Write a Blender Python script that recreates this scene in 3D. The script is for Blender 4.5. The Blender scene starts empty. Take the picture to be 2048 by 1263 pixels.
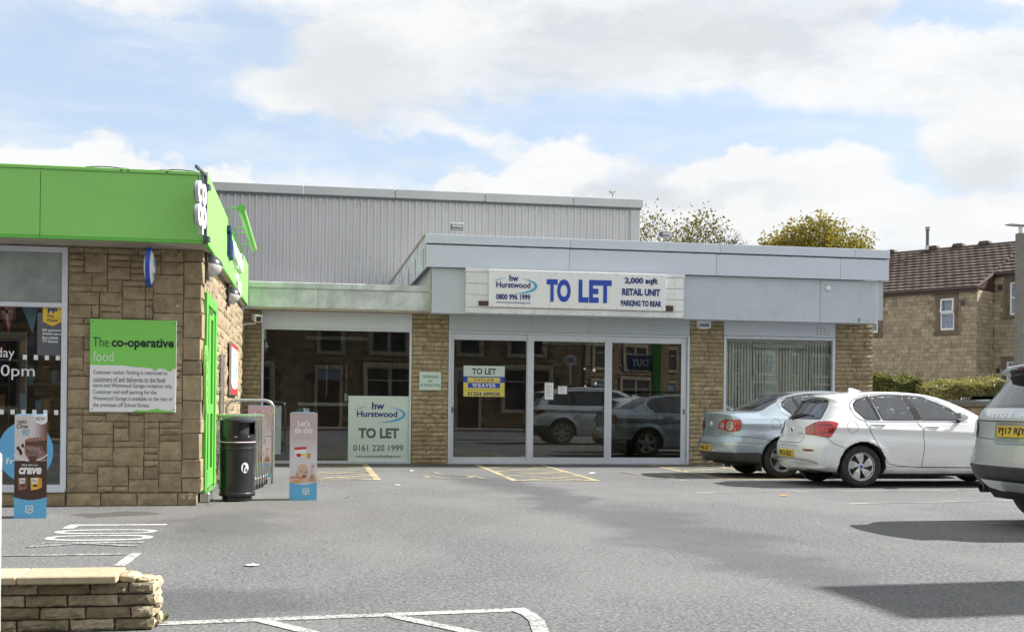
import bpy, bmesh, math, random
import numpy as np
from mathutils import Vector, Matrix, geometry as MG

C = bpy.context.scene.collection
R_ = math.radians
random.seed(7)

# ---------------------------------------------------------------- camera
scn = bpy.context.scene
cam_d = bpy.data.cameras.new('camera')
cam_o = bpy.data.objects.new('camera', cam_d)
C.objects.link(cam_o)
scn.camera = cam_o
FPX = 2390.0
cam_d.sensor_width = 36.0
cam_d.lens = FPX / 2048 * 36.0
cam_d.shift_y = (812.5 - 631.5) / 2048
cam_d.clip_end = 3000
cam_d.clip_start = 0.05
YAW = math.atan(419 / FPX)
cam_o.matrix_world = (Matrix.Translation((0, 0, 1.15)) @ Matrix.Rotation(-YAW, 4, 'Z')
                      @ Matrix.Rotation(R_(90), 4, 'X') @ Matrix.Rotation(R_(0.6), 4, 'Z'))

# ---------------------------------------------------------------- sun, exposure
SUN = Vector((1.10, 0.08, 1.0)).normalized()          # towards the sun
sun_d = bpy.data.lights.new('sun', 'SUN')
sun_d.energy = 3.4
sun_d.angle = R_(0.6)
sun_d.color = (1.0, 0.97, 0.93)
sun_o = bpy.data.objects.new('sun', sun_d)
sun_o.rotation_euler = SUN.to_track_quat('Z', 'Y').to_euler()
sun_o.location = (30, 5, 30)
C.objects.link(sun_o)
scn.view_settings.view_transform = 'Standard'
scn.view_settings.look = 'None'
scn.view_settings.gamma = 1
scn.view_settings.exposure = 1.52
scn.view_settings.use_curve_mapping = False

# ---------------------------------------------------------------- world: sky + clouds
world = bpy.data.worlds.new('World')
scn.world = world
world.use_nodes = True


class NT:
    """tiny node helper"""
    def __init__(s, tree):
        s.t = tree
        s.L = tree.links

    def n(s, typ, **kw):
        nd = s.t.nodes.new(typ)
        for k, v in kw.items():
            setattr(nd, k, v)
        return nd

    def link(s, a, b):
        s.L.new(a, b)

    def _in(s, sock, v):
        if isinstance(v, (int, float)):
            sock.default_value = v
        elif isinstance(v, (tuple, list)):
            sock.default_value = v
        else:
            s.L.new(v, sock)

    def math(s, op, a, b=0.0, c=0.0, clamp=False):
        nd = s.n('ShaderNodeMath', operation=op, use_clamp=clamp)
        s._in(nd.inputs[0], a)
        s._in(nd.inputs[1], b)
        s._in(nd.inputs[2], c)
        return nd.outputs[0]

    def mix(s, f, a, b, blend='MIX'):
        nd = s.n('ShaderNodeMix', data_type='RGBA', blend_type=blend)
        s._in(nd.inputs[0], f)
        for i, v in ((6, a), (7, b)):
            if isinstance(v, tuple) and len(v) == 3:
                v = (*v, 1)
            s._in(nd.inputs[i], v)
        return nd.outputs[2]

    def noise(s, vec, scale, detail=3, rough=0.5, dist=0.0):
        nd = s.n('ShaderNodeTexNoise')
        if vec is not None:
            s.L.new(vec, nd.inputs['Vector'])
        nd.inputs['Scale'].default_value = scale
        nd.inputs['Detail'].default_value = detail
        nd.inputs['Roughness'].default_value = rough
        nd.inputs['Distortion'].default_value = dist
        return nd.outputs['Fac']

    def ss(s, v, a, b, lo=0.0, hi=1.0):
        nd = s.n('ShaderNodeMapRange', interpolation_type='SMOOTHSTEP')
        s._in(nd.inputs[0], v)
        nd.inputs[1].default_value = a
        nd.inputs[2].default_value = b
        nd.inputs[3].default_value = lo
        nd.inputs[4].default_value = hi
        return nd.outputs[0]

    def vec(s, vec, scale=(1, 1, 1), loc=(0, 0, 0), rot=(0, 0, 0)):
        nd = s.n('ShaderNodeMapping')
        s.L.new(vec, nd.inputs[0])
        nd.inputs['Scale'].default_value = scale
        nd.inputs['Location'].default_value = loc
        nd.inputs['Rotation'].default_value = rot
        return nd.outputs[0]


def build_world():
    nt = world.node_tree
    nt.nodes.clear()
    N = NT(nt)
    out = N.n('ShaderNodeOutputWorld')
    sky = N.n('ShaderNodeTexSky', sky_type='NISHITA')
    sky.sun_disc = False
    sky.sun_elevation = math.asin(SUN.z)
    sky.sun_rotation = math.atan2(SUN.x, SUN.y)
    sky.altitude = 100
    sky.air_density = 1.0
    sky.dust_density = 1.2
    tc = N.n('ShaderNodeTexCoord').outputs['Generated']
    sep = N.n('ShaderNodeSeparateXYZ')
    N.link(tc, sep.inputs[0])
    az = N.math('ARCTAN2', sep.outputs[0], sep.outputs[1])       # 0 = +Y, + to the right
    el = N.math('ARCSINE', sep.outputs[2])
    # warp so that the blob edges billow
    comb0 = N.n('ShaderNodeCombineXYZ')
    N.link(az, comb0.inputs[0])
    N.link(el, comb0.inputs[1])
    wn = N.n('ShaderNodeTexNoise')
    N.link(N.vec(comb0.outputs[0], (1, 1.5, 1)), wn.inputs['Vector'])
    wn.inputs['Scale'].default_value = 14
    wn.inputs['Detail'].default_value = 7
    wn.inputs['Roughness'].default_value = 0.6
    sub = N.n('ShaderNodeVectorMath', operation='SUBTRACT')
    N.link(wn.outputs['Color'], sub.inputs[0])
    sub.inputs[1].default_value = (0.5, 0.5, 0.5)
    sc = N.n('ShaderNodeVectorMath', operation='SCALE')
    N.link(sub.outputs[0], sc.inputs[0])
    sc.inputs['Scale'].default_value = 0.075
    add = N.n('ShaderNodeVectorMath', operation='ADD')
    N.link(comb0.outputs[0], add.inputs[0])
    N.link(sc.outputs[0], add.inputs[1])
    P = add.outputs[0]

    def px(x, y):
        a = YAW + math.atan((x - 1024) / FPX)
        e = math.atan((812.5 - y) / math.hypot(FPX, x - 1024))
        return a, e

    def blob(x, y, rx, ry, rot=0.0, soft=0.45):
        a, e = px(x, y)
        m = N.n('ShaderNodeMapping', vector_type='TEXTURE')
        N.link(P, m.inputs[0])
        m.inputs['Location'].default_value = (a, e, 0)
        m.inputs['Rotation'].default_value = (0, 0, R_(rot))
        m.inputs['Scale'].default_value = (rx / FPX, ry / FPX, 1)
        ln = N.n('ShaderNodeVectorMath', operation='LENGTH')
        N.link(m.outputs[0], ln.inputs[0])
        return N.ss(ln.outputs['Value'], 1 + soft, 1 - soft)

    def union(items):
        r = items[0]
        for i in items[1:]:
            r = N.math('MAXIMUM', r, i)
        return r
    # blue openings in the veil
    holes = union([blob(150, 185, 430, 125, -8, .6), blob(400, 265, 470, 80, -6, .5), blob(760, 300, 430, 42, -7),
                   blob(1480, 265, 460, 72, -6), blob(1800, 330, 240, 75, -4), blob(560, 130, 200, 90, -20), blob(330, 110, 300, 60, -5),
                   blob(1900, 25, 130, 32, -10), blob(1130, 250, 300, 40, -10),
                   blob(-900, 350, 500, 200, 0), blob(3200, 500, 600, 160, 0), blob(-2600, 500, 800, 250, 0),
                   blob(5200, 300, 900, 300, 0), blob(1700, -900, 900, 260, 10), blob(-400, -1300, 700, 300, 0)])
    # heaped clouds low in the sky
    heap = union([blob(1110, 345, 135, 72, 0, .18), blob(1010, 390, 170, 60, 0, .18), blob(1480, 370, 180, 66, 0, .18),
                  blob(1655, 365, 110, 78, 0, .18), blob(1560, 430, 330, 70, 0, .2), blob(200, 345, 90, 60, 0, .25),
                  blob(60, 340, 110, 50, 0, .22), blob(250, 360, 140, 60, 0, .22), blob(440, 375, 75, 50, 0, .22), blob(1980, 250, 130, 130, 0, .3),
                  blob(1990, 440, 200, 60, 0, .2), blob(760, 130, 200, 105, 4, .3), blob(900, 440, 500, 40, 0, .25),
                  blob(580, 180, 110, 60, 0, .3)])
    n1 = N.noise(N.vec(tc, (2.2, 2.2, 5)), 2.2, 8, 0.62)
    n2 = N.noise(N.vec(comb0.outputs[0], (1.6, 6.5, 1), rot=(0, 0, R_(7))), 3.0, 9, 0.66)
    streak = N.ss(n2, 0.40, 0.78)
    veil = N.math('MULTIPLY', N.ss(n1, 0.30, 0.62, 0.72, 1.0), N.math('SUBTRACT', 1.0, holes))
    veil = N.math('MAXIMUM', veil, N.math('MULTIPLY', streak, 0.72))
    cover = N.math('MAXIMUM', veil, heap)
    hz = N.ss(el, 0.10, 0.0, 0, 0.6)
    cover = N.math('MAXIMUM', cover, hz)
    # cloud tone: slightly grey undersides, no hard patches
    n3 = N.noise(N.vec(comb0.outputs[0], (1, 2.4, 1)), 8.0, 9, 0.62)
    tone = N.ss(n3, 0.26, 0.58)
    grey = union([blob(700, 160, 170, 80, 0, .6), blob(1300, 80, 420, 60, 6, .7), blob(1220, 400, 300, 22, 0, .9), blob(1980, 330, 90, 50, 0, .7)])
    tone = N.math('SUBTRACT', tone, N.math('MULTIPLY', grey, 0.75), clamp=True)
    tone = N.math('MAXIMUM', tone, N.math('SUBTRACT', N.math('MULTIPLY', heap, 0.85), N.math('MULTIPLY', grey, 0.7)), clamp=True)
    ccol = N.mix(tone, (0.262, 0.273, 0.287), (0.340, 0.343, 0.345))
    skc = N.n('ShaderNodeVectorMath', operation='SCALE')
    N.link(sky.outputs[0], skc.inputs[0])
    skc.inputs['Scale'].default_value = 0.10
    blue = N.mix(0.72, skc.outputs[0], (0.196, 0.232, 0.282))
    col = N.mix(cover, blue, ccol)
    bg = N.n('ShaderNodeBackground')
    N.link(col, bg.inputs['Color'])
    bg.inputs['Strength'].default_value = 1.0
    N.link(bg.outputs[0], out.inputs[0])


build_world()
# ---------------------------------------------------------------- mesh helpers
def mesh_np(name, V, F, mats=(), midx=None, smooth=False, normals=None):
    me = bpy.data.meshes.new(name)
    me.from_pydata([tuple(map(float, v)) for v in V], [], [tuple(map(int, f)) for f in F])
    for m in mats:
        me.materials.append(m)
    if midx is not None:
        me.polygons.foreach_set('material_index', np.asarray(midx, dtype=np.int32))
    if smooth:
        me.polygons.foreach_set('use_smooth', np.ones(len(me.polygons), dtype=bool))
    me.update()
    if normals is not None:
        me.normals_split_custom_set_from_vertices([tuple(map(float, n)) for n in normals])
    return me


def link(name, me, parent=None, loc=None, rot=None, **props):
    o = bpy.data.objects.new(name, me)
    C.objects.link(o)
    if parent is not None:
        o.parent = parent
    if loc is not None:
        o.location = loc
    if rot is not None:
        o.rotation_euler = rot
    for k, v in props.items():
        o[k] = v
    return o


def thing(name, label, cat, loc=(0, 0, 0), rz=0.0, group=None):
    o = bpy.data.objects.new(name, None)
    o.empty_display_size = 0.2
    C.objects.link(o)
    o.location = loc
    o.rotation_euler = (0, 0, rz)
    o['label'] = label
    o['category'] = cat
    if group:
        o['group'] = group
    return o


def copy_thing(src, loc, rz=None, label=None):
    def cp(o, par):
        c = o.copy()
        C.objects.link(c)
        c.parent = par
        for ch in kids.get(o, []):
            cp(ch, c)
        return c
    kids = {}
    for o in bpy.data.objects:
        if o.parent:
            kids.setdefault(o.parent, []).append(o)
    r = cp(src, None)
    r.location = loc
    if rz is not None:
        r.rotation_euler = (0, 0, rz)
    if label:
        r['label'] = label
    return r


class MB:
    def __init__(s):
        s.V = []
        s.F = []
        s.M = []
        s.m = 0

    def add(s, V, F):
        b = len(s.V)
        s.V += [tuple(v) for v in V]
        s.F += [tuple(b + i for i in f) for f in F]
        s.M += [s.m] * len(F)
        return s

    def box(s, x0, x1, y0, y1, z0, z1):
        V = [(x0, y0, z0), (x1, y0, z0), (x1, y1, z0), (x0, y1, z0), (x0, y0, z1), (x1, y0, z1), (x1, y1, z1), (x0, y1, z1)]
        return s.add(V, [(0, 3, 2, 1), (4, 5, 6, 7), (0, 1, 5, 4), (1, 2, 6, 5), (2, 3, 7, 6), (3, 0, 4, 7)])

    def bbox(s, x0, x1, y0, y1, z0, z1, b=0.01):
        """box with chamfered edges along all twelve edges"""
        X = (x0, x1)
        Y = (y0, y1)
        Z = (z0, z1)
        pts = []
        idx = {}
        for i in (0, 1):
            for j in (0, 1):
                for k in (0, 1):
                    sx = b if i == 0 else -b
                    sy = b if j == 0 else -b
                    sz = b if k == 0 else -b
                    for a, p in enumerate(((X[i], Y[j] + sy, Z[k] + sz), (X[i] + sx, Y[j], Z[k] + sz), (X[i] + sx, Y[j] + sy, Z[k]))):
                        idx[(i, j, k, a)] = len(pts)
                        pts.append(p)
        F = []
        for a in range(3):
            for e in (0, 1):
                def key(u, v):
                    t = [0, 0, 0]
                    t[a] = e
                    o = [q for q in range(3) if q != a]
                    t[o[0]] = u
                    t[o[1]] = v
                    return idx[(*t, a)]
                F.append((key(0, 0), key(1, 0), key(1, 1), key(0, 1)))
        for a in range(3):                      # edges running along axis a
            o = [q for q in range(3) if q != a]
            for u in (0, 1):
                for v in (0, 1):
                    def k2(e, ax):
                        t = [0, 0, 0]
                        t[a] = e
                        t[o[0]] = u
                        t[o[1]] = v
                        return idx[(*t, ax)]
                    F.append((k2(0, o[0]), k2(1, o[0]), k2(1, o[1]), k2(0, o[1])))
        for i in (0, 1):
            for j in (0, 1):
                for k in (0, 1):
                    F.append((idx[(i, j, k, 0)], idx[(i, j, k, 1)], idx[(i, j, k, 2)]))
        return s.add(pts, F)

    def tube(s, pts, r, n=10, cap=True):
        pts = [Vector(p) for p in pts]
        rr = r if isinstance(r, (list, tuple)) else [r] * len(pts)
        V = []
        F = []
        up = None
        for i, p in enumerate(pts):
            a = pts[max(0, i - 1)]
            b = pts[min(len(pts) - 1, i + 1)]
            t = (b - a).normalized()
            if up is None:
                up = Vector((0, 0, 1)) if abs(t.z) < 0.9 else Vector((1, 0, 0))
            u = (up - t * up.dot(t)).normalized()
            up = u
            w = t.cross(u)
            for k in range(n):
                q = 2 * math.pi * k / n
                V.append(p + (u * math.cos(q) + w * math.sin(q)) * rr[i])
        for i in range(len(pts) - 1):
            for k in range(n):
                k2 = (k + 1) % n
                F.append((i * n + k, i * n + k2, (i + 1) * n + k2, (i + 1) * n + k))
        if cap:
            F.append(tuple(range(n - 1, -1, -1)))
            F.append(tuple((len(pts) - 1) * n + k for k in range(n)))
        return s.add(V, F)

    def lathe(s, prof, c=(0, 0, 0), n=32, axis='z', cap=True):
        """prof: list of (r, h)"""
        V = []
        F = []
        for r, h in prof:
            for k in range(n):
                q = 2 * math.pi * k / n
                a, b = r * math.cos(q), r * math.sin(q)
                if axis == 'z':
                    V.append((c[0] + a, c[1] + b, c[2] + h))
                elif axis == 'y':
                    V.append((c[0] + a, c[1] + h, c[2] + b))
                else:
                    V.append((c[0] + h, c[1] + a, c[2] + b))
        m = len(prof)
        for i in range(m - 1):
            for k in range(n):
                k2 = (k + 1) % n
                F.append((i * n + k, i * n + k2, (i + 1) * n + k2, (i + 1) * n + k))
        if cap:
            F.append(tuple(range(n - 1, -1, -1)))
            F.append(tuple((m - 1) * n + k for k in range(n)))
        return s.add(V, F)

    def prism(s, poly, a0, a1, axis='y'):
        """poly of (u,v); axis y: (u, a, v); axis x: (a, u, v); axis z: (u, v, a)"""
        n = len(poly)
        def f(u, v, a):
            return (u, a, v) if axis == 'y' else ((a, u, v) if axis == 'x' else (u, v, a))
        V = [f(u, v, a0) for u, v in poly] + [f(u, v, a1) for u, v in poly]
        F = [tuple(range(n)), tuple(range(2 * n - 1, n - 1, -1))]
        for i in range(n):
            j = (i + 1) % n
            F.append((i, i + n, j + n, j))
        return s.add(V, F)

    def quad(s, a, b, c, d):
        return s.add([a, b, c, d], [(0, 1, 2, 3)])

    def mesh(s, name, mats, smooth=False, fix=True):
        if not isinstance(mats, (list, tuple)):
            mats = [mats]
        me = mesh_np(name, s.V, s.F, mats, s.M, smooth)
        if fix:
            bm = bmesh.new()
            bm.from_mesh(me)
            bmesh.ops.recalc_face_normals(bm, faces=bm.faces)
            bm.to_mesh(me)
            bm.free()
        return me

    def obj(s, name, mats, parent=None, smooth=False, **kw):
        me = s.mesh(name, mats, smooth)
        if smooth:
            try:
                me.set_sharp_from_angle(angle=R_(38))
            except Exception:
                pass
        return link(name, me, parent, **kw)


# ---------------------------------------------------------------- materials
def bsdf(name):
    m = bpy.data.materials.new(name)
    m.use_nodes = True
    nt = m.node_tree
    return m, NT(nt), nt.nodes['Principled BSDF']


def plain(name, col, rough=0.5, metal=0.0, var=0.06, scale=6.0, bump=0.0, bscale=60, coat=0.0, spec=0.5, dirt=0.0):
    m, N, B = bsdf(name)
    tc = N.n('ShaderNodeTexCoord').outputs['Object']
    n = N.noise(tc, scale, 5, 0.6)
    lo = tuple(max(0, c * (1 - var * 2)) for c in col)
    hi = tuple(min(1, c * (1 + var)) for c in col)
    c = N.mix(N.ss(n, 0.3, 0.7), lo, hi)
    if dirt:
        d = N.noise(N.vec(tc, (3, 3, 0.7)), 2.2, 7, 0.7)
        c = N.mix(N.ss(d, 0.52, 0.78, 0, dirt), c, tuple(x * 0.35 for x in col))
    N.link(c, B.inputs['Base Color'])
    B.inputs['Roughness'].default_value = rough
    B.inputs['Metallic'].default_value = metal
    B.inputs['Coat Weight'].default_value = coat
    B.inputs['Coat Roughness'].default_value = 0.04
    B.inputs['Specular IOR Level'].default_value = spec
    if bump:
        b = N.n('ShaderNodeBump')
        b.inputs['Strength'].default_value = bump
        b.inputs['Distance'].default_value = 0.01
        N.link(N.noise(tc, bscale, 4, 0.6), b.inputs['Height'])
        N.link(b.outputs[0], B.inputs['Normal'])
    return m


def stone(name, cols, dark=0.5, scale=14, bump=0.8, moss=0.0, spread=1.0):
    """stone that differs from piece to piece"""
    m, N, B = bsdf(name)
    tc = N.n('ShaderNodeTexCoord').outputs['Object']
    oi = N.n('ShaderNodeObjectInfo')
    ramp = N.n('ShaderNodeValToRGB')
    ramp.color_ramp.interpolation = 'LINEAR'
    e = ramp.color_ramp.elements
    e[0].position = 0
    e[0].color = (*cols[0], 1)
    e[1].position = 1
    e[1].color = (*cols[-1], 1)
    for i, c in enumerate(cols[1:-1]):
        x = e.new((i + 1) / (len(cols) - 1))
        x.color = (*c, 1)
    g = N.n('ShaderNodeNewGeometry')
    rnd = N.math('FRACT', N.math('ADD', oi.outputs['Random'], N.math('MULTIPLY', g.outputs['Random Per Island'], 1.0)))
    N.link(rnd, ramp.inputs[0])
    wp = N.n('ShaderNodeVectorMath', operation='ADD')
    N.link(g.outputs['Position'], wp.inputs[0])
    wp.inputs[1].default_value = (0, 0, 0)
    n1 = N.noise(wp.outputs[0], scale, 7, 0.65)
    c = N.mix(N.ss(n1, 0.3, 0.72, 0.0, 0.85), ramp.outputs[0], (0, 0, 0), 'MIX')
    c = N.mix(N.ss(n1, 0.35, 0.7, 0.0, dark), ramp.outputs[0], tuple(x * 0.35 for x in cols[0]))
    n2 = N.noise(wp.outputs[0], scale * 6, 4, 0.7)
    c = N.mix(N.ss(n2, 0.35, 0.75, 0, 0.35), c, tuple(min(1, x * 1.5) for x in cols[-1]))
    if moss:
        n3 = N.noise(wp.outputs[0], 3.1, 6, 0.7)
        c = N.mix(N.ss(n3, 0.52, 0.7, 0, moss), c, (0.07, 0.08, 0.03))
    N.link(c, B.inputs['Base Color'])
    B.inputs['Roughness'].default_value = 0.92
    B.inputs['Specular IOR Level'].default_value = 0.2
    b = N.n('ShaderNodeBump')
    b.inputs['Strength'].default_value = bump
    b.inputs['Distance'].default_value = 0.012
    N.link(N.noise(wp.outputs[0], scale * 2.2, 8, 0.7), b.inputs['Height'])
    N.link(b.outputs[0], B.inputs['Normal'])
    return m


def flat(name, col, rough=0.55):
    m, N, B = bsdf(name)
    B.inputs['Base Color'].default_value = (*col, 1)
    B.inputs['Roughness'].default_value = rough
    return m


def glassmat(name, tint=(0.55, 0.6, 0.6), refl=0.10, rough=0.0):
    m = bpy.data.materials.new(name)
    m.use_nodes = True
    nt = m.node_tree
    nt.nodes.clear()
    N = NT(nt)
    out = N.n('ShaderNodeOutputMaterial')
    t = N.n('ShaderNodeBsdfTransparent')
    t.inputs[0].default_value = (*tint, 1)
    g = N.n('ShaderNodeBsdfGlossy')
    g.inputs['Roughness'].default_value = rough
    g.inputs['Color'].default_value = (0.95, 0.97, 1, 1)
    lw = N.n('ShaderNodeFresnel')
    lw.inputs['IOR'].default_value = 1.5
    tc = N.n('ShaderNodeTexCoord').outputs['Object']
    f = N.math('ADD', N.math('MULTIPLY', lw.outputs[0], 1.0), refl, clamp=True)
    mx = N.n('ShaderNodeMixShader')
    N.link(f, mx.inputs[0])
    N.link(t.outputs[0], mx.inputs[1])
    N.link(g.outputs[0], mx.inputs[2])
    if rough == 0.0:
        b = N.n('ShaderNodeBump')
        b.inputs['Strength'].default_value = 0.02
        b.inputs['Distance'].default_value = 0.02
        N.link(N.noise(tc, 1.3, 1, 0.4), b.inputs['Height'])
        N.link(b.outputs[0], g.inputs['Normal'])
    N.link(mx.outputs[0], out.inputs[0])
    return m


M = {}
M['fascia'] = plain('grey_fascia', (0.60, 0.65, 0.73), 0.42, 0.10, 0.02, 1.2, 0.05, 90)
M['fascia_low'] = plain('grey_fascia_low', (0.50, 0.555, 0.60), 0.45, 0.08, 0.03, 1.4, 0.05, 90, dirt=0.13)
M['fascia_old'] = plain('weathered_fascia', (0.55, 0.59, 0.60), 0.6, 0.0, 0.16, 2.0, 0.1, 40, dirt=0.35)
M['alu'] = plain('aluminium', (0.62, 0.66, 0.73), 0.35, 0.25, 0.03, 4)
M['alu_white'] = plain('white_frame', (0.66, 0.68, 0.74), 0.35, 0.05, 0.03, 4)
M['darkgap'] = flat('dark_gap', (0.02, 0.02, 0.022), 0.7)
M['board'] = plain('white_old_board', (0.74, 0.75, 0.75), 0.6, 0, 0.07, 3, 0.1, 30, dirt=0.30)
M['soffit'] = plain('soffit', (0.42, 0.37, 0.30), 0.8, 0, 0.12, 3, 0.1, 30, dirt=0.3)
M['green'] = plain('bright_green', (0.25, 0.62, 0.14), 0.42, 0, 0.03, 1.0, 0.03, 80)
M['green2'] = plain('bright_green_door', (0.13, 0.50, 0.07), 0.4, 0, 0.04, 2)
M['brick'] = stone('split_stone', [(0.32, 0.255, 0.15), (0.42, 0.34, 0.215), (0.27, 0.215, 0.13), (0.47, 0.39, 0.255), (0.37, 0.30, 0.185)], 0.65, 10, 0.8)
M['rubble'] = stone('rubble_stone', [(0.27, 0.21, 0.135), (0.37, 0.29, 0.185), (0.32, 0.25, 0.155), (0.41, 0.325, 0.20), (0.29, 0.235, 0.16)], 0.55, 7, 1.0, 0.15)
M['rubble_side'] = stone('rubble_stone_pale', [(0.27, 0.215, 0.14), (0.36, 0.29, 0.19), (0.31, 0.245, 0.16)], 0.45, 7, 0.7)
M['wallstone'] = stone('garden_wall_stone', [(0.22, 0.18, 0.11), (0.62, 0.54, 0.39), (0.26, 0.20, 0.11), (0.56, 0.48, 0.34), (0.18, 0.15, 0.10)], 0.55, 22, 1.0, 0.45)
M['coping'] = stone('coping_stone', [(0.40, 0.335, 0.22), (0.46, 0.39, 0.27)], 0.35, 20, 0.4, 0.1)
M['mortar'] = plain('mortar', (0.26, 0.215, 0.155), 0.95, 0, 0.15, 20, 0.4, 120)
M['mortar_side'] = plain('mortar_side', (0.24, 0.20, 0.15), 0.95, 0, 0.15, 20, 0.4, 120)
M['block'] = stone('reconstituted_block', [(0.33, 0.275, 0.185), (0.43, 0.365, 0.255), (0.27, 0.23, 0.16), (0.48, 0.41, 0.29), (0.38, 0.32, 0.22)], 0.5, 4, 0.5)
M['cladding'] = plain('grey_cladding', (0.52, 0.52, 0.53), 0.45, 0.15, 0.03, 0.5, dirt=0.12)
M['flashing'] = plain('grey_flashing', (0.45, 0.47, 0.47), 0.45, 0.1, 0.04, 0.8, dirt=0.15)
M['tile'] = stone('roof_tile', [(0.10, 0.080, 0.068), (0.14, 0.112, 0.095), (0.12, 0.093, 0.078)], 0.5, 3, 0.5, 0.3)
M['brown'] = plain('brown_plastic', (0.065, 0.04, 0.035), 0.45, 0, 0.1)
M['surround'] = plain('window_surround', (0.17, 0.13, 0.09), 0.9, 0, 0.15, 3, 0.3, 30)
M['upvc'] = plain('white_upvc', (0.78, 0.79, 0.80), 0.35, 0, 0.02)
M['white'] = plain('white_paint', (0.76, 0.77, 0.78), 0.5, 0, 0.04, 3)
M['steel'] = plain('steel', (0.55, 0.55, 0.53), 0.25, 0.9, 0.06)
M['chrome'] = plain('chrome', (0.75, 0.75, 0.76), 0.12, 1.0, 0.02)
M['darksteel'] = plain('dark_steel', (0.13, 0.14, 0.15), 0.4, 0.6)
M['black'] = plain('black_plastic', (0.018, 0.018, 0.02), 0.32, 0, 0.2, 3, coat=0.25)
M['rubber'] = plain('rubber', (0.022, 0.022, 0.023), 0.75, 0, 0.2, 30, 0.3, 200)
M['concrete'] = plain('concrete', (0.24, 0.22, 0.20), 0.9, 0, 0.14, 30, 0.5, 160)
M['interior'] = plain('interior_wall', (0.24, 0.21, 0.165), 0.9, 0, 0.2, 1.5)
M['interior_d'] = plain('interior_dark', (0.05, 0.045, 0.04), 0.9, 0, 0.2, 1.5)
M['shopglass'] = glassmat('shop_glass', (0.92, 0.94, 0.92), 0.035)
M['frost'] = plain('frosted_film', (0.30, 0.34, 0.32), 0.25, 0, 0.12, 3)
M['carglass'] = glassmat('car_glass', (0.38, 0.43, 0.44), 0.15)
M['carglass_dark'] = glassmat('car_glass_dark', (0.05, 0.055, 0.06), 0.12)
M['blind'] = plain('blind_fabric', (0.78, 0.84, 0.81), 0.85, 0, 0.05)
M['tubelight'] = plain('unlit_tube', (0.78, 0.84, 0.80), 0.35, 0, 0.02)
M['printw'] = flat('print_white', (0.78, 0.79, 0.79))
M['printk'] = flat('print_black', (0.02, 0.022, 0.028))
M['printgrey'] = flat('print_grey', (0.10, 0.11, 0.12))
M['printblue'] = flat('print_royal_blue', (0.018, 0.065, 0.42))
M['printnavy'] = flat('print_navy', (0.02, 0.04, 0.19))
M['printcyan'] = flat('print_cyan', (0.06, 0.36, 0.62))
M['printyel'] = flat('print_yellow', (0.66, 0.56, 0.10))
M['printgold'] = flat('print_gold', (0.72, 0.47, 0.05))
M['printsky'] = flat('print_sky_blue', (0.13, 0.44, 0.72))
M['printbrown'] = flat('print_brown', (0.065, 0.03, 0.022))
M['printpale'] = flat('print_pale_green', (0.56, 0.66, 0.62))
M['printgreen'] = flat('print_green', (0.215, 0.62, 0.105))
M['printdkgreen'] = flat('print_dark_green', (0.10, 0.30, 0.20))
M['printred'] = flat('print_red', (0.55, 0.03, 0.03))
M['printpink'] = flat('print_pink', (0.62, 0.50, 0.53))
M['printskin'] = flat('print_skin', (0.66, 0.43, 0.35))
M['printskin2'] = flat('print_skin_shade', (0.50, 0.27, 0.20))
M['printorange'] = flat('print_orange', (0.66, 0.30, 0.04))
M['printchoc'] = flat('print_chocolate', (0.10, 0.045, 0.03))
M['printchoc2'] = flat('print_chocolate_light', (0.28, 0.13, 0.09))
M['plate'] = flat('plate_yellow', (0.74, 0.50, 0.03), 0.35)


# ---------------------------------------------------------------- lettering and print
_tcache = {}


def text_raw(s, bold=0.0, shear=0.0, space=1.0):
    key = (s, bold, shear, space)
    if key in _tcache:
        return _tcache[key]
    cu = bpy.data.curves.new('t', 'FONT')
    cu.body = s
    cu.offset = bold
    cu.shear = shear
    cu.space_character = space
    cu.resolution_u = 3
    cu.fill_mode = 'FRONT'
    cu.align_x = 'CENTER'
    o = bpy.data.objects.new('t', cu)
    me = bpy.data.meshes.new_from_object(o)
    V = np.array([v.co[:2] for v in me.vertices])
    F = [tuple(p.vertices) for p in me.polygons]
    bpy.data.objects.remove(o)
    bpy.data.meshes.remove(me)
    mn, mx = V.min(0), V.max(0)
    _tcache[key] = ((V - mn) / (mx - mn), F, (mx - mn))
    return _tcache[key]


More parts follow.
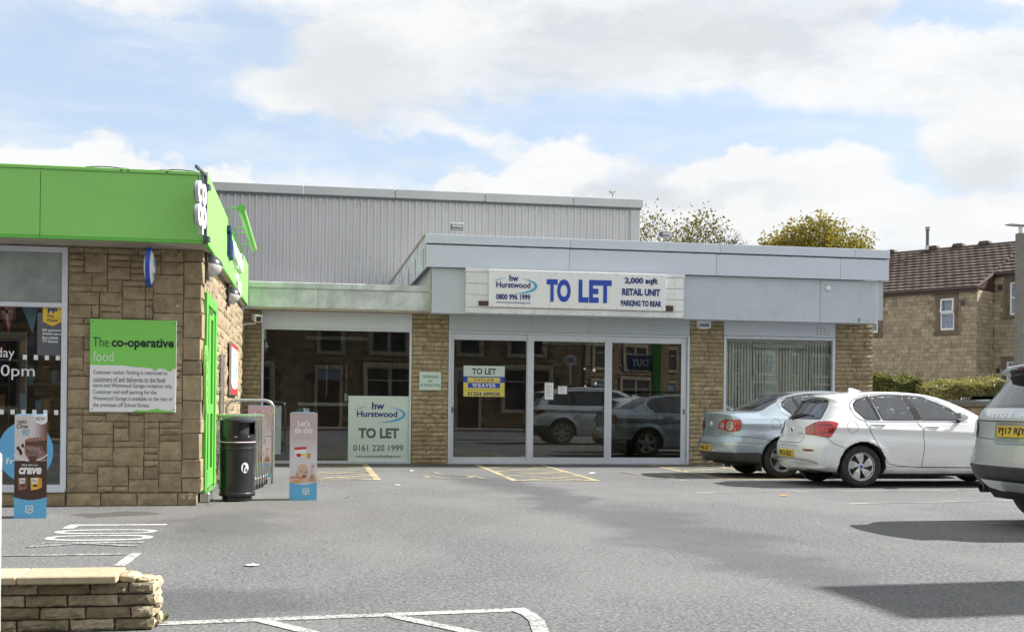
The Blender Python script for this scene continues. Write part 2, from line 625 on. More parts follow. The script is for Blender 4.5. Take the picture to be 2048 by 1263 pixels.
class Sheet:
    """flat printed layers: u to the viewer's right, v up, lifted layer by layer along the normal"""
    def __init__(s, O, U, Nrm, parent, step=0.002, V=(0, 0, 1)):
        s.O = Vector(O)
        s.U = Vector(U).normalized()
        s.N = Vector(Nrm).normalized()
        s.Vv = Vector(V).normalized()
        s.parent = parent
        s.step = step
        s.parts = {}

    def P(s, u, v, l):
        return tuple(s.O + s.U * u + s.Vv * v + s.N * (l * s.step))

    def _add(s, name, mat, layer, pts, F):
        mb, _ = s.parts.setdefault((name, mat), (MB(), mat))
        mb.add([s.P(u, v, layer) for u, v in pts], F)

    def rect(s, name, mat, u0, u1, v0, v1, l=1):
        s._add(name, mat, l, [(u0, v0), (u1, v0), (u1, v1), (u0, v1)], [(0, 1, 2, 3)])

    def poly(s, name, mat, pts, l=1):
        s._add(name, mat, l, pts, [tuple(range(len(pts)))])

    def ell(s, name, mat, cu, cv, ru, rv, l=1, n=28, a0=0, a1=360, rot=0.0):
        pts = []
        cr, sr = math.cos(R_(rot)), math.sin(R_(rot))
        for k in range(n):
            q = R_(a0 + (a1 - a0) * k / (n if a1 - a0 == 360 else n - 1))
            x, y = ru * math.cos(q), rv * math.sin(q)
            pts.append((cu + x * cr - y * sr, cv + x * sr + y * cr))
        s._add(name, mat, l, pts, [tuple(range(n))])

    def swoosh(s, name, mat, cu, cv, ru, rv, wmax, a0, a1, l=1, n=40, wmin=0.1):
        """tapered elliptical arc"""
        pts = []
        F = []
        for k in range(n + 1):
            t = k / n
            q = R_(a0 + (a1 - a0) * t)
            w = wmax * (wmin + (1 - wmin) * math.sin(math.pi * t) ** 1.3) / 2
            pts.append((cu + (ru - w) * math.cos(q), cv + (rv - w) * math.sin(q)))
            pts.append((cu + (ru + w) * math.cos(q), cv + (rv + w) * math.sin(q)))
        for k in range(n):
            F.append((2 * k, 2 * k + 1, 2 * k + 3, 2 * k + 2))
        s._add(name, mat, l, pts, F)

    def ring(s, name, mat, cu, cv, ru, rv, w, l=1, n=36):
        s.swoosh(name, mat, cu, cv, ru, rv, w, 0, 360, l, n, 1.0)

    def text(s, name, mat, st, u0, u1, v0, v1, l=2, bold=0.0, shear=0.0, space=1.0, flip=False):
        T, F, _ = text_raw(st, bold, shear, space)
        pts = [((u1 - (u1 - u0) * x) if flip else (u0 + (u1 - u0) * x), v0 + (v1 - v0) * y) for x, y in T]
        s._add(name, mat, l, pts, F)

    def stroke(s, name, mat, pts, w, l=1):
        """polyline of constant width"""
        V = []
        n = len(pts)
        for i, (x, y) in enumerate(pts):
            a = pts[max(0, i - 1)]
            b = pts[min(n - 1, i + 1)]
            dx, dy = b[0] - a[0], b[1] - a[1]
            L = math.hypot(dx, dy) or 1
            V += [(x - dy / L * w / 2, y + dx / L * w / 2), (x + dy / L * w / 2, y - dx / L * w / 2)]
        F = [(2 * i, 2 * i + 1, 2 * i + 3, 2 * i + 2) for i in range(n - 1)]
        s._add(name, mat, l, V, F)

    def done(s):
        out = []
        for (name, mat), (mb, _) in s.parts.items():
            me = mesh_np(name, mb.V, mb.F, [M[mat]], None)
            out.append(link(name.split('.')[0], me, s.parent))
        return out


def coop_logo(sh, mat, cu, cv, w, l=3, name='logo'):
    """two by two cloverleaf lettering: co over op"""
    r = w * 0.21
    t = w * 0.135
    d = w * 0.25
    e = w * 0.24
    def arc(cx, cy, a0, a1):
        pts = [(cx + r * math.cos(R_(a0 + (a1 - a0) * k / 22)), cy + r * math.sin(R_(a0 + (a1 - a0) * k / 22))) for k in range(23)]
        sh.stroke(name, mat, pts, t, l)
    arc(cu - d, cv + e, 42, 318)
    arc(cu + d, cv + e, 0, 360)
    arc(cu - d, cv - e, 0, 360)
    arc(cu + d, cv - e, 0, 360)
    sh.rect(name, mat, cu + d - r - t / 2, cu + d - r + t / 2, cv - e - w * 0.48, cv - e, l)
    sh.rect(name, mat, cu - t * 0.2, cu + t * .2, cv + e - t * 0.5, cv + e + t * 0.5, l)


# ---------------------------------------------------------------- rough stone pieces
def rough_piece(w, h, d, amp, seed, nx=4, nz=2, mat=None, name='stone', bev=0.25):
    """block w x h, back at y=0, face at y=-d with a knocked uneven front; origin at its lower left back corner"""
    rnd = random.Random(seed)
    V = []
    F = []
    for j in range(nz + 1):
        for i in range(nx + 1):
            edge = i in (0, nx) or j in (0, nz)
            x = w * i / nx
            z = h * j / nz
            if not edge:
                x += rnd.uniform(-1, 1) * w / nx * 0.25
                z += rnd.uniform(-1, 1) * h / nz * 0.25
                y = -d - amp * rnd.uniform(0.1, 1.0)
            else:
                x += rnd.uniform(-1, 1) * 0.004
                z += rnd.uniform(-1, 1) * 0.003
                y = -d + amp * bev + rnd.uniform(-1, 1) * amp * 0.3
            V.append((x, y, z))
    for j in range(nz):
        for i in range(nx):
            a = j * (nx + 1) + i
            F.append((a, a + 1, a + nx + 2, a + nx + 1))
    b = len(V)
    V += [(0, 0, 0), (w, 0, 0), (w, 0, h), (0, 0, h)]
    F.append(tuple([b, b + 1] + list(range(nx, -1, -1))))
    top = [nz * (nx + 1) + i for i in range(nx + 1)]
    F.append(tuple([b + 2, b + 3] + top))
    F.append(tuple([b + 3, b] + [j * (nx + 1) for j in range(nz + 1)]))
    F.append(tuple([b + 1, b + 2] + [j * (nx + 1) + nx for j in range(nz, -1, -1)]))
    return V, F


_pc = {}


def piece_obj(name, w, h, d, amp, mat, parent, loc, rz=0.0, rnd=random, nx=4, nz=2):
    key = (name, round(w, 2), round(h, 2), round(d, 3), mat, rnd.randrange(5), nx, nz)
    if key not in _pc:
        V, F = rough_piece(key[1], key[2], d, amp, hash(key[1:3]) + key[5], nx, nz)
        me = mesh_np(name, V, F, [M[mat]])
        _pc[key] = me
    me = _pc[key]
    o = link(name, me, parent, loc, (0, 0, rz))
    o.scale = (w / key[1], 1, h / key[2])
    return o


def coursed(x0, x1, z0, z1, ch, lmin, lmax, rnd, gap=0.01, jitter=0.0):
    """rows of stones of near equal height"""
    out = []
    n = max(1, round((z1 - z0) / ch))
    for j in range(n):
        za = z0 + (z1 - z0) * j / n
        zb = z0 + (z1 - z0) * (j + 1) / n
        x = x0
        while x < x1 - 1e-4:
            w = rnd.uniform(lmin, lmax)
            if x + w > x1 - lmin * 0.5:
                w = x1 - x
            out.append((x + gap / 2, x + w - gap / 2, za + gap / 2, zb - gap / 2))
            x += w
    return out


def ashlar(x0, x1, z0, z1, unit, sizes, rnd, gap=0.010):
    """random coursed rubble: rectangles of whole units packed in a grid"""
    nx = max(1, round((x1 - x0) / unit[0]))
    nz = max(1, round((z1 - z0) / unit[1]))
    ux = (x1 - x0) / nx
    uz = (z1 - z0) / nz
    used = np.zeros((nx, nz), bool)
    out = []
    for j in range(nz):
        for i in range(nx):
            if used[i, j]:
                continue
            w, h = rnd.choice(sizes)
            w = min(w, nx - i)
            h = min(h, nz - j)
            k = 0
            while k < w and not used[i + k, j]:
                k += 1
            w = k
            if nx - (i + w) == 1 and not used[i + w, j]:
                w += 1
            used[i:i + w, j:j + h] = True
            out.append((x0 + i * ux + gap / 2, x0 + (i + w) * ux - gap / 2, z0 + j * uz + gap / 2, z0 + (j + h) * uz - gap / 2))
    return out
# ================================================================ GROUND
def asphalt():
    m, N, B = bsdf('asphalt')
    g = N.n('ShaderNodeNewGeometry')
    P = g.outputs['Position']
    fine = N.noise(P, 36, 5, 0.8)
    mid = N.noise(P, 15, 6, 0.75)
    big = N.noise(N.vec(P, (1, 0.55, 1)), 0.55, 6, 0.62)
    c = N.mix(N.ss(fine, 0.36, 0.64), (0.038, 0.0385, 0.039), (0.225, 0.226, 0.226))
    c = N.mix(N.ss(mid, 0.42, 0.62, 0.0, 0.55), c, (0.075, 0.075, 0.076))
    c = N.mix(N.ss(big, 0.42, 0.60, 0.0, 0.30), c, (0.21, 0.209, 0.206), 'MIX')
    # damp and worn patches plus painted shop front shade, each in its own place
    wn = N.n('ShaderNodeTexNoise')
    N.link(P, wn.inputs['Vector'])
    wn.inputs['Scale'].default_value = 1.3
    wn.inputs['Detail'].default_value = 6
    sub = N.n('ShaderNodeVectorMath', operation='SUBTRACT')
    N.link(wn.outputs['Color'], sub.inputs[0])
    sub.inputs[1].default_value = (0.5, 0.5, 0.5)
    sc = N.n('ShaderNodeVectorMath', operation='SCALE')
    N.link(sub.outputs[0], sc.inputs[0])
    sc.inputs['Scale'].default_value = 1.5
    add = N.n('ShaderNodeVectorMath', operation='ADD')
    N.link(P, add.inputs[0])
    N.link(sc.outputs[0], add.inputs[1])

    def blob(x, y, rx, ry, rot=0, soft=0.35, wob=True):
        mp = N.n('ShaderNodeMapping', vector_type='TEXTURE')
        N.link(add.outputs[0] if wob else P, mp.inputs[0])
        mp.inputs['Location'].default_value = (x, y, 0)
        mp.inputs['Rotation'].default_value = (0, 0, R_(rot))
        mp.inputs['Scale'].default_value = (rx, ry, 1)
        ln = N.n('ShaderNodeVectorMath', operation='LENGTH')
        N.link(mp.outputs[0], ln.inputs[0])
        return N.ss(ln.outputs['Value'], 1 + soft, 1 - soft)
    r = 0.0
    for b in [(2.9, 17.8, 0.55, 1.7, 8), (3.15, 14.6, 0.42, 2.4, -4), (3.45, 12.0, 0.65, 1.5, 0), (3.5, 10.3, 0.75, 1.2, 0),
              (3.4, 8.6, 0.45, 1.6, 10), (-0.6, 7.1, 0.9, 0.5, 5), (-0.7, 11.8, 0.5, 1.4, 0), (1.6, 22.6, 7, 0.7, 0)]:  # the last is shade painted along the foot of the shop front
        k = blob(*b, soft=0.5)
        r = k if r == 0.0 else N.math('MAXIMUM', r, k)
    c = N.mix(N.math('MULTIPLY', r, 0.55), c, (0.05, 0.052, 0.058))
    pd = blob(-1.86, 12.95, 0.26, 0.33, 0, 0.3, True)
    c = N.mix(N.math('MULTIPLY', pd, 0.8), c, (0.045, 0.038, 0.03))
    # brownish wear by the shop entrance, long cracks
    br = blob(-0.4, 13.0, 1.6, 2.6, 0, 0.6)
    c = N.mix(N.math('MULTIPLY', br, 0.30), c, (0.13, 0.115, 0.095))
    lf = N.noise(P, 120, 2, 0.6)
    c = N.mix(N.ss(lf, 0.60, 0.70, 0, 0.7), c, (0.50, 0.50, 0.49))
    sk = N.noise(P, 60, 2, 0.6)
    c = N.mix(N.ss(sk, 0.58, 0.68, 0, 0.75), c, (0.022, 0.022, 0.022))
    N.link(c, B.inputs['Base Color'])
    rg = N.mix(r, (0.9, 0.9, 0.9), (0.62, 0.62, 0.62))
    N.link(rg, B.inputs['Roughness'])
    B.inputs['Specular IOR Level'].default_value = 0.35
    b = N.n('ShaderNodeBump')
    b.inputs['Strength'].default_value = 0.7
    b.inputs['Distance'].default_value = 0.008
    N.link(fine, b.inputs['Height'])
    N.link(b.outputs[0], B.inputs['Normal'])
    return m


def worn_paint(name, col, keep=0.5, under=(0.13, 0.13, 0.13)):
    m, N, B = bsdf(name)
    g = N.n('ShaderNodeNewGeometry')
    P = g.outputs['Position']
    n = N.noise(P, 45, 6, 0.8)
    n2 = N.noise(P, 1.7, 3, 0.6)
    f = N.ss(N.math('ADD', n, N.math('MULTIPLY', n2, 0.35)), keep, keep + 0.12)
    c = N.mix(f, under, col)
    N.link(c, B.inputs['Base Color'])
    B.inputs['Roughness'].default_value = 0.8
    return m


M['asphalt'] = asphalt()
M['line_white'] = worn_paint('line_white', (0.50, 0.50, 0.475), 0.61)
M['line_letters'] = worn_paint('line_letters', (0.50, 0.50, 0.475), 0.55)
M['line_faint'] = worn_paint('line_faint', (0.50, 0.50, 0.47), 0.64)
M['line_yellow'] = worn_paint('line_yellow', (0.48, 0.40, 0.20), 0.60)
M['line_yellow_faint'] = worn_paint('line_yellow_faint', (0.50, 0.41, 0.20), 0.68)

mb = MB()
n = 24
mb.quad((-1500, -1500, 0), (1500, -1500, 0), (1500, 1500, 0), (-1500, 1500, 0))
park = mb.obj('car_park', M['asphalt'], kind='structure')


def ground_line(name, mat, pts, w, z=0.004, mbx=None):
    mb = mbx or MB()
    n = len(pts)
    V = []
    for i, (x, y) in enumerate(pts):
        a = pts[max(0, i - 1)]
        b = pts[min(n - 1, i + 1)]
        dx, dy = b[0] - a[0], b[1] - a[1]
        L = math.hypot(dx, dy) or 1
        V += [(x - dy / L * w / 2, y + dx / L * w / 2, z), (x + dy / L * w / 2, y - dx / L * w / 2, z)]
    mb.add(V, [(2 * i, 2 * i + 1, 2 * i + 3, 2 * i + 2) for i in range(n - 1)])
    if mbx is None:
        return mb.obj(name, M[mat], park)


def hatch(x0, x1, y0, y1, sk=-0.0):
    b = MB()
    f = lambda x, y: (x + sk * (y1 - y) / (y1 - y0), y)
    for k, pts in enumerate([[f(x0, y0), f(x0, y1)], [f(x1, y0), f(x1, y1)]]):
        ground_line('', '', pts, 0.11, 0.004, b)
    n = 4
    for i in range(n):
        ya = y0 + (y1 - y0) * i / n
        yb = y0 + (y1 - y0) * (i + 1) / n
        ground_line('', '', [f(x0, ya), f(x1, yb)], 0.09, 0.0045 + .0002 * i, b)
        ground_line('', '', [f(x1, ya), f(x0, yb)], 0.09, 0.0057 + .0002 * i, b)
    ground_line('', '', [f(x0, y1), f(x1, y1)], 0.09, 0.007, b)
    ground_line('', '', [f(x0, y0), f(x1, y0)], 0.08, 0.0073, b)
    b.obj('yellow_hatching', M['line_yellow'], park)


hatch(-0.08, 1.2, 18.4, 23.3, -0.05)
hatch(3.38, 4.68, 18.2, 23.3, -0.12)
hatch(6.9, 8.2, 18.6, 23.3, -0.12)
for cx in (2.35, 5.75):
    b = MB()
    arc = [(cx + 0.36 * math.cos(R_(a)), 19.3 + 0.62 * math.sin(R_(a))) for a in range(150, 400, 14)]
    ground_line('', '', arc, 0.09, 0.004, b)
    ground_line('', '', [(cx - 0.1, 20.7), (cx - 0.06, 19.7), (cx + 0.42, 19.6), (cx + 0.5, 18.6)], 0.10, 0.0055, b)
    b.obj('wheelchair_symbol', M['line_yellow_faint'], park)
ground_line('bay_line', 'line_faint', [(5.3, 15.6), (10.3, 16.15)], 0.09)
ground_line('bay_line', 'line_faint', [(6.6, 13.72), (9.4, 14.2)], 0.09)
ground_line('bay_line', 'line_faint', [(5.8, 18.4), (10.5, 18.5)], 0.1)
ground_line('bay_line', 'line_faint', [(6.9, 11.2), (9.9, 11.4)], 0.09)
ground_line('bay_line', 'line_faint', [(4.6, 19.9), (6.9, 20.9)], 0.07)
# white chevron box at the front
b = MB()
ground_line('', '', [(-0.75, 6.44), (-0.2, 6.50), (0.5, 6.575), (1.27, 6.66)], 0.10, 0.004, b)
ground_line('', '', [(1.2, 6.66), (1.245, 6.5), (1.25, 6.3), (1.2, 5.9), (1.02, 5.2)], 0.085, 0.0055, b)
for x, y in ((-0.22, 6.5), (0.47, 6.57)):
    ground_line('', '', [(x, y), (x + 0.33 * 1.1, y - 0.42 * 1.25), (x + 1.1, y - 1.7)], 0.085, 0.0048, b)
b.obj('white_chevron_lines', M['line_white'], park)
# LOOK, read by someone coming from the left
b = MB()
X0, X1 = -2.13, -1.28
def lk(pts, w, z): ground_line('', '', pts, w, z, b)
lk([(X0, 11.68), (X1 + .03, 11.68)], 0.10, 0.004)
lk([(X0 + 0.05, 11.72), (X0 + 0.045, 11.36)], 0.10, 0.0055)
for yc, dx, ry_ in ((11.08, 0.0, .155), (10.585, 0.02, .178)):
    pts = []
    for k in range(33):
        q = 2 * math.pi * k / 32
        cxx = (X0 + X1) / 2 + dx
        c, s_ = math.cos(q), math.sin(q)
        pts.append((cxx + 0.40 * math.copysign(abs(c) ** 0.75, c), yc + ry_ * math.copysign(abs(s_) ** 0.75, s_)))
    lk(pts, 0.078, 0.004)
b.obj('look_lettering', M['line_letters'], park)
b = MB()
lk([(X0 + .05, 10.22), (X1, 10.22)], 0.07, 0.004)
lk([(X0 + 0.42, 10.20), (X0 + 0.0, 9.94)], 0.075, 0.0055)
lk([(X0 + 0.34, 10.18), (X1 - .02, 9.94)], 0.075, 0.0065)
b.obj('look_lettering', M['line_faint'], park)
ground_line('give_way_line', 'line_white', [(-1.24, 9.48), (-1.255, 8.75)], 0.085)
ground_line('give_way_line', 'line_faint', [(-6, 9.30), (-1.3, 9.42)], 0.07, 0.0055)
ground_line('edge_line', 'line_white', [(-2.95, 11.55), (-2.86, 11.75)], 0.10)

# ================================================================ RETAIL UNIT
F = 23.588
ru = thing('retail_unit', 'single storey grey fascia retail unit with stone piers and big shop windows', 'shop building', (4, F, 0))
def L(o):
    """children built in world metres: undo the parent's offset"""
    return o
OFF = Vector((4, F, 0))


def wobj(mb, name, mat, parent, smooth=False, **kw):
    """mesh given in world metres, origin kept at its own middle"""
    c = sum((Vector(v) for v in mb.V), Vector()) / len(mb.V)
    mb.V = [tuple(Vector(v) - c) for v in mb.V]
    o = mb.obj(name, mat if not isinstance(mat, str) else M[mat], parent, smooth, **kw)
    p = Vector(parent_world(parent)) if parent is not None else Vector()
    o.location = c - p
    return o


def parent_world(o):
    v = Vector()
    while o is not None:
        v += Vector(o.location)
        o = o.parent
    return v


def wbox(name, mat, parent, x0, x1, y0, y1, z0, z1, bev=0.0, **kw):
    mb = MB()
    if bev:
        mb.bbox(x0, x1, y0, y1, z0, z1, bev)
    else:
        mb.box(x0, x1, y0, y1, z0, z1)
    return wobj(mb, name, mat, parent, **kw)


def wpiece(name, rect, yface, depth, amp, mat, parent, rnd, rz=0.0, x=None, nx=4, nz=2):
    """a stone in a wall facing -Y (rz 0) or facing +X (rz 90, rect runs along +Y at x)"""
    x0, x1, z0, z1 = rect
    p = parent_world(parent)
    if rz == 0.0:
        loc = Vector((x0, yface + depth, z0)) - p
    else:
        loc = Vector((x - depth, x0, z0)) - p
    return piece_obj(name, x1 - x0, z1 - z0, depth, amp, mat, parent, loc, rz, rnd, nx, nz)


rnd = random.Random(3)
for x0, x1 in ((-1.13, -0.80), (2.12, 2.842), (7.835, 8.56), (11.03, 11.87)):
    wbox('mortar', 'mortar', ru, x0, x1, F + 0.0, F + 0.35, 0, 2.985)
    for r in coursed(x0, x1, 0.0, 2.95, 0.089, 0.21, 0.44, rnd, 0.013):
        wpiece('brick', r, F - 0.028, 0.05, 0.017, 'brick', ru, rnd)
wbox('side_wall', 'mortar', ru, 11.72, 11.868, F + 0.352, 30.0, 0, 2.99)
wbox('roof', 'flashing', ru, -1.02, 2.29, 23.14, 31.95, 2.995, 3.40)
wbox('roof', 'flashing', ru, 2.44, 11.74, 22.90, 31.95, 3.0, 4.39)
wbox('soffit', 'fascia_low', ru, 2.43, 11.58, 22.86, 23.55, 2.945, 2.99)
wbox('soffit', 'soffit', ru, -1.03, 2.40, 23.11, 23.55, 2.95, 2.99)
# upper fascia: panels and the capping strip above the dark groove
xs = [2.298, 5.09, 8.09, 10.73, 11.78]
for a, b_ in zip(xs[:-1], xs[1:]):
    wbox('fascia_panel', 'fascia', ru, a + (0.003 if a > 2.3 else 0), b_ - (0.003 if b_ < 11.7 else 0), 22.74, 22.775, 3.80, 4.225, 0.003)
xs = [2.292, 5.11, 8.16, 11.03, 11.785]
for a, b_ in zip(xs[:-1], xs[1:]):
    wbox('capping_strip', 'fascia', ru, a + (0.003 if a > 2.3 else 0), b_ - (0.003 if b_ < 11.7 else 0), 22.715, 22.90, 4.250, 4.425, 0.004)
wbox('groove', 'darkgap', ru, 2.31, 11.77, 22.776, 22.80, 3.81, 4.40)
x = 2.62
clips = MB()
while x < 11.7:
    clips.box(x, x + 0.03, 22.732, 22.74, 4.205, 4.222)
    x += 0.50
wobj(clips, 'clip', 'flashing', ru)
# left return of the upper roof edge, running back to the warehouse
mb = MB()
mb.box(2.30, 2.335, 22.95, 31.9, 3.80, 4.42)
wobj(mb, 'side_fascia', 'fascia_old', ru)
for k in range(4):
    wbox('side_batten', 'soffit', ru, 2.285, 2.298, 23.2 + k * 1.7, 23.27 + k * 1.7, 3.82, 4.2)
wbox('side_capping', 'soffit', ru, 2.27, 2.345, 22.95, 31.9, 4.422, 4.46)
wbox('side_fascia', 'fascia_old', ru, 2.42, 2.45, 22.88, 23.5, 2.95, 3.79)
wbox('side_trim', 'soffit', ru, 2.385, 2.413, 22.88, 22.93, 2.93, 3.79)
# lower fascia panels
xs = [2.415, 10.335, 11.59]
for a, b_ in zip(xs[:-1], xs[1:]):
    wbox('fascia_panel', 'fascia_low', ru, a + 0.004, b_ - 0.004, 22.84, 22.88, 2.932, 3.797, 0.004)
wbox('access_panel', 'fascia_low', ru, 10.37, 10.63, 22.834, 22.8395, 3.42, 3.775)
wbox('drip_trim', 'alu_white', ru, 2.415, 11.59, 22.832, 22.8395, 2.932, 2.944)
# light streaks of sealant on the lower right corner
for xx, hh in ((11.18, .085), (11.36, .06), (11.50, .07)):
    wbox('torn_strip', 'darkgap' if xx < 11.3 else 'flashing', ru, xx, xx + 0.018, 22.830, 22.8385, 2.95, 2.95 + hh)
# left fascia with cap
xs = [-1.03, 0.27, 2.41]
for a, b_ in zip(xs[:-1], xs[1:]):
    wbox('fascia_panel', 'fascia_old', ru, a + 0.003, b_ - 0.003, 23.09, 23.13, 2.985, 3.345, 0.003)
wbox('capping_strip', 'fascia_old', ru, -1.03, 2.41, 23.06, 23.16, 3.348, 3.465, 0.01)
# header panels
def seams(name, mat, z0, z1, y, xs, parent=ru):
    for a, b_ in zip(xs[:-1], xs[1:]):
        wbox(name, mat, parent, a + 0.002, b_ - 0.002, y, y + 0.04, z0, z1, 0.003)
seams('header_panel', 'fascia_low', 2.645, 2.99, F - 0.012, [2.845, 5.72, 7.833])
seams('header_panel', 'fascia', 2.642, 2.975, F - 0.010, [-0.80, 2.118])
seams('header_panel', 'fascia', 2.668, 2.975, F - 0.012, [8.562, 11.028])
hl = MB()
for i in range(4):
    for j in range(3):
        if (i, j) != (3, 2):
            hl.box(10.60 + i * 0.085, 10.625 + i * 0.085, F - 0.016, F - 0.0125, 2.72 + j * 0.06, 2.738 + j * 0.06)
wobj(hl, 'screw_hole', 'printgrey', ru)


def frame(parent, name, mat, x0, x1, z0, z1, w, y0, y1, wb=None, wt=None, bev=0.006):
    wb = wb or w
    wt = wt or w
    o = thing_part(name, parent)
    mb = MB()
    mb.bbox(x0, x0 + w, y0, y1, z0, z1, bev)
    mb.bbox(x1 - w, x1, y0, y1, z0, z1, bev)
    mb.bbox(x0 + w, x1 - w, y0 + .002, y1, z1 - wt, z1, bev)
    mb.bbox(x0 + w, x1 - w, y0 + .002, y1, z0, z0 + wb, bev)
    return wobj(mb, name, mat, parent)


def thing_part(name, parent):
    return None


# window one
wf = frame(ru, 'window_frame', 'alu', -0.795, 2.115, 0.0, 2.64, 0.045, F - 0.02, F + 0.10, 0.055)
pane = wbox('pane', 'shopglass', wf, -0.752, 2.072, F + 0.040, F + 0.042, 0.056, 2.594)
# window three
wf = frame(ru, 'window_frame', 'alu', 8.565, 11.025, 0.0, 2.662, 0.06, F - 0.02, F + 0.10, 0.07)
wbox('pane', 'shopglass', wf, 8.626, 10.964, F + 0.040, F + 0.042, 0.071, 2.60)
# sliding doors
fr = MB()
fr.bbox(2.845, 2.895, F - 0.03, F + 0.12, 0.0, 2.642, 0.005)
fr.bbox(7.785, 7.832, F - 0.03, F + 0.12, 0.0, 2.642, 0.005)
fr.bbox(2.896, 7.784, F - 0.03, F + 0.12, 2.60, 2.642, 0.005)
fr.bbox(2.896, 7.784, F - 0.04, F + 0.12, 0.0, 0.025, 0.005)
wobj(fr, 'door_frame', 'alu', ru)
for i, (a, b_, dy) in enumerate(((2.90, 4.455, 0.045), (4.445, 6.085, 0.0), (6.075, 7.78, 0.045))):
    w0 = 0.06 if i == 0 else 0.125
    w1 = 0.025 if i == 0 else (0.045 if i == 1 else 0.11)
    y = F - 0.015 + dy
    mb = MB()
    mb.bbox(a, a + w0, y, y + 0.045, 0.027, 2.598, 0.004)
    mb.bbox(b_ - w1, b_, y, y + 0.045, 0.027, 2.598, 0.004)
    mb.bbox(a + w0, b_ - w1, y + .001, y + 0.044, 2.47, 2.598, 0.004)
    mb.bbox(a + w0, b_ - w1, y + .001, y + 0.044, 0.027, 0.135, 0.004)
    d = wobj(mb, 'sliding_door', 'alu', ru)
    wbox('pane', 'shopglass', d, a + w0 + .001, b_ - w1 - .001, y + 0.020, y + 0.022, 0.136, 2.469)
    if i != 1:
        hx = a + 0.022 if i == 0 else b_ - 0.065
        wbox('handle', 'printgrey', d, hx, hx + 0.03, y - 0.006, y - 0.001, 1.02, 1.13)
        wbox('lock', 'steel', d, hx + .008, hx + 0.022, y - 0.006, y - 0.001, 1.30, 1.33)
# the empty inside
ins = MB()
ins.box(-1.0, 11.7, 31.5, 31.6, 0.0, 2.95)
ins.box(-1.1, -1.0, 23.95, 31.5, 0.0, 2.95)
ins.box(11.6, 11.7, 23.95, 31.5, 0.0, 2.95)
wobj(ins, 'inner_wall', 'interior', ru)
wbox('inner_wall', 'interior', ru, 2.3, 2.42, 24.2, 31.4, 0, 2.9)
wbox('inner_wall', 'interior', ru, 8.0, 8.12, 24.6, 31.4, 0, 2.9)
wbox('ceiling', 'interior', ru, -1.0, 11.6, 23.72, 31.5, 2.76, 2.90)
wbox('inner_floor', 'interior_d', ru, -1.0, 11.6, 23.72, 31.5, 0.0, 0.02)
wbox('counter', 'interior', ru, 5.3, 7.6, 27.5, 28.2, 0.02, 1.0)

# interior strip lights
for (x0, x1, y, z, lab) in ((0.06, 1.42, 27, 2.62, 'pale unlit strip light inside the left shop window'),
                            (5.43, 6.73, 27, 2.62, 'pale unlit strip light behind the middle sliding door'),
                            (9.24, 10.40, 23.70, 2.455, 'pale unlit strip light by the vertical blinds'),
                            (-0.1, 1.5, 26.0, 1.14, 'long pale tube hanging low inside the left shop window')):
    t = thing('strip_light', lab, 'light', ((x0 + x1) / 2, y, z), 0, 'strip lights inside the empty unit')
    w = (x1 - x0) / 2
    b = MB().tube([(-w, 0, 0), (w, 0, 0)], 0.022, 10)
    b.obj('tube', M['tubelight'], t, True)
    MB().bbox(-w, w, -0.03, 0.03, 0.024, 0.055, 0.005).obj('fitting', M['white'], t)

# vertical blind
bl = thing('vertical_blind', 'grey green vertical blind filling the right shop window', 'blind', (9.79, F + 0.20, 0))
rb = random.Random(5)
me = None
i = 0
x = 8.66
while x < 10.97:
    if me is None:
        s_ = MB()
        for k in range(4):
            u0, u1 = -0.04 + 0.02 * k, -0.02 + 0.02 * k
            c0, c1 = 0.006 * (1 - (u0 / .04) ** 2), 0.006 * (1 - (u1 / .04) ** 2)
            s_.quad((u0, -c0, 0.12), (u1, -c1, 0.12), (u1, -c1, 2.56), (u0, -c0, 2.56))
        me = s_.mesh('slat', M['blind'], True)
    a = R_(30 + rb.uniform(-5, 5))
    if 9.62 < x < 9.72 or 9.68 < x < 9.78:
        a = R_(8)
    link('slat', me, bl, (x - 9.79, rb.uniform(-.004, .004), 0), (0, 0, a))
    x += 0.0655
MB().box(-1.16, 1.16, -0.02, 0.02, 2.56, 2.60).obj('head_rail', M['white'], bl)
# hanging cords in window one
for (x, z0, z1) in ((0.47, 1.34, 1.95), (0.86, 1.13, 1.95)):
    t = thing('hanging_cord', 'yellowed cord hanging in the left shop window%s' % (', left of two' if x < .6 else ', with scraps of tape, right of two'), 'cord', (x, 24.3, z0), 0, 'cords in the left window')
    MB().tube([(0, 0, 0), (0.006, 0, (z1 - z0) / 2), (0, 0, z1 - z0)], 0.008, 6).obj('cord', M['coping'], t)
    if x > .6:
        MB().box(-0.03, 0.03, -0.004, 0.004, 0.1, 0.25).obj('paper_scrap', M['printw'], t)

# ================================================================ WAREHOUSE
wh = thing('warehouse', 'tall grey warehouse clad in ribbed metal behind the shops', 'warehouse', (0, 32, 0))
mb = MB()
x = -9.0
V = []
prof = []
while x < 8.93:
    prof += [(x, 0), (x + 0.080, 0), (x + 0.100, -0.055), (x + 0.130, -0.055), (x + 0.176, 0)]
    x += 0.182
x1 = x
n = len(prof)
V = [(p, 32.0 + q, 2.6) for p, q in prof] + [(p, 32.0 + q, 6.66) for p, q in prof]
mb.add(V, [(i, i + 1, n + i + 1, n + i) for i in range(n - 1)])
wobj(mb, 'ribbed_cladding', 'cladding', wh)
sc_ = MB()
for zz in (6.45, 5.05):
    x = -8.95
    k = 0
    while x < 8.7:
        sc_.box(x + 0.05, x + 0.068, 31.988, 31.998, zz, zz + 0.016)
        if k % 3 == 0:
            sc_.box(x + 0.135, x + 0.153, 31.955, 31.963, zz, zz + 0.016)
        x += 0.38
        k += 1
wobj(sc_, 'screw', 'printgrey', wh)
wbox('corner_trim', 'flashing', wh, 8.87, 9.14, 31.93, 32.12, 2.6, 6.66, 0.01)
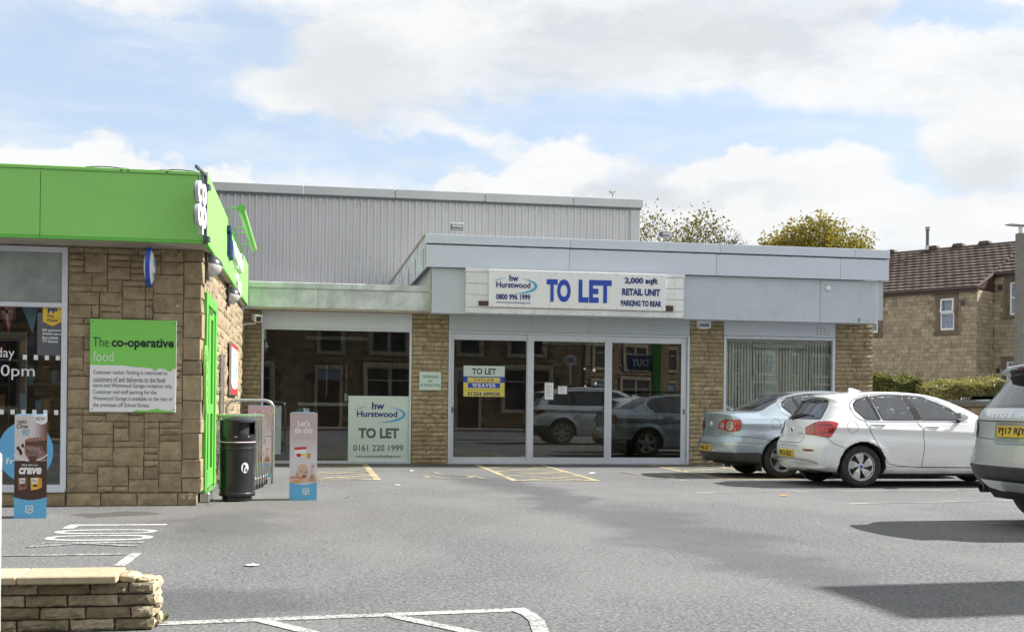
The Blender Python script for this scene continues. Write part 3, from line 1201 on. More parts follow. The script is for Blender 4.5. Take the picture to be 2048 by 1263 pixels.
xs = [-9.0, -4.4, -2.4, -0.03, 2.37, 4.79, 7.23, 9.21]
for a, b_ in zip(xs[:-1], xs[1:]):
    wbox('parapet_flashing', 'flashing', wh, a + 0.006, b_ - 0.006, 31.84, 32.3, 6.665, 6.895, 0.012)
wbox('gutter_shadow_strip', 'darksteel', wh, -9.0, 9.16, 31.90, 31.96, 6.61, 6.66)
wbox('side_wall', 'cladding', wh, 9.0, 9.1, 32.12, 52, 0, 6.66)
wbox('roof', 'flashing', wh, -9.0, 9.0, 32.3, 52, 6.5, 6.66)
wbox('base_wall', 'mortar', wh, -9.0, 8.98, 32.05, 32.2, 0, 6.6)

# ================================================================ CORNER SHOP
cs = thing('corner_shop', 'stone corner shop with a bright green fascia on the left', 'shop building', (-1.13, 13.88, 0))
CF = 13.88
rnd = random.Random(11)
wbox('mortar', 'mortar', cs, -2.565, -1.18, CF, CF + 0.4, 0, 2.90)
wbox('mortar', 'mortar_side', cs, -1.45, -1.155, CF + 0.42, 14.22, 0, 2.92)
wbox('mortar', 'mortar_side', cs, -1.45, -1.155, 15.78, F - 0.03, 0, 2.95)
wbox('mortar', 'mortar_side', cs, -1.45, -1.155, 14.22, 15.78, 2.44, 2.94)
sizes = [(2, 1), (3, 2), (2, 2), (3, 1), (4, 2), (3, 1), (3, 2), (2, 1), (2, 1), (3, 3), (4, 2), (4, 1), (4, 3), (5, 2)]
for r in coursed(-2.56, -1.16, 0.0, 0.145, 0.145, 0.30, 0.45, rnd, 0.012):
    wpiece('stone', r, CF - 0.04, 0.06, 0.014, 'rubble', cs, rnd, nx=5, nz=2)
for r in ashlar(-2.56, -1.33, 0.15, 2.87, (0.082, 0.0715), sizes, rnd, 0.009):
    wpiece('stone', r, CF - 0.020 - rnd.uniform(0, .014), 0.05, 0.018, 'rubble', cs, rnd, nx=5, nz=3)
# corner quoins, whole blocks seen from both sides
z = 0.15
q = 0
while z < 2.86:
    h = rnd.choice((0.16, 0.21, 0.25, 0.29))
    h = min(h, 2.87 - z)
    long_ = q % 2
    x0 = -1.325
    b = MB()
    nn = 4
    x1q = -1.125 + rnd.uniform(-0.012, 0.012)
    bm_ = rnd.uniform(0.0, 0.02)
    b.bbox(x0, x1q, CF - 0.02 - bm_ * .6, CF + (0.33 if long_ else 0.30), z + 0.004, z + h - 0.004, 0.008)
    mbq = b
    # knock the faces about
    V = []
    for v in mbq.V:
        V.append((v[0] + rnd.uniform(-1, 1) * 0.008, v[1] + rnd.uniform(-1, 1) * 0.008, v[2] + rnd.uniform(-1, 1) * 0.004))
    mbq.V = V
    wobj(mbq, 'quoin', 'rubble', cs)
    z += h
    q += 1
# side wall stones
szs = [(3, 1), (3, 2), (4, 2), (2, 2), (4, 1), (5, 2), (3, 2), (2, 1)]
for (ya, yb, za, zb) in ((15.78, F - 0.03, 0.0, 2.90), (14.22, 15.78, 2.44, 2.90)):
    for r in ashlar(ya, yb, za, zb, (0.14, 0.118), szs, rnd, 0.014):
        wpiece('stone', r, 0, 0.05, 0.020, 'rubble_side', cs, rnd, R_(90), x=-1.13 + 0.0, nx=4, nz=2)
# below the window
for r in coursed(-9.0, -2.57, 0.0, 0.15, 0.15, 0.32, 0.5, rnd, 0.012):
    wpiece('stone', r, CF - 0.02, 0.05, 0.012, 'rubble', cs, rnd, nx=5, nz=2)
wbox('mortar', 'mortar', cs, -9.0, -2.57, CF + 0.02, CF + 0.3, 0, 0.15)
wf = MB()
wf.bbox(-2.63, -2.568, CF - 0.03, CF + 0.08, 0.155, 2.86, 0.006)
wf.bbox(-5.0, -4.93, CF - 0.03, CF + 0.08, 0.155, 2.86, 0.006)
for (za, zb) in ((0.155, 0.235), (2.19, 2.242), (2.80, 2.86)):
    wf.bbox(-9.0, -5.0, CF - 0.028, CF + 0.08, za, zb, 0.006)
    wf.bbox(-4.93, -2.63, CF - 0.028, CF + 0.08, za, zb, 0.006)
wf = wobj(wf, 'window_frame', 'alu_white', cs)
for (xa, xb) in ((-9.0, -5.0), (-4.93, -2.63)):
    wbox('pane', 'shopglass', wf, xa, xb, CF + 0.02, CF + 0.022, 0.236, 2.189)
    wbox('frosted_pane', 'frost', wf, xa, xb, CF + 0.02, CF + 0.026, 2.243, 2.799)
wbox('sill', 'alu_white', cs, -9.0, -2.575, CF - 0.07, CF - 0.031, 0.152, 0.19, 0.006)
wbox('soffit', 'soffit', cs, -9.0, -1.06, 13.325, CF + 0.05, 2.872, 2.92)
sf = MB()
sf.add([(-1.16, 13.9, 2.872), (-1.05, 13.9, 2.872), (-1.05, 23.06, 2.985), (-1.16, 23.06, 2.985),
        (-1.16, 13.9, 2.92), (-1.05, 13.9, 2.92), (-1.05, 23.06, 3.02), (-1.16, 23.06, 3.02)],
       [(0, 1, 2, 3), (4, 7, 6, 5), (0, 4, 5, 1), (2, 6, 7, 3)])
wobj(sf, 'soffit', 'soffit', cs)
# green fascia: front panels, trims, side panel
xs = [-9.0, -5.9, -4.33, -2.752, -1.065]
for a, b_ in zip(xs[:-1], xs[1:]):
    wbox('fascia_panel', 'green', cs, a + 0.003, b_ - 0.003, 13.30, 13.32, 2.905, 3.605, 0.003)
    wbox('fascia_cap', 'green', cs, a + 0.001, b_ - 0.001, 13.285, 13.36, 3.608, 3.645, 0.004)
    wbox('fascia_base', 'green2', cs, a + 0.001, b_ - 0.001, 13.288, 13.33, 2.872, 2.902, 0.004)
wbox('corner_trim', 'green', cs, -1.064, -1.030, 13.285, 13.33, 2.872, 3.645, 0.004)
sp = MB()
ys = [13.332, 16.5, 19.8, 23.055]
for k, (ya, yb) in enumerate(zip(ys[:-1], ys[1:])):
    def zt(y, base): return base + (y - 13.33) / 9.73 * 0.125
    s_ = MB()
    s_.prism([(ya + .002, zt(ya, 2.90)), (yb - .002, zt(yb, 2.90)), (yb - .002, zt(yb, 3.64)), (ya + .002, zt(ya, 3.64))], -1.055, -1.035, 'x')
    wobj(s_, 'fascia_panel', 'green', cs)
    s_ = MB()
    s_.prism([(ya, zt(ya, 2.865)), (yb, zt(yb, 2.865)), (yb, zt(yb, 2.897)), (ya, zt(ya, 2.897))], -1.07, -1.025, 'x')
    wobj(s_, 'fascia_base', 'green2', cs)
wbox('roof', 'flashing', cs, -9.0, -1.07, 13.37, 23.0, 2.95, 3.60)
# loose black cable and clips along the top edge
cb = MB()
pts = [(-2.3 + 0.06 * k, 13.33, 3.652 + 0.012 * math.sin(k * 0.5) * (1 if k % 7 else 0.2)) for k in range(20)]
cb.tube(pts, 0.006, 5)
wobj(cb, 'cable', 'rubber', cs)
for xx in (-1.94, -1.87, -1.47, -1.09):
    wbox('clip', 'darksteel', cs, xx, xx + 0.022, 13.278, 13.2845, 3.615, 3.635)
# green door in the side wall
dr = MB()
dr.bbox(-1.17, -1.09, 14.22, 14.34, 0.12, 2.44, 0.008)
dr.bbox(-1.17, -1.09, 15.66, 15.78, 0.12, 2.44, 0.008)
dr.bbox(-1.17, -1.09, 14.34, 15.66, 2.30, 2.44, 0.008)
drf = wobj(dr, 'door_frame', 'green2', cs)
dl = MB()
for (a, b_) in ((14.345, 14.99), (15.01, 15.655)):
    dl.bbox(-1.155, -1.115, a, a + 0.11, 0.13, 2.29, 0.006)
    dl.bbox(-1.155, -1.115, b_ - 0.11, b_, 0.13, 2.29, 0.006)
    dl.bbox(-1.155, -1.115, a + .11, b_ - .11, 2.18, 2.29, 0.006)
    dl.bbox(-1.155, -1.115, a + .11, b_ - .11, 0.13, 0.34, 0.006)
    dl.bbox(-1.155, -1.115, a + .11, b_ - .11, 1.02, 1.14, 0.006)
door = wobj(dl, 'door', 'green2', cs)
wbox('pane', 'carglass', door, -1.14, -1.137, 14.455, 14.88, 0.34, 2.18)
wbox('pane', 'carglass', door, -1.14, -1.137, 15.12, 15.545, 0.34, 2.18)
wbox('threshold', 'steel', cs, -1.2, -1.05, 14.22, 15.78, 0.0, 0.118, 0.01)
wbox('door_closer', 'steel', door, -1.112, -1.07, 14.6, 14.75, 2.20, 2.26)
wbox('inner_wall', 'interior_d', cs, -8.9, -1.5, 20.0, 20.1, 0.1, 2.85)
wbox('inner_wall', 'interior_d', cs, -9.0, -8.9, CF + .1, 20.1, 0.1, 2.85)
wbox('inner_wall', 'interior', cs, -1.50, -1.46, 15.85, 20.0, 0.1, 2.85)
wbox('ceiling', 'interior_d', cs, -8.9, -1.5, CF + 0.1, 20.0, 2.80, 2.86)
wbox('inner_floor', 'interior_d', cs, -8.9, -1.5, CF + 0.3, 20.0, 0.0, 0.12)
pp = MB().tube([(-1.09, 16.8, 0.9), (-1.09, 16.8, 1.82)], 0.035, 8)
wobj(pp, 'conduit_pipe', 'steel', cs, True)
# ================================================================ SIGNS AND FIXTURES
NY = (0, -1, 0)
UX = (1, 0, 0)
# timber backing board on the low fascia
bb = thing('sign_backing', 'weathered white boarded panel behind the wide letting sign', 'backing board', (5.23, 22.8, 2.93))
rb = random.Random(4)
for (xa, xb) in ((3.06, 4.40), (4.40, 6.18), (6.18, 7.40)):
    z = 2.93
    for k, h in enumerate((0.115, 0.24, 0.215, 0.215)):
        o = wbox('plank', 'board', bb, xa + .002, xb - .002, 22.66 + rb.uniform(0, .006), 22.83, z + .003, z + h - .003, 0.004)
        z += h
wbox('edge_strip', 'board', bb, 3.05, 7.41, 22.655, 22.835, 3.718, 3.786, 0.004)
wbox('bracket', 'printbrown', bb, 3.30, 3.50, 22.63, 22.656, 3.075, 3.165)
wbox('bracket', 'printbrown', bb, 7.0, 7.17, 22.63, 22.656, 3.055, 3.165)
nl = MB()
for k in range(15):
    nl.box(3.1 + k * 0.305, 3.118 + k * 0.305, 22.652, 22.658, 2.95, 2.966)
wobj(nl, 'nail', 'soffit', bb)


def hw_logo(sh, u0, v0, w, h, with_name=True):
    """swoosh mark: box u0,v0,w,h encloses the ellipse"""
    cu, cv = u0 + w * 0.44, v0 + h * 0.47
    sh.swoosh('logo', 'printcyan', cu, cv, w * 0.52, h * 0.45, h * 0.13, -95, 72, 2, 48, 0.06)
    sh.swoosh('logo', 'printcyan', cu, cv, w * 0.52, h * 0.45, h * 0.035, 112, 152, 2, 24, 0.1)


# wide letting sign
ls = thing('letting_sign', 'long white letting sign with big blue words fixed on the boarded panel', 'sign', (5.25, 22.62, 3.06))
SX0, SX1, SZ0, SZ1 = 3.49, 7.01, 3.06, 3.765
def SU(f): return (SX0 - 5.25) + f * (SX1 - SX0)
def SV(f): return f * (SZ1 - SZ0)
for a, b_ in ((3.49, 4.683), (4.683, 5.862), (5.862, 7.01)):
    wbox('panel', 'printw', ls, a + .0015, b_ - .0015, 22.612, 22.645, SZ0, SZ1, 0.002)
sh = Sheet((0, -0.012, 0), UX, NY, ls, 0.003)
def T(mat, st, u0, u1, v0, v1, bold=0.0, name='lettering', **k):
    sh.text(name, mat, st, SU(u0), SU(u1), SV(v0), SV(v1), 1, bold, **k)
T('printnavy', 'hw', .112, .163, .70, .875, 0.035, 'logo')
T('printnavy', 'Hurstwood', .040, .230, .52, .685, 0.028, 'logo')
sh.swoosh('logo', 'printcyan', SU(.135), SV(.585), (SX1 - SX0) * .125, (SZ1 - SZ0) * .215, .055, -88, 68, 2, 48, .06)
sh.swoosh('logo', 'printcyan', SU(.135), SV(.585), (SX1 - SX0) * .125, (SZ1 - SZ0) * .215, .014, 110, 150, 2, 24, .2)
T('printnavy', '0800 996 1999', .040, .230, .195, .355, 0.035)
T('printnavy', 'www.hurstwoodholdings.com', .040, .230, .085, .150, 0.012)
T('printblue', 'TO', .320, .456, .165, .795, 0.048)
T('printblue', 'LET', .500, .688, .172, .80, 0.048, space=1.08)
T('printnavy', '2,000 sqft', .762, .952, .69, .90, 0.045)
T('printnavy', 'RETAIL UNIT', .747, .967, .40, .595, 0.05)
T('printnavy', 'PARKING TO REAR', .741, .975, .105, .27, 0.05)
sh.done()
sc_ = MB()
for u in np.linspace(0.02, 0.98, 12):
    for v in (0.04, 0.955):
        sc_.box(SU(u) + 5.25 - .006, SU(u) + 5.25 + .006, 22.607, 22.6115, SZ0 + SV(v) - .006, SZ0 + SV(v) + .006)
wobj(sc_, 'screw', 'printgrey', ls)

# poster in window one
PY_ = F + 0.030
ps = thing('window_poster', 'large pale letting poster with blue swoosh low in the left shop window', 'poster', (1.48, PY_, 0.055))
MB().box(-.595, .595, 0, 0.004, 0, 1.275).obj('sheet', M['printpale'], ps)
sh = Sheet((-.595, 0, 0), UX, NY, ps, 0.0015)
W, H = 1.19, 1.275
def T2(mat, st, u0, u1, v0, v1, bold, name='lettering'):
    sh.text(name, mat, st, u0 * W, u1 * W, v0 * H, v1 * H, 2, bold)
T2('printnavy', 'hw', .385, .592, .794, .905, .035, 'logo')
T2('printnavy', 'Hurstwood', .141, .807, .675, .772, .03, 'logo')
sh.swoosh('logo', 'printcyan', .48 * W, .72 * H, .44 * W, .125 * H, .055, -92, 66, 3, 48, .06)
sh.swoosh('logo', 'printcyan', .48 * W, .72 * H, .44 * W, .125 * H, .016, 112, 150, 3, 24, .2)
T2('printgrey', 'TO LET', .169, .837, .347, .508, .045)
T2('printgrey', '0161 220 1999', .086, .908, .153, .25, .012)
T2('printgrey', 'www.hurstwoodholdings.com', .126, .868, .04, .095, .012)
sh.done()

# agents' poster behind the first sliding door
ps = thing('agent_poster', 'yellow and blue surveyors poster on the first sliding door', 'poster', (3.57, F + 0.036, 1.344))
MB().box(-.415, .415, 0, 0.003, 0, .613).obj('sheet', M['printyel'], ps)
sh = Sheet((-.415, 0, 0), UX, NY, ps, 0.0006)
W, H = .83, .613
sh.rect('band', 'printpale', 0, W, .66 * H, H, 1)
sh.rect('band', 'printblue', 0, W, .455 * H, .655 * H, 1)
sh.rect('band', 'printyel', .10 * W, .89 * W, .468 * H, .622 * H, 2)
sh.rect('band', 'printblue', .106 * W, .887 * W, .28 * H, .44 * H, 2)
T2('printk', 'TO LET', .20, .795, .72, .92, .03)
sh.text('lettering', 'printnavy', 'TAYLOR', .247 * W, .742 * W, .493 * H, .592 * H, 3, .02, 0, 1.3)
sh.text('lettering', 'printw', 'WEAVER', .212 * W, .784 * W, .305 * H, .418 * H, 3, .03, 0, 1.3)
sh.text('lettering', 'printbrown', 'CHARTERED SURVEYORS', .10 * W, .89 * W, .20 * H, .24 * H, 3, 0, 0, 1.4)
T2('printnavy', '01254 699030', .10, .89, .02, .153, .03)
sh.done()

tsn = thing('warning_sign', 'small white sign warning trespassers on the stone pier', 'sign', (2.48, F - 0.06, 1.458))
MB().bbox(-.215, .215, 0, 0.02, 0, .36, 0.003).obj('plate', M['printpale'], tsn)
sh = Sheet((-.215, 0, 0), UX, NY, tsn, 0.002)
W, H = .43, .36
T2('printdkgreen', 'TRESPASSERS', .12, .88, .66, .82, .01)
T2('printdkgreen', 'WILL', .40, .61, .43, .57, .01)
T2('printdkgreen', 'BE PROSECUTED', .06, .95, .19, .34, .01)
sh.done()

# notices and scraps on the middle door
for (x0, x1, z0, z1, lab) in ((4.79, 4.99, 1.303, 1.635, 'tall printed notice in a dark sleeve on the middle sliding door'),
                              (5.065, 5.27, 1.419, 1.568, 'small wide notice in a dark sleeve on the middle sliding door')):
    t = thing('paper_notice', lab, 'notice', ((x0 + x1) / 2, F + 0.003, z0), 0, 'paper notices on the middle door')
    w = (x1 - x0) / 2
    MB().box(-w, w, 0, .0015, -.02, z1 - z0 + .02).obj('sleeve', M['printgrey'], t)
    sh = Sheet((-w, 0, 0), UX, NY, t, 0.001)
    sh.rect('paper', 'printw', .012, 2 * w - .012, 0, z1 - z0, 1)
    nrow = 9 if z1 - z0 > .2 else 5
    for k in range(nrow):
        v = (z1 - z0) * (0.9 - 0.8 * k / nrow)
        sh.rect('print_line', 'printgrey', .04, (2 * w - .04) * (0.95 if k % 3 else 0.6), v - .006, v, 2)
    sh.done()
rb = random.Random(9)
for k, (x, z, s_) in enumerate(((5.62, 1.93, .04), (5.82, 1.90, .06), (5.64, 1.58, .04), (5.85, 1.64, .05))):
    a = rb.uniform(0, 360)
    pts = [(s_ * math.cos(R_(a + q)) * rb.uniform(.4, .7), s_ * math.sin(R_(a + q)) * rb.uniform(.5, .9)) for q in (0, 70, 150, 220, 290)]
    o = MB().prism(pts, 0, 0.002).obj('torn_tape', M['printw'], None)
    o.location = (x, F - 0.0005, z)
    o['label'] = ('torn scrap of white tape on the middle sliding door, ' + ('upper left', 'upper right', 'lower left', 'lower right')[k] + ' of four')
    o['category'] = 'tape scrap'
    o['group'] = 'tape scraps on the middle door'

# alarm box under the fascia
ab = thing('alarm_box', 'white wedge shaped alarm box under the fascia on the third pier', 'alarm box', (8.105, F - 0.03, 2.78))
MB().prism([(-.145, .165), (.145, .165), (.145, .045), (.10, .01), (.0, 0), (-.10, .01), (-.145, .045)], -0.085, 0.0).obj('case', M['board'], ab)
sh = Sheet((-.145, -.085, 0), UX, NY, ab, 0.002)
sh.text('lettering', 'printnavy', 'nis', .04, .25, .05, .12, 1, .03, 0.35)
sh.stroke('lettering', 'printnavy', [(.03, .085), (.26, .085)], .006, 2)
sh.done()
# sensor dome
sd = thing('sensor', 'small round white sensor on the grey low fascia', 'sensor', (10.496, 22.834, 3.622))
MB().lathe([(0.058, 0), (0.06, -0.03), (0.05, -0.052), (0.025, -0.064), (0.004, -0.068)], (0, 0, 0), 24, 'y').obj('dome', M['board'], sd, True)
MB().lathe([(0.066, -.0005), (0.066, -0.010)], (0, 0, 0), 24, 'y').obj('rim', M['flashing'], sd, True)

# floodlights on the roof edge
def floodlight(loc, lab):
    t = thing('floodlight', lab, 'floodlight', loc, 0, 'floodlights on the fascia top')
    b = MB()
    b.prism([(-.07, .12), (.075, .19), (.085, .23), (.05, .25), (-.06, .245), (-.10, .16)], -.115, .115, 'x')
    # y/u is depth here
    b.obj('housing', M['darksteel'], t)
    MB().bbox(-.12, .12, -.11, .09, .246, .262, .005).obj('cover', M['white'], t)
    g = MB()
    g.quad((-.10, -.095, .135), (.10, -.095, .135), (.10, -.082, .235), (-.10, -.082, .235))
    g.obj('glass', M['steel'], t)
    MB().tube([(-.125, 0, .17), (-.125, 0, .09), (-.06, 0, .03), (0, 0, .02), (.06, 0, .03), (.125, 0, .09), (.125, 0, .17)], .009, 6).obj('bracket', M['steel'], t)
    MB().bbox(-.05, .05, -.04, .04, -.005, .02, .003).obj('foot', M['steel'], t)
    return t
fl = floodlight((2.92, 23.1, 4.43), 'roof floodlight above the left end of the grey fascia')
copy_thing(fl, (7.14, 23.1, 4.43), R_(8), 'roof floodlight near the sparse tree, right of the first')

# ---------------------------------------------------------------- corner shop signs
# customer notice
cn = thing('customer_notice', 'green and white customer parking notice on the shop wall', 'sign', (-1.858, 13.83, 1.045))
MB().bbox(-.462, .462, -.012, .006, 0, 1.025, 0.002).obj('board', M['printw'], cn)
sh = Sheet((-.462, -.012, 0), UX, NY, cn, 0.002)
W, H = .924, 1.025
def Tn(mat, st, u0, u1, v0, v1, bold=0.0, name='lettering', l=3):
    sh.text(name, mat, st, u0 * W, u1 * W, v0 * H, v1 * H, l, bold)
# green upper field with a ragged lower edge, and ragged remains at the foot
rg = [(0.0, .505), (.38, .505), (.52, .487), (.60, .487), (.72, .475), (.735, .455), (.77, .452), (.79, .48), (.88, .47), (.90, .45), (.94, .447), (.96, .475), (1.0, .475), (1, 1), (0, 1)]
sh.poly('green_field', 'printgreen', [(u * W, v * H) for u, v in rg], 1)
rg = [(.50, 0), (.53, .025), (.62, .018), (.74, .03), (.78, .045), (.82, .028), (.90, .018), (.95, .02), (.97, 0)]
sh.poly('green_field', 'printgreen', [(u * W, v * H) for u, v in rg], 1)
Tn('printk', 'The', .032, .215, .700, .805, -0.008)
Tn('printk', 'co-operative', .247, .970, .673, .800, .03)
Tn('printw', 'food', .038, .272, .545, .650, -0.008)
lines = ['Customer notice: Parking is restricted to', 'customers of and deliveries to the food', 'store and Westwood Garage reception only.',
         'Customer and staff parking for the', 'Westwood Garage is available to the rear of', 'the premises off School Street.']
wid = [.855, .83, .92, .735, .92, .655]
for k, (s_, w_) in enumerate(zip(lines, wid)):
    v = .405 - k * .0705
    Tn('printgrey', s_, .040, .040 + w_, v - .012, v + .046, 0.0)
sh.done()
bl_ = MB()
for u in (.03, .97):
    for v in (.03, .97):
        bl_.box(-.462 + u * W - .006, -.462 + u * W + .006, -.0165, -.0125, v * H - .006, v * H + .006)
bl_.obj('bolt', M['printgrey'], cn)

# oval sign seen edge on
ov = thing('oval_sign', 'oval blue rimmed projecting sign seen almost edge on', 'sign', (-1.655, 13.50, 2.625))
b = MB()
prof = [(0.002, -0.058), (.08, -.053), (.15, -.036), (.185, -.022)]
b.lathe([(r, h) for r, h in prof] + [(r, -h) for r, h in reversed(prof)], (0, 0, 0), 36, 'x')
b.obj('face', M['printw'], ov, True)
MB().lathe([(.186, -.0225), (.212, -.022), (.218, 0), (.212, .022), (.186, .0225)], (0, 0, 0), 36, 'x', cap=False).obj('rim', M['printblue'], ov, True)
MB().tube([(0, 0.2, 0.0), (0, .40, 0.0)], .018, 8).obj('arm', M['darksteel'], ov)
sh = Sheet((.056, 0, 0), (0, 1, 0), (1, 0, 0), ov, 0.001)
sh.text('lettering', 'printnavy', 'Post Office', -.10, .10, -.12, -.06, 1, .02)
sh.ell('lettering', 'printcyan', 0, .04, .07, .05, 1)
sh.done()

# hanging cloverleaf sign at the corner
bs = thing('blade_sign', 'white cloverleaf letter sign hanging at the fascia corner', 'sign', (-1.085, 13.04, 2.93), R_(-7))
# local: sign plane is YZ, normal +X
def thick_ring(mb, cy, cz, r, t, x0, x1, a0=0, a1=360, n=28, sz=1.0):
    st = []
    full = a1 - a0 >= 360
    for k in range(n + (0 if full else 1)):
        q = R_(a0 + (a1 - a0) * k / n)
        c, s_ = math.cos(q), math.sin(q)
        ring = [(x0, cy + (r - t) * c, cz + (r - t) * s_ * sz), (x0, cy + (r + t) * c, cz + (r + t) * s_ * sz),
                (x1, cy + (r + t) * c, cz + (r + t) * s_ * sz), (x1, cy + (r - t) * c, cz + (r - t) * s_ * sz)]
        st.append(ring)
    V = [p for r_ in st for p in r_]
    F_ = []
    m = len(st)
    for i in range(m if full else m - 1):
        j = (i + 1) % m
        for e in range(4):
            F_.append((i * 4 + e, i * 4 + (e + 1) % 4, j * 4 + (e + 1) % 4, j * 4 + e))
    if not full:
        F_ += [(0, 1, 2, 3), ((m - 1) * 4 + 3, (m - 1) * 4 + 2, (m - 1) * 4 + 1, (m - 1) * 4)]
    mb.add(V, F_)
dl_, rr, tt = .105, .072, .030
for X_a, X_b, m_, nm_ in ((-.022, .014, 'flashing', 'letter_sides'), (.0145, .022, 'printw', 'letters')):
    b = MB()
    thick_ring(b, -dl_, .44, rr, tt, X_a, X_b, 40, 320, sz=1.15)
    thick_ring(b, dl_, .44, rr, tt, X_a, X_b, sz=1.15)
    thick_ring(b, -dl_, .20, rr, tt, X_a, X_b, sz=1.15)
    thick_ring(b, dl_, .20, rr, tt, X_a, X_b, sz=1.15)
    b.box(X_a + .001, X_b - .001, dl_ - rr - tt, dl_ - rr + tt, .01, .20)
    b.obj(nm_, M[m_], bs)
b = MB()
for (cy, cz) in ((-dl_, .44), (dl_, .44), (-dl_, .20), (dl_, .20)):
    b.lathe([(rr + tt + .008, -.03), (rr + tt + .008, -.021)], (0, cy, cz), 28, 'x')
b.obj('backing', M['printgrey'], bs)
b = MB()
b.bbox(-.015, .015, -.24, .28, .665, .695, .003)
b.bbox(-.02, .02, .235, .265, -.06, .69, .003)
b.bbox(-.012, .05, .20, .30, .52, .58, .003)
b.bbox(-.012, .05, .20, .30, -.04, .02, .003)
b.tube([(0, -.1, .665), (0, -.1, .60), (0, -.1, .55)], .009, 6)
b.tube([(0, .1, .665), (0, .1, .60), (0, .1, .55)], .009, 6)
b.obj('bracket', M['darksteel'], bs)
th = [(0, -.1 + .022 * math.cos(R_(a)), .635 + .022 * math.sin(R_(a))) for a in range(0, 361, 40)]
MB().tube(th, .005, 5).obj('hook', M['steel'], bs)

# bulkhead lamps on the side wall
def bulkhead(loc, lab):
    t = thing('wall_lamp', lab, 'wall lamp', loc, 0, 'round wall lamps on the shop side')
    MB().bbox(0, .05, -.13, .13, -.16, .16, .012).obj('back_box', M['black'], t)
    b = MB()
    pr = [(.128 * math.cos(R_(a)), .05 + .15 * math.sin(R_(a))) for a in range(0, 90, 12)] + [(.004, .20)]
    b.lathe(pr, (0, 0, 0), 28, 'x')
    g_ = b.obj('globe', M['lampglass'], t, True)
    hb = MB()
    n_ = 14
    V = []
    for i in range(8):
        a = R_(i * 90 / 7)
        r, h = .134 * math.cos(a), .052 + .156 * math.sin(a)
        for k in range(n_ + 1):
            q = R_(15 + 150 * k / n_)
            V.append((h, r * math.cos(q), r * math.sin(q)))
    hb.add(V, [(i * (n_ + 1) + k, i * (n_ + 1) + k + 1, (i + 1) * (n_ + 1) + k + 1, (i + 1) * (n_ + 1) + k) for i in range(7) for k in range(n_)])
    hb.obj('hood', M['black'], t, True)
    return t
M['lampglass'] = plain('opal_glass', (0.55, 0.54, 0.52), 0.12, 0, 0.10, 30, 0.4, 60, coat=0.5)
wl = bulkhead((-1.13, 14.2, 2.73), 'nearer round wall lamp with black hood under the green fascia')
copy_thing(wl, (-1.13, 18.2, 2.75), None, 'farther round wall lamp with black hood under the green fascia')

# cctv camera
cc = thing('security_camera', 'white boxed security camera on a wall bracket by the first pier', 'camera', (-1.13, 23.30, 2.66))
b = MB()
b.bbox(-.065, .065, -.24, .10, -.055, .065, .012)
o = b.obj('housing', M['printw'], cc)
o.location = (.24, -.02, .12)
o.rotation_euler = (R_(8), 0, R_(14))
b = MB().bbox(-.045, .045, -.246, -.2405, -.04, .045, .002)
l_ = b.obj('lens_window', M['black'], o)
MB().bbox(-.072, .072, -.27, .05, .0655, .078, .003).obj('sunshield', M['printw'], o)
MB().tube([(-.01, 0, 0), (.10, 0, .01), (.22, 0, .02), (.24, -.02, .07)], [.022, .016, .016, .018], 8).obj('bracket', M['printw'], cc, True)
MB().bbox(-.0, .02, -.05, .05, -.05, .05, .004).obj('wall_plate', M['printw'], cc)

# poster frame and round sign on the side wall
rp = thing('wall_poster', 'red and white opening hours poster on the shop side wall', 'poster', (-1.10, 19.6, 1.30))
MB().bbox(-.005, .022, -1.0, 1.0, -.02, .80, .004).obj('frame', M['steel'], rp)
sh = Sheet((.024, -.96, 0), (0, 1, 0), (1, 0, 0), rp, 0.002)
sh.rect('sheet', 'printred', 0, 1.92, 0, .78, 1)
sh.poly('sheet', 'printw', [(.10, .16), (.35, .10), (.9, .08), (1.55, .10), (1.80, .16), (1.82, .72), (.08, .72)], 2)
sh.text('lettering', 'printcyan', 'coming', .4, 1.4, .60, .66, 3, .01)
for k in range(3):
    sh.text('lettering', 'printsky', ('24', '7', 'x')[k] if k < 2 else 'hrs', .25 + k * .5, .62 + k * .5, .36, .50, 3, .03)
    sh.text('lettering', 'printsky', 'open', .25 + k * .5, .62 + k * .5, .22, .32, 3, .02)
sh.done()
rs = thing('disc_sign', 'bright green oval plate beside the green door', 'sign', (-1.10, 14.02, 1.42))
b = MB()
pts = [(0.15 * math.cos(R_(a)) + 0.0, 0.39 * math.sin(R_(a))) for a in range(0, 360, 12)]
b.prism(pts, 0.0, 0.03, 'x')
b.obj('plate', M['green'], rs)
b = MB()
for z in (-.2, -.08, .06, .2):
    b.box(.0305, .034, -.03, -.015, z, z + .07)
b.obj('slot', M['printk'], rs)
# side fascia lettering
fl_ = thing('fascia_lettering', 'dark and white raised lettering on the green side fascia', 'lettering', (-1.035, 16.6, 3.28))
def solid_text(name, mat, st, w, h, depth, parent, u0=0.0, v0=0.0, bold=0.02, axis='x'):
    Tt, Ff, _ = text_raw(st, bold)
    n_ = len(Tt)
    V = [(depth, u0 + w * x, v0 + h * y) for x, y in Tt] + [(0.0, u0 + w * x, v0 + h * y) for x, y in Tt]
    F_ = [f for f in Ff] + [tuple(n_ + i for i in reversed(f)) for f in Ff]
    from collections import Counter
    ec = Counter()
    for f in Ff:
        for i in range(len(f)):
            ec[(f[i], f[(i + 1) % len(f)])] += 1
    for (a, b_) in list(ec):
        if (b_, a) not in ec:
            F_.append((b_, a, n_ + a, n_ + b_))
    b = MB()
    b.add(V, F_)
    return b.obj(name, M[mat], parent)
solid_text('letters', 'printnavy', 'The', .75, .40, .05, fl_, 0, -.12, .02)
solid_text('letters', 'printw', 'co-operative', 2.5, .36, .06, fl_, 0.9, -.10, .04)
solid_text('letters', 'printw', 'food', .9, .30, .04, fl_, 2.3, -.42, .02)
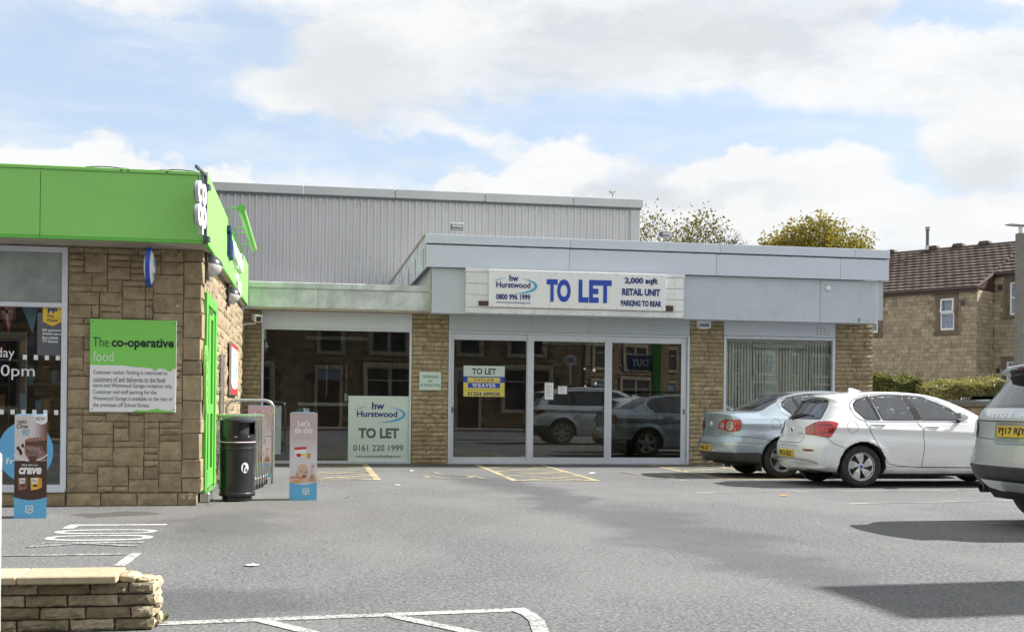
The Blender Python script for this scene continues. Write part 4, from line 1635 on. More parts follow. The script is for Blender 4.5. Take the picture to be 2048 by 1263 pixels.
# trough light above the letters
tl = thing('trough_light', 'green tubular sign light on thin brackets above the side fascia', 'sign light', (-1.035, 16.9, 3.84))
b = MB().tube([(.175, 0, 0), (.175, 2.9, .0)], .052, 14)
b.obj('tube', M['green'], tl, True)
b = MB().tube([(.175, 2.92, .0), (.175, 4.3, .0)], .052, 14)
b.obj('tube', M['green'], tl, True)
MB().lathe([(.058, -.02), (.058, .02)], (.175, 0, 0), 16, 'y').obj('end_cap', M['green2'], tl, True)
for y in (.05, 1.9, 2.5, 3.9):
    b = MB()
    b.tube([(-.01, y, -.17), (-.01, y, -.0), (.04, y, .015), (.13, y, .01)], .011, 6)
    b.obj('bracket', M['green2'], tl)

# ---------------------------------------------------------------- window graphics, left shop window
wg = thing('window_lettering', 'white opening hours lettering and square dots on the left shop glass', 'window graphics', (-2.9, CF + 0.016, 0.2))
sh = Sheet((-.0, 0, 0), UX, NY, wg, 0.001)
def gx(px): return (PYx(px) + 2.9)
def PYx(px): return math.tan(YAW + math.atan((px - 1024 - 0.0) / FPX)) * 13.9
def zz_(py): return 1.15 + (803.5 - py) / 170.3
for k in range(4):
    u = gx(49 + k * 22)
    sh.rect('dot.%d' % k, 'printw', u - .022, u + .022, zz_(725) - .2, zz_(716) - .2, 1)
for k in range(-4, 6):
    u = gx(25.5 + k * 21.8)
    sh.rect('dot.%d' % (k + 20), 'printw', u - .022, u + .022, zz_(828) - .2, zz_(819) - .2, 1)
sh.text('lettering', 'printw', 'Sunday', gx(-48), gx(28), zz_(727) - .2, zz_(703) - .2, 1, 0)
sh.text('lettering', 'printw', '11.00pm', gx(-62), gx(69), zz_(763) - .2, zz_(735) - .2, 1, 0)
sh.done()
bc = thing('window_sticker', 'large round sky blue sticker low on the left shop window', 'sticker', (-3.0, CF + 0.016, .60))
sh = Sheet((0, 0, 0), UX, NY, bc, 0.001)
sh.ell('disc', 'printsky', 0, 0, .29, .33, 1, 48)
sh.text('lettering', 'printw', 'fresh', -.21, .10, -.14, -.07, 2, .01)
sh.text('lettering', 'printw', 'c', .05, .11, -.02, .05, 2, .02)
sh.text('lettering', 'printw', '1', -.10, -.04, .08, .18, 2, .02)
sh.done()
pt = thing('payment_poster', 'dark poster with yellow shield badge in the left shop window', 'poster', (-2.73, CF + 0.016, 1.66))
sh = Sheet((0, 0, 0), UX, NY, pt, 0.001)
sh.rect('sheet', 'printgrey', -.16, .13, 0, .47, 1)
sh.poly('badge', 'printgold', [(-.105, .545), (.095, .545), (.095, .375), (-.005, .325), (-.105, .375)], 2)
sh.text('lettering', 'printnavy', 'PP', -.055, .05, .465, .525, 3, .05)
sh.text('lettering', 'printk', 'Pay', -.055, .015, .41, .455, 3, .02)
sh.text('lettering', 'printk', 'Point', -.055, .055, .372, .41, 3, .02)
for k, s_ in enumerate(('Bill payment', 'Mobile top-up', 'Bus tickets', 'TV licence')):
    sh.text('lettering', 'printw', s_, -.105, .09 - (0, -.02, .03, .035)[k], .262 - k * .040, .293 - k * .040, 3, .025)
sh.done()
# bunting and shelves inside
for k, (x, col, w, lab) in enumerate(((-3.27, 'printred', .17, 'red pennant of the bunting inside the shop, leftmost in view'), (-3.02, 'printsky', .17, 'sky blue pennant of the bunting inside the shop window'),
                                   (-2.84, 'printred', .16, 'red pennant of the bunting beside the yellow badge'))):
    t = thing('pennant', lab, 'bunting', (x, CF + 0.25, 2.21), 0, 'bunting inside the corner shop')
    MB().prism([(-w * .5, 0), (w * .5, 0), (.03, -.30)], 0, .003).obj('cloth', M[col], t)
    if col == 'printred':
        sh = Sheet((0, -.001, 0), UX, NY, t, .001)
        sh.poly('print', 'printw', [(-.02, -.01), (.015, -.01), (.03, -.24), (.012, -.20)], 1)
        sh.poly('print', 'printw', [(-w * .35, -.05), (w * .36, -.04), (w * .33, -.07), (-w * .30, -.08)], 1)
        sh.done()
rb = random.Random(8)
for s_i, (xs_, yy, lab) in enumerate(((-4.6, 17.2, 'dim grocery shelf rack deep inside the corner shop'), (-2.9, 16.4, 'dim grocery shelf rack inside near the window frame'))):
    t = thing('shelf_rack', lab, 'shelves', (xs_, yy, .12), 0, 'shelf racks in the corner shop')
    fm = MB()
    for k in range(5):
        fm.box(-.7, .7, -.2, .2, .1 + k * .38, .13 + k * .38)
    fm.box(-.72, -.70, -.2, .2, 0, 1.8)
    fm.box(.70, .72, -.2, .2, 0, 1.8)
    fm.obj('shelf', M['interior'], t)
    for c_ in ('printred', 'printw', 'printorange', 'printblue', 'printsky'):
        g_ = MB()
        for k in range(5):
            for q in range(14):
                if rb.random() < .22:
                    x = -.68 + q * .097
                    g_.box(x, x + .075, -.19, -.10, .131 + k * .38, .131 + k * .38 + rb.uniform(.15, .28))
        if g_.V:
            g_.obj('packets', M[c_], t)
# ================================================================ STREET ITEMS
# litter bin
bn = thing('litter_bin', 'black round litter bin with square opening and white bin badge', 'litter bin', (-0.755, 14.55, 0))
MB().lathe([(.165, 0), (.175, .01), (.175, .05), (.16, .055)], n=32).obj('base', M['black'], bn, True)
MB().lathe([(.16, .055), (.205, .06), (.213, .075), (.213, .095), (.205, .105), (.205, .605), (.212, .612), (.212, .63), (.205, .637), (.205, .665), (.211, .672), (.211, .69), (.19, .70)], n=48, cap=False).obj('body', M['black'], bn, True)
# hood with an opening cut towards the camera side
def hood():
    b = MB()
    n_ = 64
    zs = [.705, .72, .765, .79, .93, .955, .985, 1.005, 1.012]
    rs_ = [.20, .208, .208, .208, .208, .205, .17, .10, .004]
    V = []
    for z, r in zip(zs, rs_):
        for k in range(n_):
            q = 2 * math.pi * k / n_
            V.append((r * math.cos(q), r * math.sin(q), z))
    Fc = []
    for i in range(len(zs) - 1):
        for k in range(n_):
            if i == 3 and 49 <= k <= 60:
                continue
            k2 = (k + 1) % n_
            Fc.append((i * n_ + k, i * n_ + k2, (i + 1) * n_ + k2, (i + 1) * n_ + k))
    b.add(V, Fc)
    return b
hood().obj('hood', M['black'], bn, True)
MB().lathe([(.15, .70), (.15, .94)], n=24).obj('liner', M['darkgap'], bn)
MB().lathe([(.207, .690), (.214, .697), (.207, .704)], n=40, cap=False).obj('bag_edge', M['printpink'], bn, True)
def on_cyl(sh_pts, r, a0, z0):
    out = []
    for u, v in sh_pts:
        q = R_(a0) + u / r
        out.append((r * math.cos(q), r * math.sin(q), z0 + v))
    return out
def cyl_patch(name, mat, pts, r, a0, z0, parent):
    b = MB()
    b.add(on_cyl(pts, r, a0, z0), [tuple(range(len(pts)))])
    return b.obj(name, M[mat], parent)
ba = -62
cyl_patch('badge', 'printw', [(.046 * math.cos(R_(a)), .062 * math.sin(R_(a))) for a in range(0, 360, 15)], .2085, ba, .40, bn)
cyl_patch('badge_figure', 'printk', [(-.012, .045), (-.022, .03), (-.026, -.01), (-.022, -.05), (-.008, -.05), (-.006, .0), (.006, .01), (.018, -.01), (.014, .012), (-.004, .034)], .2095, ba, .40, bn)
cyl_patch('badge_figure', 'printk', [(.008, -.045), (.032, -.045), (.032, -.01), (.008, -.01)], .2095, ba, .40, bn)
cyl_patch('scratch', 'printw', [(-.02, 0), (.012, .006), (.01, .014), (-.018, .008)], .2095, -92, .755, bn)
b = MB().lathe([(.012, -.012), (.012, .006)], (0, 0, 0), 14, 'y')
o = b.obj('lock', M['steel'], bn)
o.location = (.206 * math.cos(R_(-52)), .206 * math.sin(R_(-52)), .765)
o.rotation_euler = (0, 0, R_(38))

# trolley bay hoop
hp = thing('trolley_rail', 'brushed steel hoop rail of the trolley bay', 'rail', (-0.74, 17.55, 0), R_(9))
def hoop(y, x0, x1, h, r=.024):
    pts = [(x0, y, .0)]
    rc = .12
    pts += [(x0, y, h - rc)]
    for a in range(0, 91, 15):
        pts.append((x0 + rc - rc * math.cos(R_(a)), y, h - rc + rc * math.sin(R_(a))))
    for a in range(0, 91, 15):
        pts.append((x1 - rc + rc * math.sin(R_(a)), y, h - rc + rc * math.cos(R_(a))))
    pts.append((x1, y, 0))
    return pts
MB().tube(hoop(0, -.33, .33, 1.2), .024, 14).obj('hoop', M['steel'], hp, True)
MB().tube([(-.31, 0, .70), (.31, 0, .70)], .018, 10).obj('cross_bar', M['steel'], hp, True)
MB().bbox(-.31, .31, -.01, .01, .14, .26, .003).obj('kick_plate', M['steel'], hp)
MB().tube([(.36, .02, 1.0), (.37, 1.6, 1.0)], .012, 8).obj('side_rail', M['steel'], hp, True)
MB().tube([(.36, .02, .25), (.37, 1.6, .25)], .012, 8).obj('side_rail', M['steel'], hp, True)
MB().tube([(.37, 1.6, 1.05), (.37, 1.6, 0)], .018, 8).obj('post', M['steel'], hp, True)

# trolleys, nested, pointing at the wall
def trolley(loc, rz, lab):
    t = thing('shopping_trolley', lab, 'trolley', loc, rz, 'nested shopping trolleys behind the bin')
    hb = MB()
    hb.tube([(-.24, 0, .99), (.24, 0, .99)], .016, 8)
    hb.obj('handle', M['green2'], t, True)
    MB().tube([(-.27, 0, .98), (-.25, 0, 1.0), (.25, 0, 1.0), (.27, 0, .98)], .010, 6).obj('handle_core', M['steel'], t, True)
    wb = MB()
    # wire basket: tapers to the front (local +y)
    def P(u, v, w):   # u -1..1 across, v 0..1 along, w 0..1 up
        half = (.25 - .06 * v) * (1 - .12 * (1 - w))
        return (u * half, v * .78, .50 + .12 * v + w * (.42 - .12 * v))
    for w in (0, .33, .66, 1.0):
        for u in (-1, 1):
            wb.tube([P(u, 0, w), P(u, 1, w)], .004 if w < 1 else .006, 4, False)
        wb.tube([P(-1, 1, w), P(1, 1, w)], .004, 4, False)
        wb.tube([P(-1, 0, w), P(1, 0, w)], .004, 4, False)
    for v in np.linspace(0, 1, 9):
        for u in (-1, 1):
            wb.tube([P(u, v, 0), P(u, v, 1)], .003, 4, False)
    for u in np.linspace(-.8, .8, 7):
        wb.tube([P(u, 0, 0), P(u, 1, 0)], .003, 4, False)
        wb.tube([P(u, 0, 0), P(u, 0, 1)], .003, 4, False)
        wb.tube([P(u, 1, 0), P(u, 1, 1)], .003, 4, False)
    wb.obj('basket', M['steel'], t)
    fr_ = MB()
    for u in (-1, 1):
        fr_.tube([(u * .25, 0, .98), (u * .25, .0, .75), (u * .245, .03, .48), (u * .26, -.02, .30), (u * .27, -.02, .14), (u * .22, .7, .13)], .012, 7)
    fr_.obj('frame', M['steel'], t, True)
    for (x, y) in ((-.27, -.02), (.27, -.02), (-.22, .66), (.22, .66)):
        w_ = MB().lathe([(.02, -.013), (.055, -.012), (.06, 0), (.055, .012), (.02, .013)], (0, 0, 0), 16, 'x').obj('wheel', M['rubber'], t, True)
        w_.location = (x, y, .06)
        MB().bbox(-.018, .018, -.02, .02, .0, .09, .003).obj('fork', M['steel'], w_)
    return t
t0 = trolley((-0.94, 16.0, 0), R_(-8), 'front shopping trolley of the nested row by the bin')
for k in range(1, 6):
    copy_thing(t0, (-0.94 + .028 * k, 16.0 + .185 * k, 0), R_(-8 + (k % 3) * .5), 'shopping trolley %s in the nested row by the bin' % ('second', 'third', 'fourth', 'fifth', 'last')[k - 1])


# advertising towers (three sided cardboard columns)
def tower(name, lab, loc, rz, w, h, group):
    t = thing(name, lab, 'advert stand', loc, rz, group)
    b = MB()
    d = .26
    b.prism([(-w / 2, 0), (w / 2, 0), (0, d)], 0.0, h, 'z')
    b.obj('column', M['printpale'], t)
    lid = MB().bbox(-w / 2 + .02, w / 2 - .03, .004, d * .5, h, h + .006, .001).obj('lid', M['printsky'], t)
    return t, Sheet((-w / 2, -.0005, 0), UX, NY, t, 0.0012)


def grad_rect(sh, name, mats, u0, u1, v0, v1, l, vertical=True):
    n_ = len(mats)
    for k, m_ in enumerate(mats):
        if vertical:
            sh.rect(name, m_, u0, u1, v0 + (v1 - v0) * k / n_, v0 + (v1 - v0) * (k + 1) / n_, l)


def gradmat(name, c0, c1, axis, a0, a1):
    m, N, B = bsdf(name)
    tc = N.n('ShaderNodeTexCoord').outputs['Object']
    sep = N.n('ShaderNodeSeparateXYZ')
    N.link(tc, sep.inputs[0])
    c = N.mix(N.ss(sep.outputs[axis], a0, a1), c0, c1)
    N.link(c, B.inputs['Base Color'])
    B.inputs['Roughness'].default_value = .4
    return m
M['adpink'] = gradmat('ad_pink_print', (0.66, 0.64, 0.68), (0.52, 0.40, 0.43), 2, .45, .95)
M['adbrown'] = gradmat('ad_cream_print', (0.62, 0.58, 0.58), (0.17, 0.075, 0.05), 0, .0, .16)


def baby_panel(sh, W, H):
    sh.rect('poster', 'adpink', 0, W, 0, H, 1)
    sh.poly('poster_foot', 'printsky', [(0, 0), (W, 0), (W, .205 * H)] + [(W * (1 - t), (.205 - .028 * math.sin(math.pi * t)) * H) for t in (.2, .4, .6, .8)] + [(0, .205 * H)], 3)
    coop_logo(sh, 'printw', .60 * W if W > .3 else .5 * W, .105 * H, .075 * 1.0, 4)
    sh.text('lettering', 'printw', "Let's", .28 * W, .72 * W, .845 * H, .915 * H, 3, .03)
    sh.text('lettering', 'printw', 'do this', .17 * W, .83 * W, .765 * H, .835 * H, 3, .03)
    sh.text('lettering', 'printpink', 'with Cow & Gate foods', .08 * W, .94 * W, .70 * H, .728 * H, 3, .0)
    # packet and cup
    sh.poly('picture', 'printw', [(.20 * W, .485 * H), (.60 * W, .50 * H), (.62 * W, .61 * H), (.18 * W, .60 * H)], 2)
    sh.poly('picture', 'printred', [(.18 * W, .575 * H), (.615 * W, .585 * H), (.62 * W, .612 * H), (.18 * W, .605 * H)], 3)
    sh.ell('picture', 'printred', .33 * W, .515 * H, .09 * W, .022 * H, 3)
    sh.ell('picture', 'printyel', .50 * W, .52 * H, .07 * W, .018 * H, 3)
    sh.poly('picture', 'printorange', [(.64 * W, .475 * H), (.74 * W, .475 * H), (.77 * W, .54 * H), (.61 * W, .54 * H)], 3)
    sh.ell('picture', 'printw', .69 * W, .542 * H, .085 * W, .007 * H, 3)
    # smiling baby
    sh.poly('picture', 'printskin', [(0, .205 * H), (0, .25 * H), (.15 * W, .275 * H), (.35 * W, .275 * H), (.72 * W, .27 * H), (.9 * W, .30 * H), (.98 * W, .27 * H), (.98 * W, .2 * H)], 2)
    sh.poly('picture', 'printskin', [(.72 * W, .22 * H), (.78 * W, .36 * H), (.86 * W, .40 * H), (.84 * W, .33 * H), (.93 * W, .22 * H)], 2)
    for a in (60, 85, 110, 140):
        sh.stroke('picture', 'printskin', [(.86 * W, .375 * H), (.86 * W + .045 * math.cos(R_(a)), .375 * H + .045 * math.sin(R_(a)))], .011, 2)
    sh.ell('picture', 'printskin2', .475 * W, .325 * H, .205 * W, .080 * H, 3, 28, rot=-8)
    sh.ell('picture', 'printskin', .465 * W, .334 * H, .195 * W, .080 * H, 3.5, 28, rot=-8)
    sh.ell('picture', 'printskin2', .27 * W, .30 * H, .03 * W, .015 * H, 3.6)
    sh.ell('picture', 'printk', .43 * W, .328 * H, .030 * W, .0055 * H, 4.5)
    sh.ell('picture', 'printk', .60 * W, .322 * H, .026 * W, .0055 * H, 4.5)
    sh.stroke('picture', 'printskin2', [(.37 * W, .342 * H), (.43 * W, .350 * H), (.49 * W, .344 * H)], .004, 4.5)
    sh.stroke('picture', 'printskin2', [(.56 * W, .340 * H), (.61 * W, .343 * H), (.65 * W, .336 * H)], .004, 4.5)
    sh.ell('picture', 'printskin2', .535 * W, .305 * H, .035 * W, .007 * H, 4.5)
    sh.ell('picture', 'printred', .53 * W, .277 * H, .075 * W, .016 * H, 4.5, rot=10)
    sh.ell('picture', 'printk', .53 * W, .277 * H, .050 * W, .008 * H, 5, rot=10)
    sh.rect('picture', 'printw', .50 * W, .57 * W, .284 * H, .288 * H, 5.5)
    sh.stroke('picture', 'printred', [(0, .255 * H), (.15 * W, .272 * H), (.30 * W, .265 * H), (.46 * W, .245 * H)], .009, 4.6)
    sh.ell('picture', 'printorange', .28 * W, .212 * H, .16 * W, .012 * H, 4.6)
    sh.done()


t, sh = tower('advert_tower', 'tall pink baby food advert column standing by the trolley bay', (0.017, 14.57, 0), R_(-1), .325, 1.05, 'baby food advert columns')
baby_panel(sh, .325, 1.05)
t, sh = tower('advert_tower', 'pink advert column half hidden behind the steel trolley hoop', (-0.66, 19.2, 0), R_(2), .36, 1.12, 'baby food advert columns')
baby_panel(sh, .36, 1.12)

t, sh = tower('advert_tower', 'brown and white snack bar advert column in front of the left window', (-2.635, 12.43, 0), R_(0), .305, 1.02, None)
W, H = .305, 1.02
sh.rect('poster', 'adbrown', 0, W, .56 * H, H, 1)
sh.rect('poster', 'printbrown', 0, W, .16 * H, .555 * H, 1)
sh.poly('poster_foot', 'printsky', [(0, 0), (W, 0), (W, .205 * H)] + [(W * (1 - t_), (.205 - .03 * math.sin(math.pi * t_)) * H) for t_ in (.2, .4, .6, .8)] + [(0, .205 * H)], 2)
coop_logo(sh, 'printw', .47 * W, .09 * H, .072, 3)
sh.swoosh('curve', 'printw', .5 * W, .70 * H, .62 * W, .145 * H, .010, 215, 325, 3, 30, 1)
sh.poly('flag', 'printw', [(.56 * W, H), (W, H), (W, .935 * H), (.93 * W, .912 * H), (.80 * W, .908 * H), (.66 * W, .925 * H), (.58 * W, .955 * H)], 2)
sh.text('lettering', 'printbrown', 'NEW', .62 * W, .93 * W, .945 * H, .98 * H, 3, .0)
sh.text('lettering', 'printbrown', 'FIBRE', .09 * W, .37 * W, .915 * H, .945 * H, 3, .005)
sh.text('lettering', 'printbrown', 'One', .06 * W, .40 * W, .868 * H, .912 * H, 3, .012, .15)
sh.text('lettering', 'printcyan', '90', .23 * W, .46 * W, .80 * H, .858 * H, 3, .0, .25)
# chocolate bars
sh.poly('picture', 'printchoc', [(.32 * W, .755 * H), (.45 * W, .775 * H), (.98 * W, .79 * H), (.98 * W, .64 * H), (.70 * W, .655 * H), (.33 * W, .70 * H)], 2)
sh.poly('picture', 'printchoc2', [(.32 * W, .755 * H), (.45 * W, .775 * H), (.98 * W, .79 * H), (.98 * W, .758 * H), (.60 * W, .742 * H), (.34 * W, .738 * H)], 3)
sh.poly('picture', 'printchoc2', [(.30 * W, .695 * H), (.45 * W, .70 * H), (.78 * W, .68 * H), (.88 * W, .62 * H), (.62 * W, .545 * H), (.46 * W, .55 * H), (.33 * W, .62 * H)], 3)
sh.poly('picture', 'printchoc', [(.36 * W, .66 * H), (.60 * W, .655 * H), (.80 * W, .625 * H), (.62 * W, .56 * H), (.48 * W, .565 * H)], 4)
for k in range(7):
    sh.stroke('picture', 'printpink', [((.40 + k * .07) * W, .70 * H), ((.46 + k * .065) * W, (.655 - .008 * (k % 3)) * H), ((.43 + k * .05) * W, .60 * H)], .003, 5)
for k in range(5):
    sh.stroke('picture', 'printpink', [((.42 + k * .11) * W, (.778 + .002 * k) * H), ((.50 + k * .10) * W, .752 * H)], .003, 5)
for (u, v) in ((.11, .675), (.25, .70), (.17, .65), (.20, .628)):
    sh.ell('picture', 'printchoc', u * W, v * H, .045 * W, .018 * H, 3)
    sh.poly('picture', 'printchoc', [((u - .03) * W, v * H), ((u + .03) * W, v * H), ((u + .01) * W, (v + .03) * H)], 3)
sh.text('lettering', 'printw', 'Have what you', .22 * W, .73 * W, .502 * H, .525 * H, 3, .02, .2)
sh.text('lettering', 'printw', 'crave', .14 * W, .84 * W, .425 * H, .492 * H, 3, .05, .2)
for (u0, a, b_) in ((.12, 'printchoc', 'printpink'), (.50, 'printorange', 'printgold')):
    sh.poly('picture', b_ if a == 'printorange' else 'printchoc2', [(u0 * W, .39 * H), ((u0 + .25) * W, .395 * H), ((u0 + .26) * W, .285 * H), ((u0 + .02) * W, .27 * H)], 3)
    sh.poly('picture', a, [((u0 + .25) * W, .395 * H), ((u0 + .35) * W, .385 * H), ((u0 + .36) * W, .30 * H), ((u0 + .26) * W, .285 * H)], 3)
    sh.poly('picture', 'printw', [((u0 + .03) * W, .385 * H), ((u0 + .22) * W, .388 * H), ((u0 + .20) * W, .34 * H), ((u0 + .05) * W, .335 * H)], 4)
    sh.text('lettering', 'printbrown', 'One', (u0 + .05) * W, (u0 + .18) * W, .352 * H, .378 * H, 5, .01, .1)
    sh.ell('picture', 'printchoc', (u0 + .15) * W, .315 * H, .08 * W, .012 * H, 4)
sh.done()

# garden wall in the near left corner
gw = thing('garden_wall', 'low stone wall with sandstone coping in the near left corner', 'wall', (-1.0, 6.3, 0))
rnd = random.Random(21)
GX1 = -0.735
wbox('mortar', 'mortar', gw, -3.2, GX1 - .02, 6.312, 6.53, 0, 0.243)
zc = [0, .062, .124, .184, .243]
for j in range(4):
    x = GX1
    first = True
    while x > -3.0:
        w = rnd.uniform(.17, .27) if not (first and j % 2) else rnd.uniform(.10, .16)
        r = (x - w + .005, x - .005, zc[j] + .005, zc[j + 1] - .005)
        wpiece('stone', r, 6.285 - rnd.uniform(0, .01), 0.05, 0.011, 'wallstone', gw, rnd, nx=7, nz=4)
        x -= w
        first = False
for j in range(4):
    y = 6.30
    for w in ((.13, .12) if j % 2 else (.25,)):
        wpiece('stone', (y, y + w - .008, zc[j] + .004, zc[j + 1] - .004), 0, .05, .016, 'coping', gw, rnd, R_(90), x=GX1 + rnd.uniform(-.006, .012), nx=5, nz=3)
        y += w
x = -0.905
for w in (.475, .6, .6, .6):
    wbox('coping_slab', 'coping', gw, x - w + .004, x, 6.20, 6.535, .249, .288, .006)
    x -= w
def boulder(name, mat, parent, c, r, seed):
    rr_ = random.Random(seed)
    b = MB()
    V = []
    n1, n2 = 12, 8
    for i in range(n2 + 1):
        th_ = math.pi * i / n2
        for k in range(n1):
            q = 2 * math.pi * k / n1
            k_ = 1 + rr_.uniform(-.10, .10)
            V.append((c[0] + r[0] * k_ * math.sin(th_) * math.cos(q), c[1] + r[1] * k_ * math.sin(th_) * math.sin(q), c[2] + r[2] * k_ * math.cos(th_)))
    b.add(V, [(i * n1 + k, i * n1 + (k + 1) % n1, (i + 1) * n1 + (k + 1) % n1, (i + 1) * n1 + k) for i in range(n2) for k in range(n1)])
    return wobj(b, name, mat, parent)
boulder('loose_stone', 'coping', gw, (-.862, 6.36, .262), (.062, .09, .030), 1)
boulder('loose_stone', 'coping', gw, (-.785, 6.37, .250), (.050, .07, .018), 2)
boulder('loose_stone', 'coping', gw, (-.722, 6.36, .135), (.026, .05, .035), 3)
boulder('loose_stone', 'coping', gw, (-.718, 6.38, .05), (.022, .05, .035), 4)
# white post at the left edge of the view
M['postpaint'] = plain('post_paint', (0.42, 0.44, 0.43), .6, 0, .2, 6, dirt=.5)
wp_ = thing('white_post', 'pale post at the extreme left edge of the view', 'post', (-1.309, 5.3, 0))
MB().bbox(-.06, .06, -.06, .06, 0, .92, .006).obj('post', M['postpaint'], wp_)
MB().prism([(-.06, .92), (.06, .92), (.0, 1.0)], -.059, .059).obj('cap', M['postpaint'], wp_)

# lamp post on the right
lp = thing('street_lamp', 'concrete lamp post with small flat lantern at the right edge', 'street lamp', (12.95, 20.0, 0))
b = MB()
b.prism([(-.072, -.05), (-.05, -.072), (.05, -.072), (.072, -.05), (.072, .05), (.05, .072), (-.05, .072), (-.072, .05)], 0, 4.42, 'z')
b.obj('post', M['concrete'], lp)
MB().tube([(0, 0, 4.42), (0, 0, 4.55)], .035, 10).obj('spigot', M['steel'], lp, True)
b = MB()
secs = [(-.30, .03, .012), (-.24, .09, .035), (-.1, .12, .055), (.1, .12, .06), (.3, .09, .05), (.38, .04, .03)]
V = []
for (x, w, h) in secs:
    for k in range(12):
        q = 2 * math.pi * k / 12
        V.append((x, w * math.cos(q), 4.57 + h * (math.sin(q) if math.sin(q) > 0 else .35 * math.sin(q))))
b.add(V, [(i * 12 + k, i * 12 + (k + 1) % 12, (i + 1) * 12 + (k + 1) % 12, (i + 1) * 12 + k) for i in range(5) for k in range(12)] + [tuple(range(12)), tuple(range(60, 72))])
b.obj('lantern', M['flashing'], lp, True)

# litter
rb = random.Random(33)
for k, (x, y, s_, m_, lab) in enumerate(((-.34, 8.67, .045, 'printw', 'crumpled white paper on the near asphalt'), (1.35, 17.2, .05, 'printpink', 'torn pink wrapper on the asphalt in the middle'),
                                 (5.0, 20.3, .06, 'printw', 'white paper scrap near the yellow hatching'), (1.9, 21.0, .04, 'printw', 'tiny white scrap near the second pier'),
                                 (6.3, 15.0, .05, 'printorange', 'orange litter scrap near the bay line'), (0.55, 14.9, .03, 'printk', 'small dark leaf near the pink advert column'))):
    b = MB()
    n_ = 9
    V = [(0, 0, s_ * .35)]
    for q in range(n_):
        a = 2 * math.pi * q / n_
        r = s_ * rb.uniform(.5, 1.2)
        V.append((r * math.cos(a) * 1.3, r * math.sin(a), rb.uniform(.003, .012)))
    b.add(V, [(0, 1 + q, 1 + (q + 1) % n_) for q in range(n_)])
    o = b.obj('litter', M[m_], None)
    o.location = (x, y, 0.002)
    o['label'] = lab
    o['category'] = 'litter'
    o['group'] = 'litter on the car park'

# loose grit along the wall feet and over the tarmac
for nm, n_, zone, m_ in (('loose_grit', 260, 'wall', 'concrete'), ('loose_grit', 400, 'wall', 'printbrown')):
    b = MB()
    for k in range(n_):
        if zone == 'wall':
            q = rb.random()
            if q < .4:
                x, y = rb.uniform(-5, -1.1), 13.80 - abs(rb.gauss(0, .07))
            elif q < .7:
                x, y = -1.08 + abs(rb.gauss(0, .08)), rb.uniform(13.8, 16)
            else:
                x, y = rb.uniform(-1, 11.8), 23.53 - abs(rb.gauss(0, .08))
        else:
            x, y = rb.uniform(-2.5, 7), rb.uniform(6, 22)
        s_ = rb.uniform(.003, .009)
        a = rb.uniform(0, 6.28)
        pts = [(x + s_ * rb.uniform(.6, 1.3) * math.cos(a + q), y + s_ * rb.uniform(.6, 1.3) * math.sin(a + q), .002 + rb.uniform(0, s_ * .3)) for q in (0, 1.6, 3.1, 4.7)]
        top = (x, y, s_ * .9)
        b.add(pts + [top], [(0, 1, 4), (1, 2, 4), (2, 3, 4), (3, 0, 4)])
    o = b.obj(nm, M[m_], None, kind='stuff')
    o['label'] = {'wallconcrete': 'pale grit gathered along the feet of the walls', 'wallprintbrown': 'dark dead leaf bits gathered along the walls'}[zone + m_]
    o['category'] = 'grit'
# ================================================================ CARS
def smax(a, b, k):
    h = np.clip(0.5 + 0.5 * (a - b) / k, 0, 1)
    return b + (a - b) * h + k * h * (1 - h)


def catmull(pts, n=6, closed=True):
    """pts: (x, z) or (x, z, 'c') for a sharp corner"""
    P = [(p[0], p[1]) for p in pts]
    sharp = [len(p) > 2 for p in pts]
    out = []
    m = len(P)
    for i in range(m if closed else m - 1):
        p1, p2 = np.array(P[i]), np.array(P[(i + 1) % m])
        p0 = np.array(P[(i - 1) % m]) if (closed or i > 0) else p1
        p3 = np.array(P[(i + 2) % m]) if (closed or i < m - 2) else p2
        if sharp[i]:
            p0 = p1 * 2 - p2
        if sharp[(i + 1) % m]:
            p3 = p2 * 2 - p1
        for k in range(n):
            t = k / n
            out.append(0.5 * ((2 * p1) + (-p0 + p2) * t + (2 * p0 - 5 * p1 + 4 * p2 - p3) * t * t + (-p0 + 3 * p1 - 3 * p2 + p3) * t ** 3))
    if not closed:
        out.append(np.array(P[-1]))
    return np.array(out)


def inside_poly(poly, x, z):
    x = np.asarray(x)
    z = np.asarray(z)
    r = np.zeros(x.shape, bool)
    n = len(poly)
    for i in range(n):
        x1, z1 = poly[i]
        x2, z2 = poly[(i + 1) % n]
        if z1 == z2:
            continue
        c = ((z1 > z) != (z2 > z)) & (x < (x2 - x1) * (z - z1) / (z2 - z1) + x1)
        r ^= c
    return r


def poly_dist(poly, x, z):
    d = np.full(np.shape(x), 1e9)
    n = len(poly)
    for i in range(n):
        ax, az_ = poly[i]
        bx, bz = poly[(i + 1) % n]
        ex, ez = bx - ax, bz - az_
        L2 = ex * ex + ez * ez + 1e-12
        t = np.clip(((x - ax) * ex + (z - az_) * ez) / L2, 0, 1)
        d = np.minimum(d, np.hypot(x - ax - t * ex, z - az_ - t * ez))
    return d


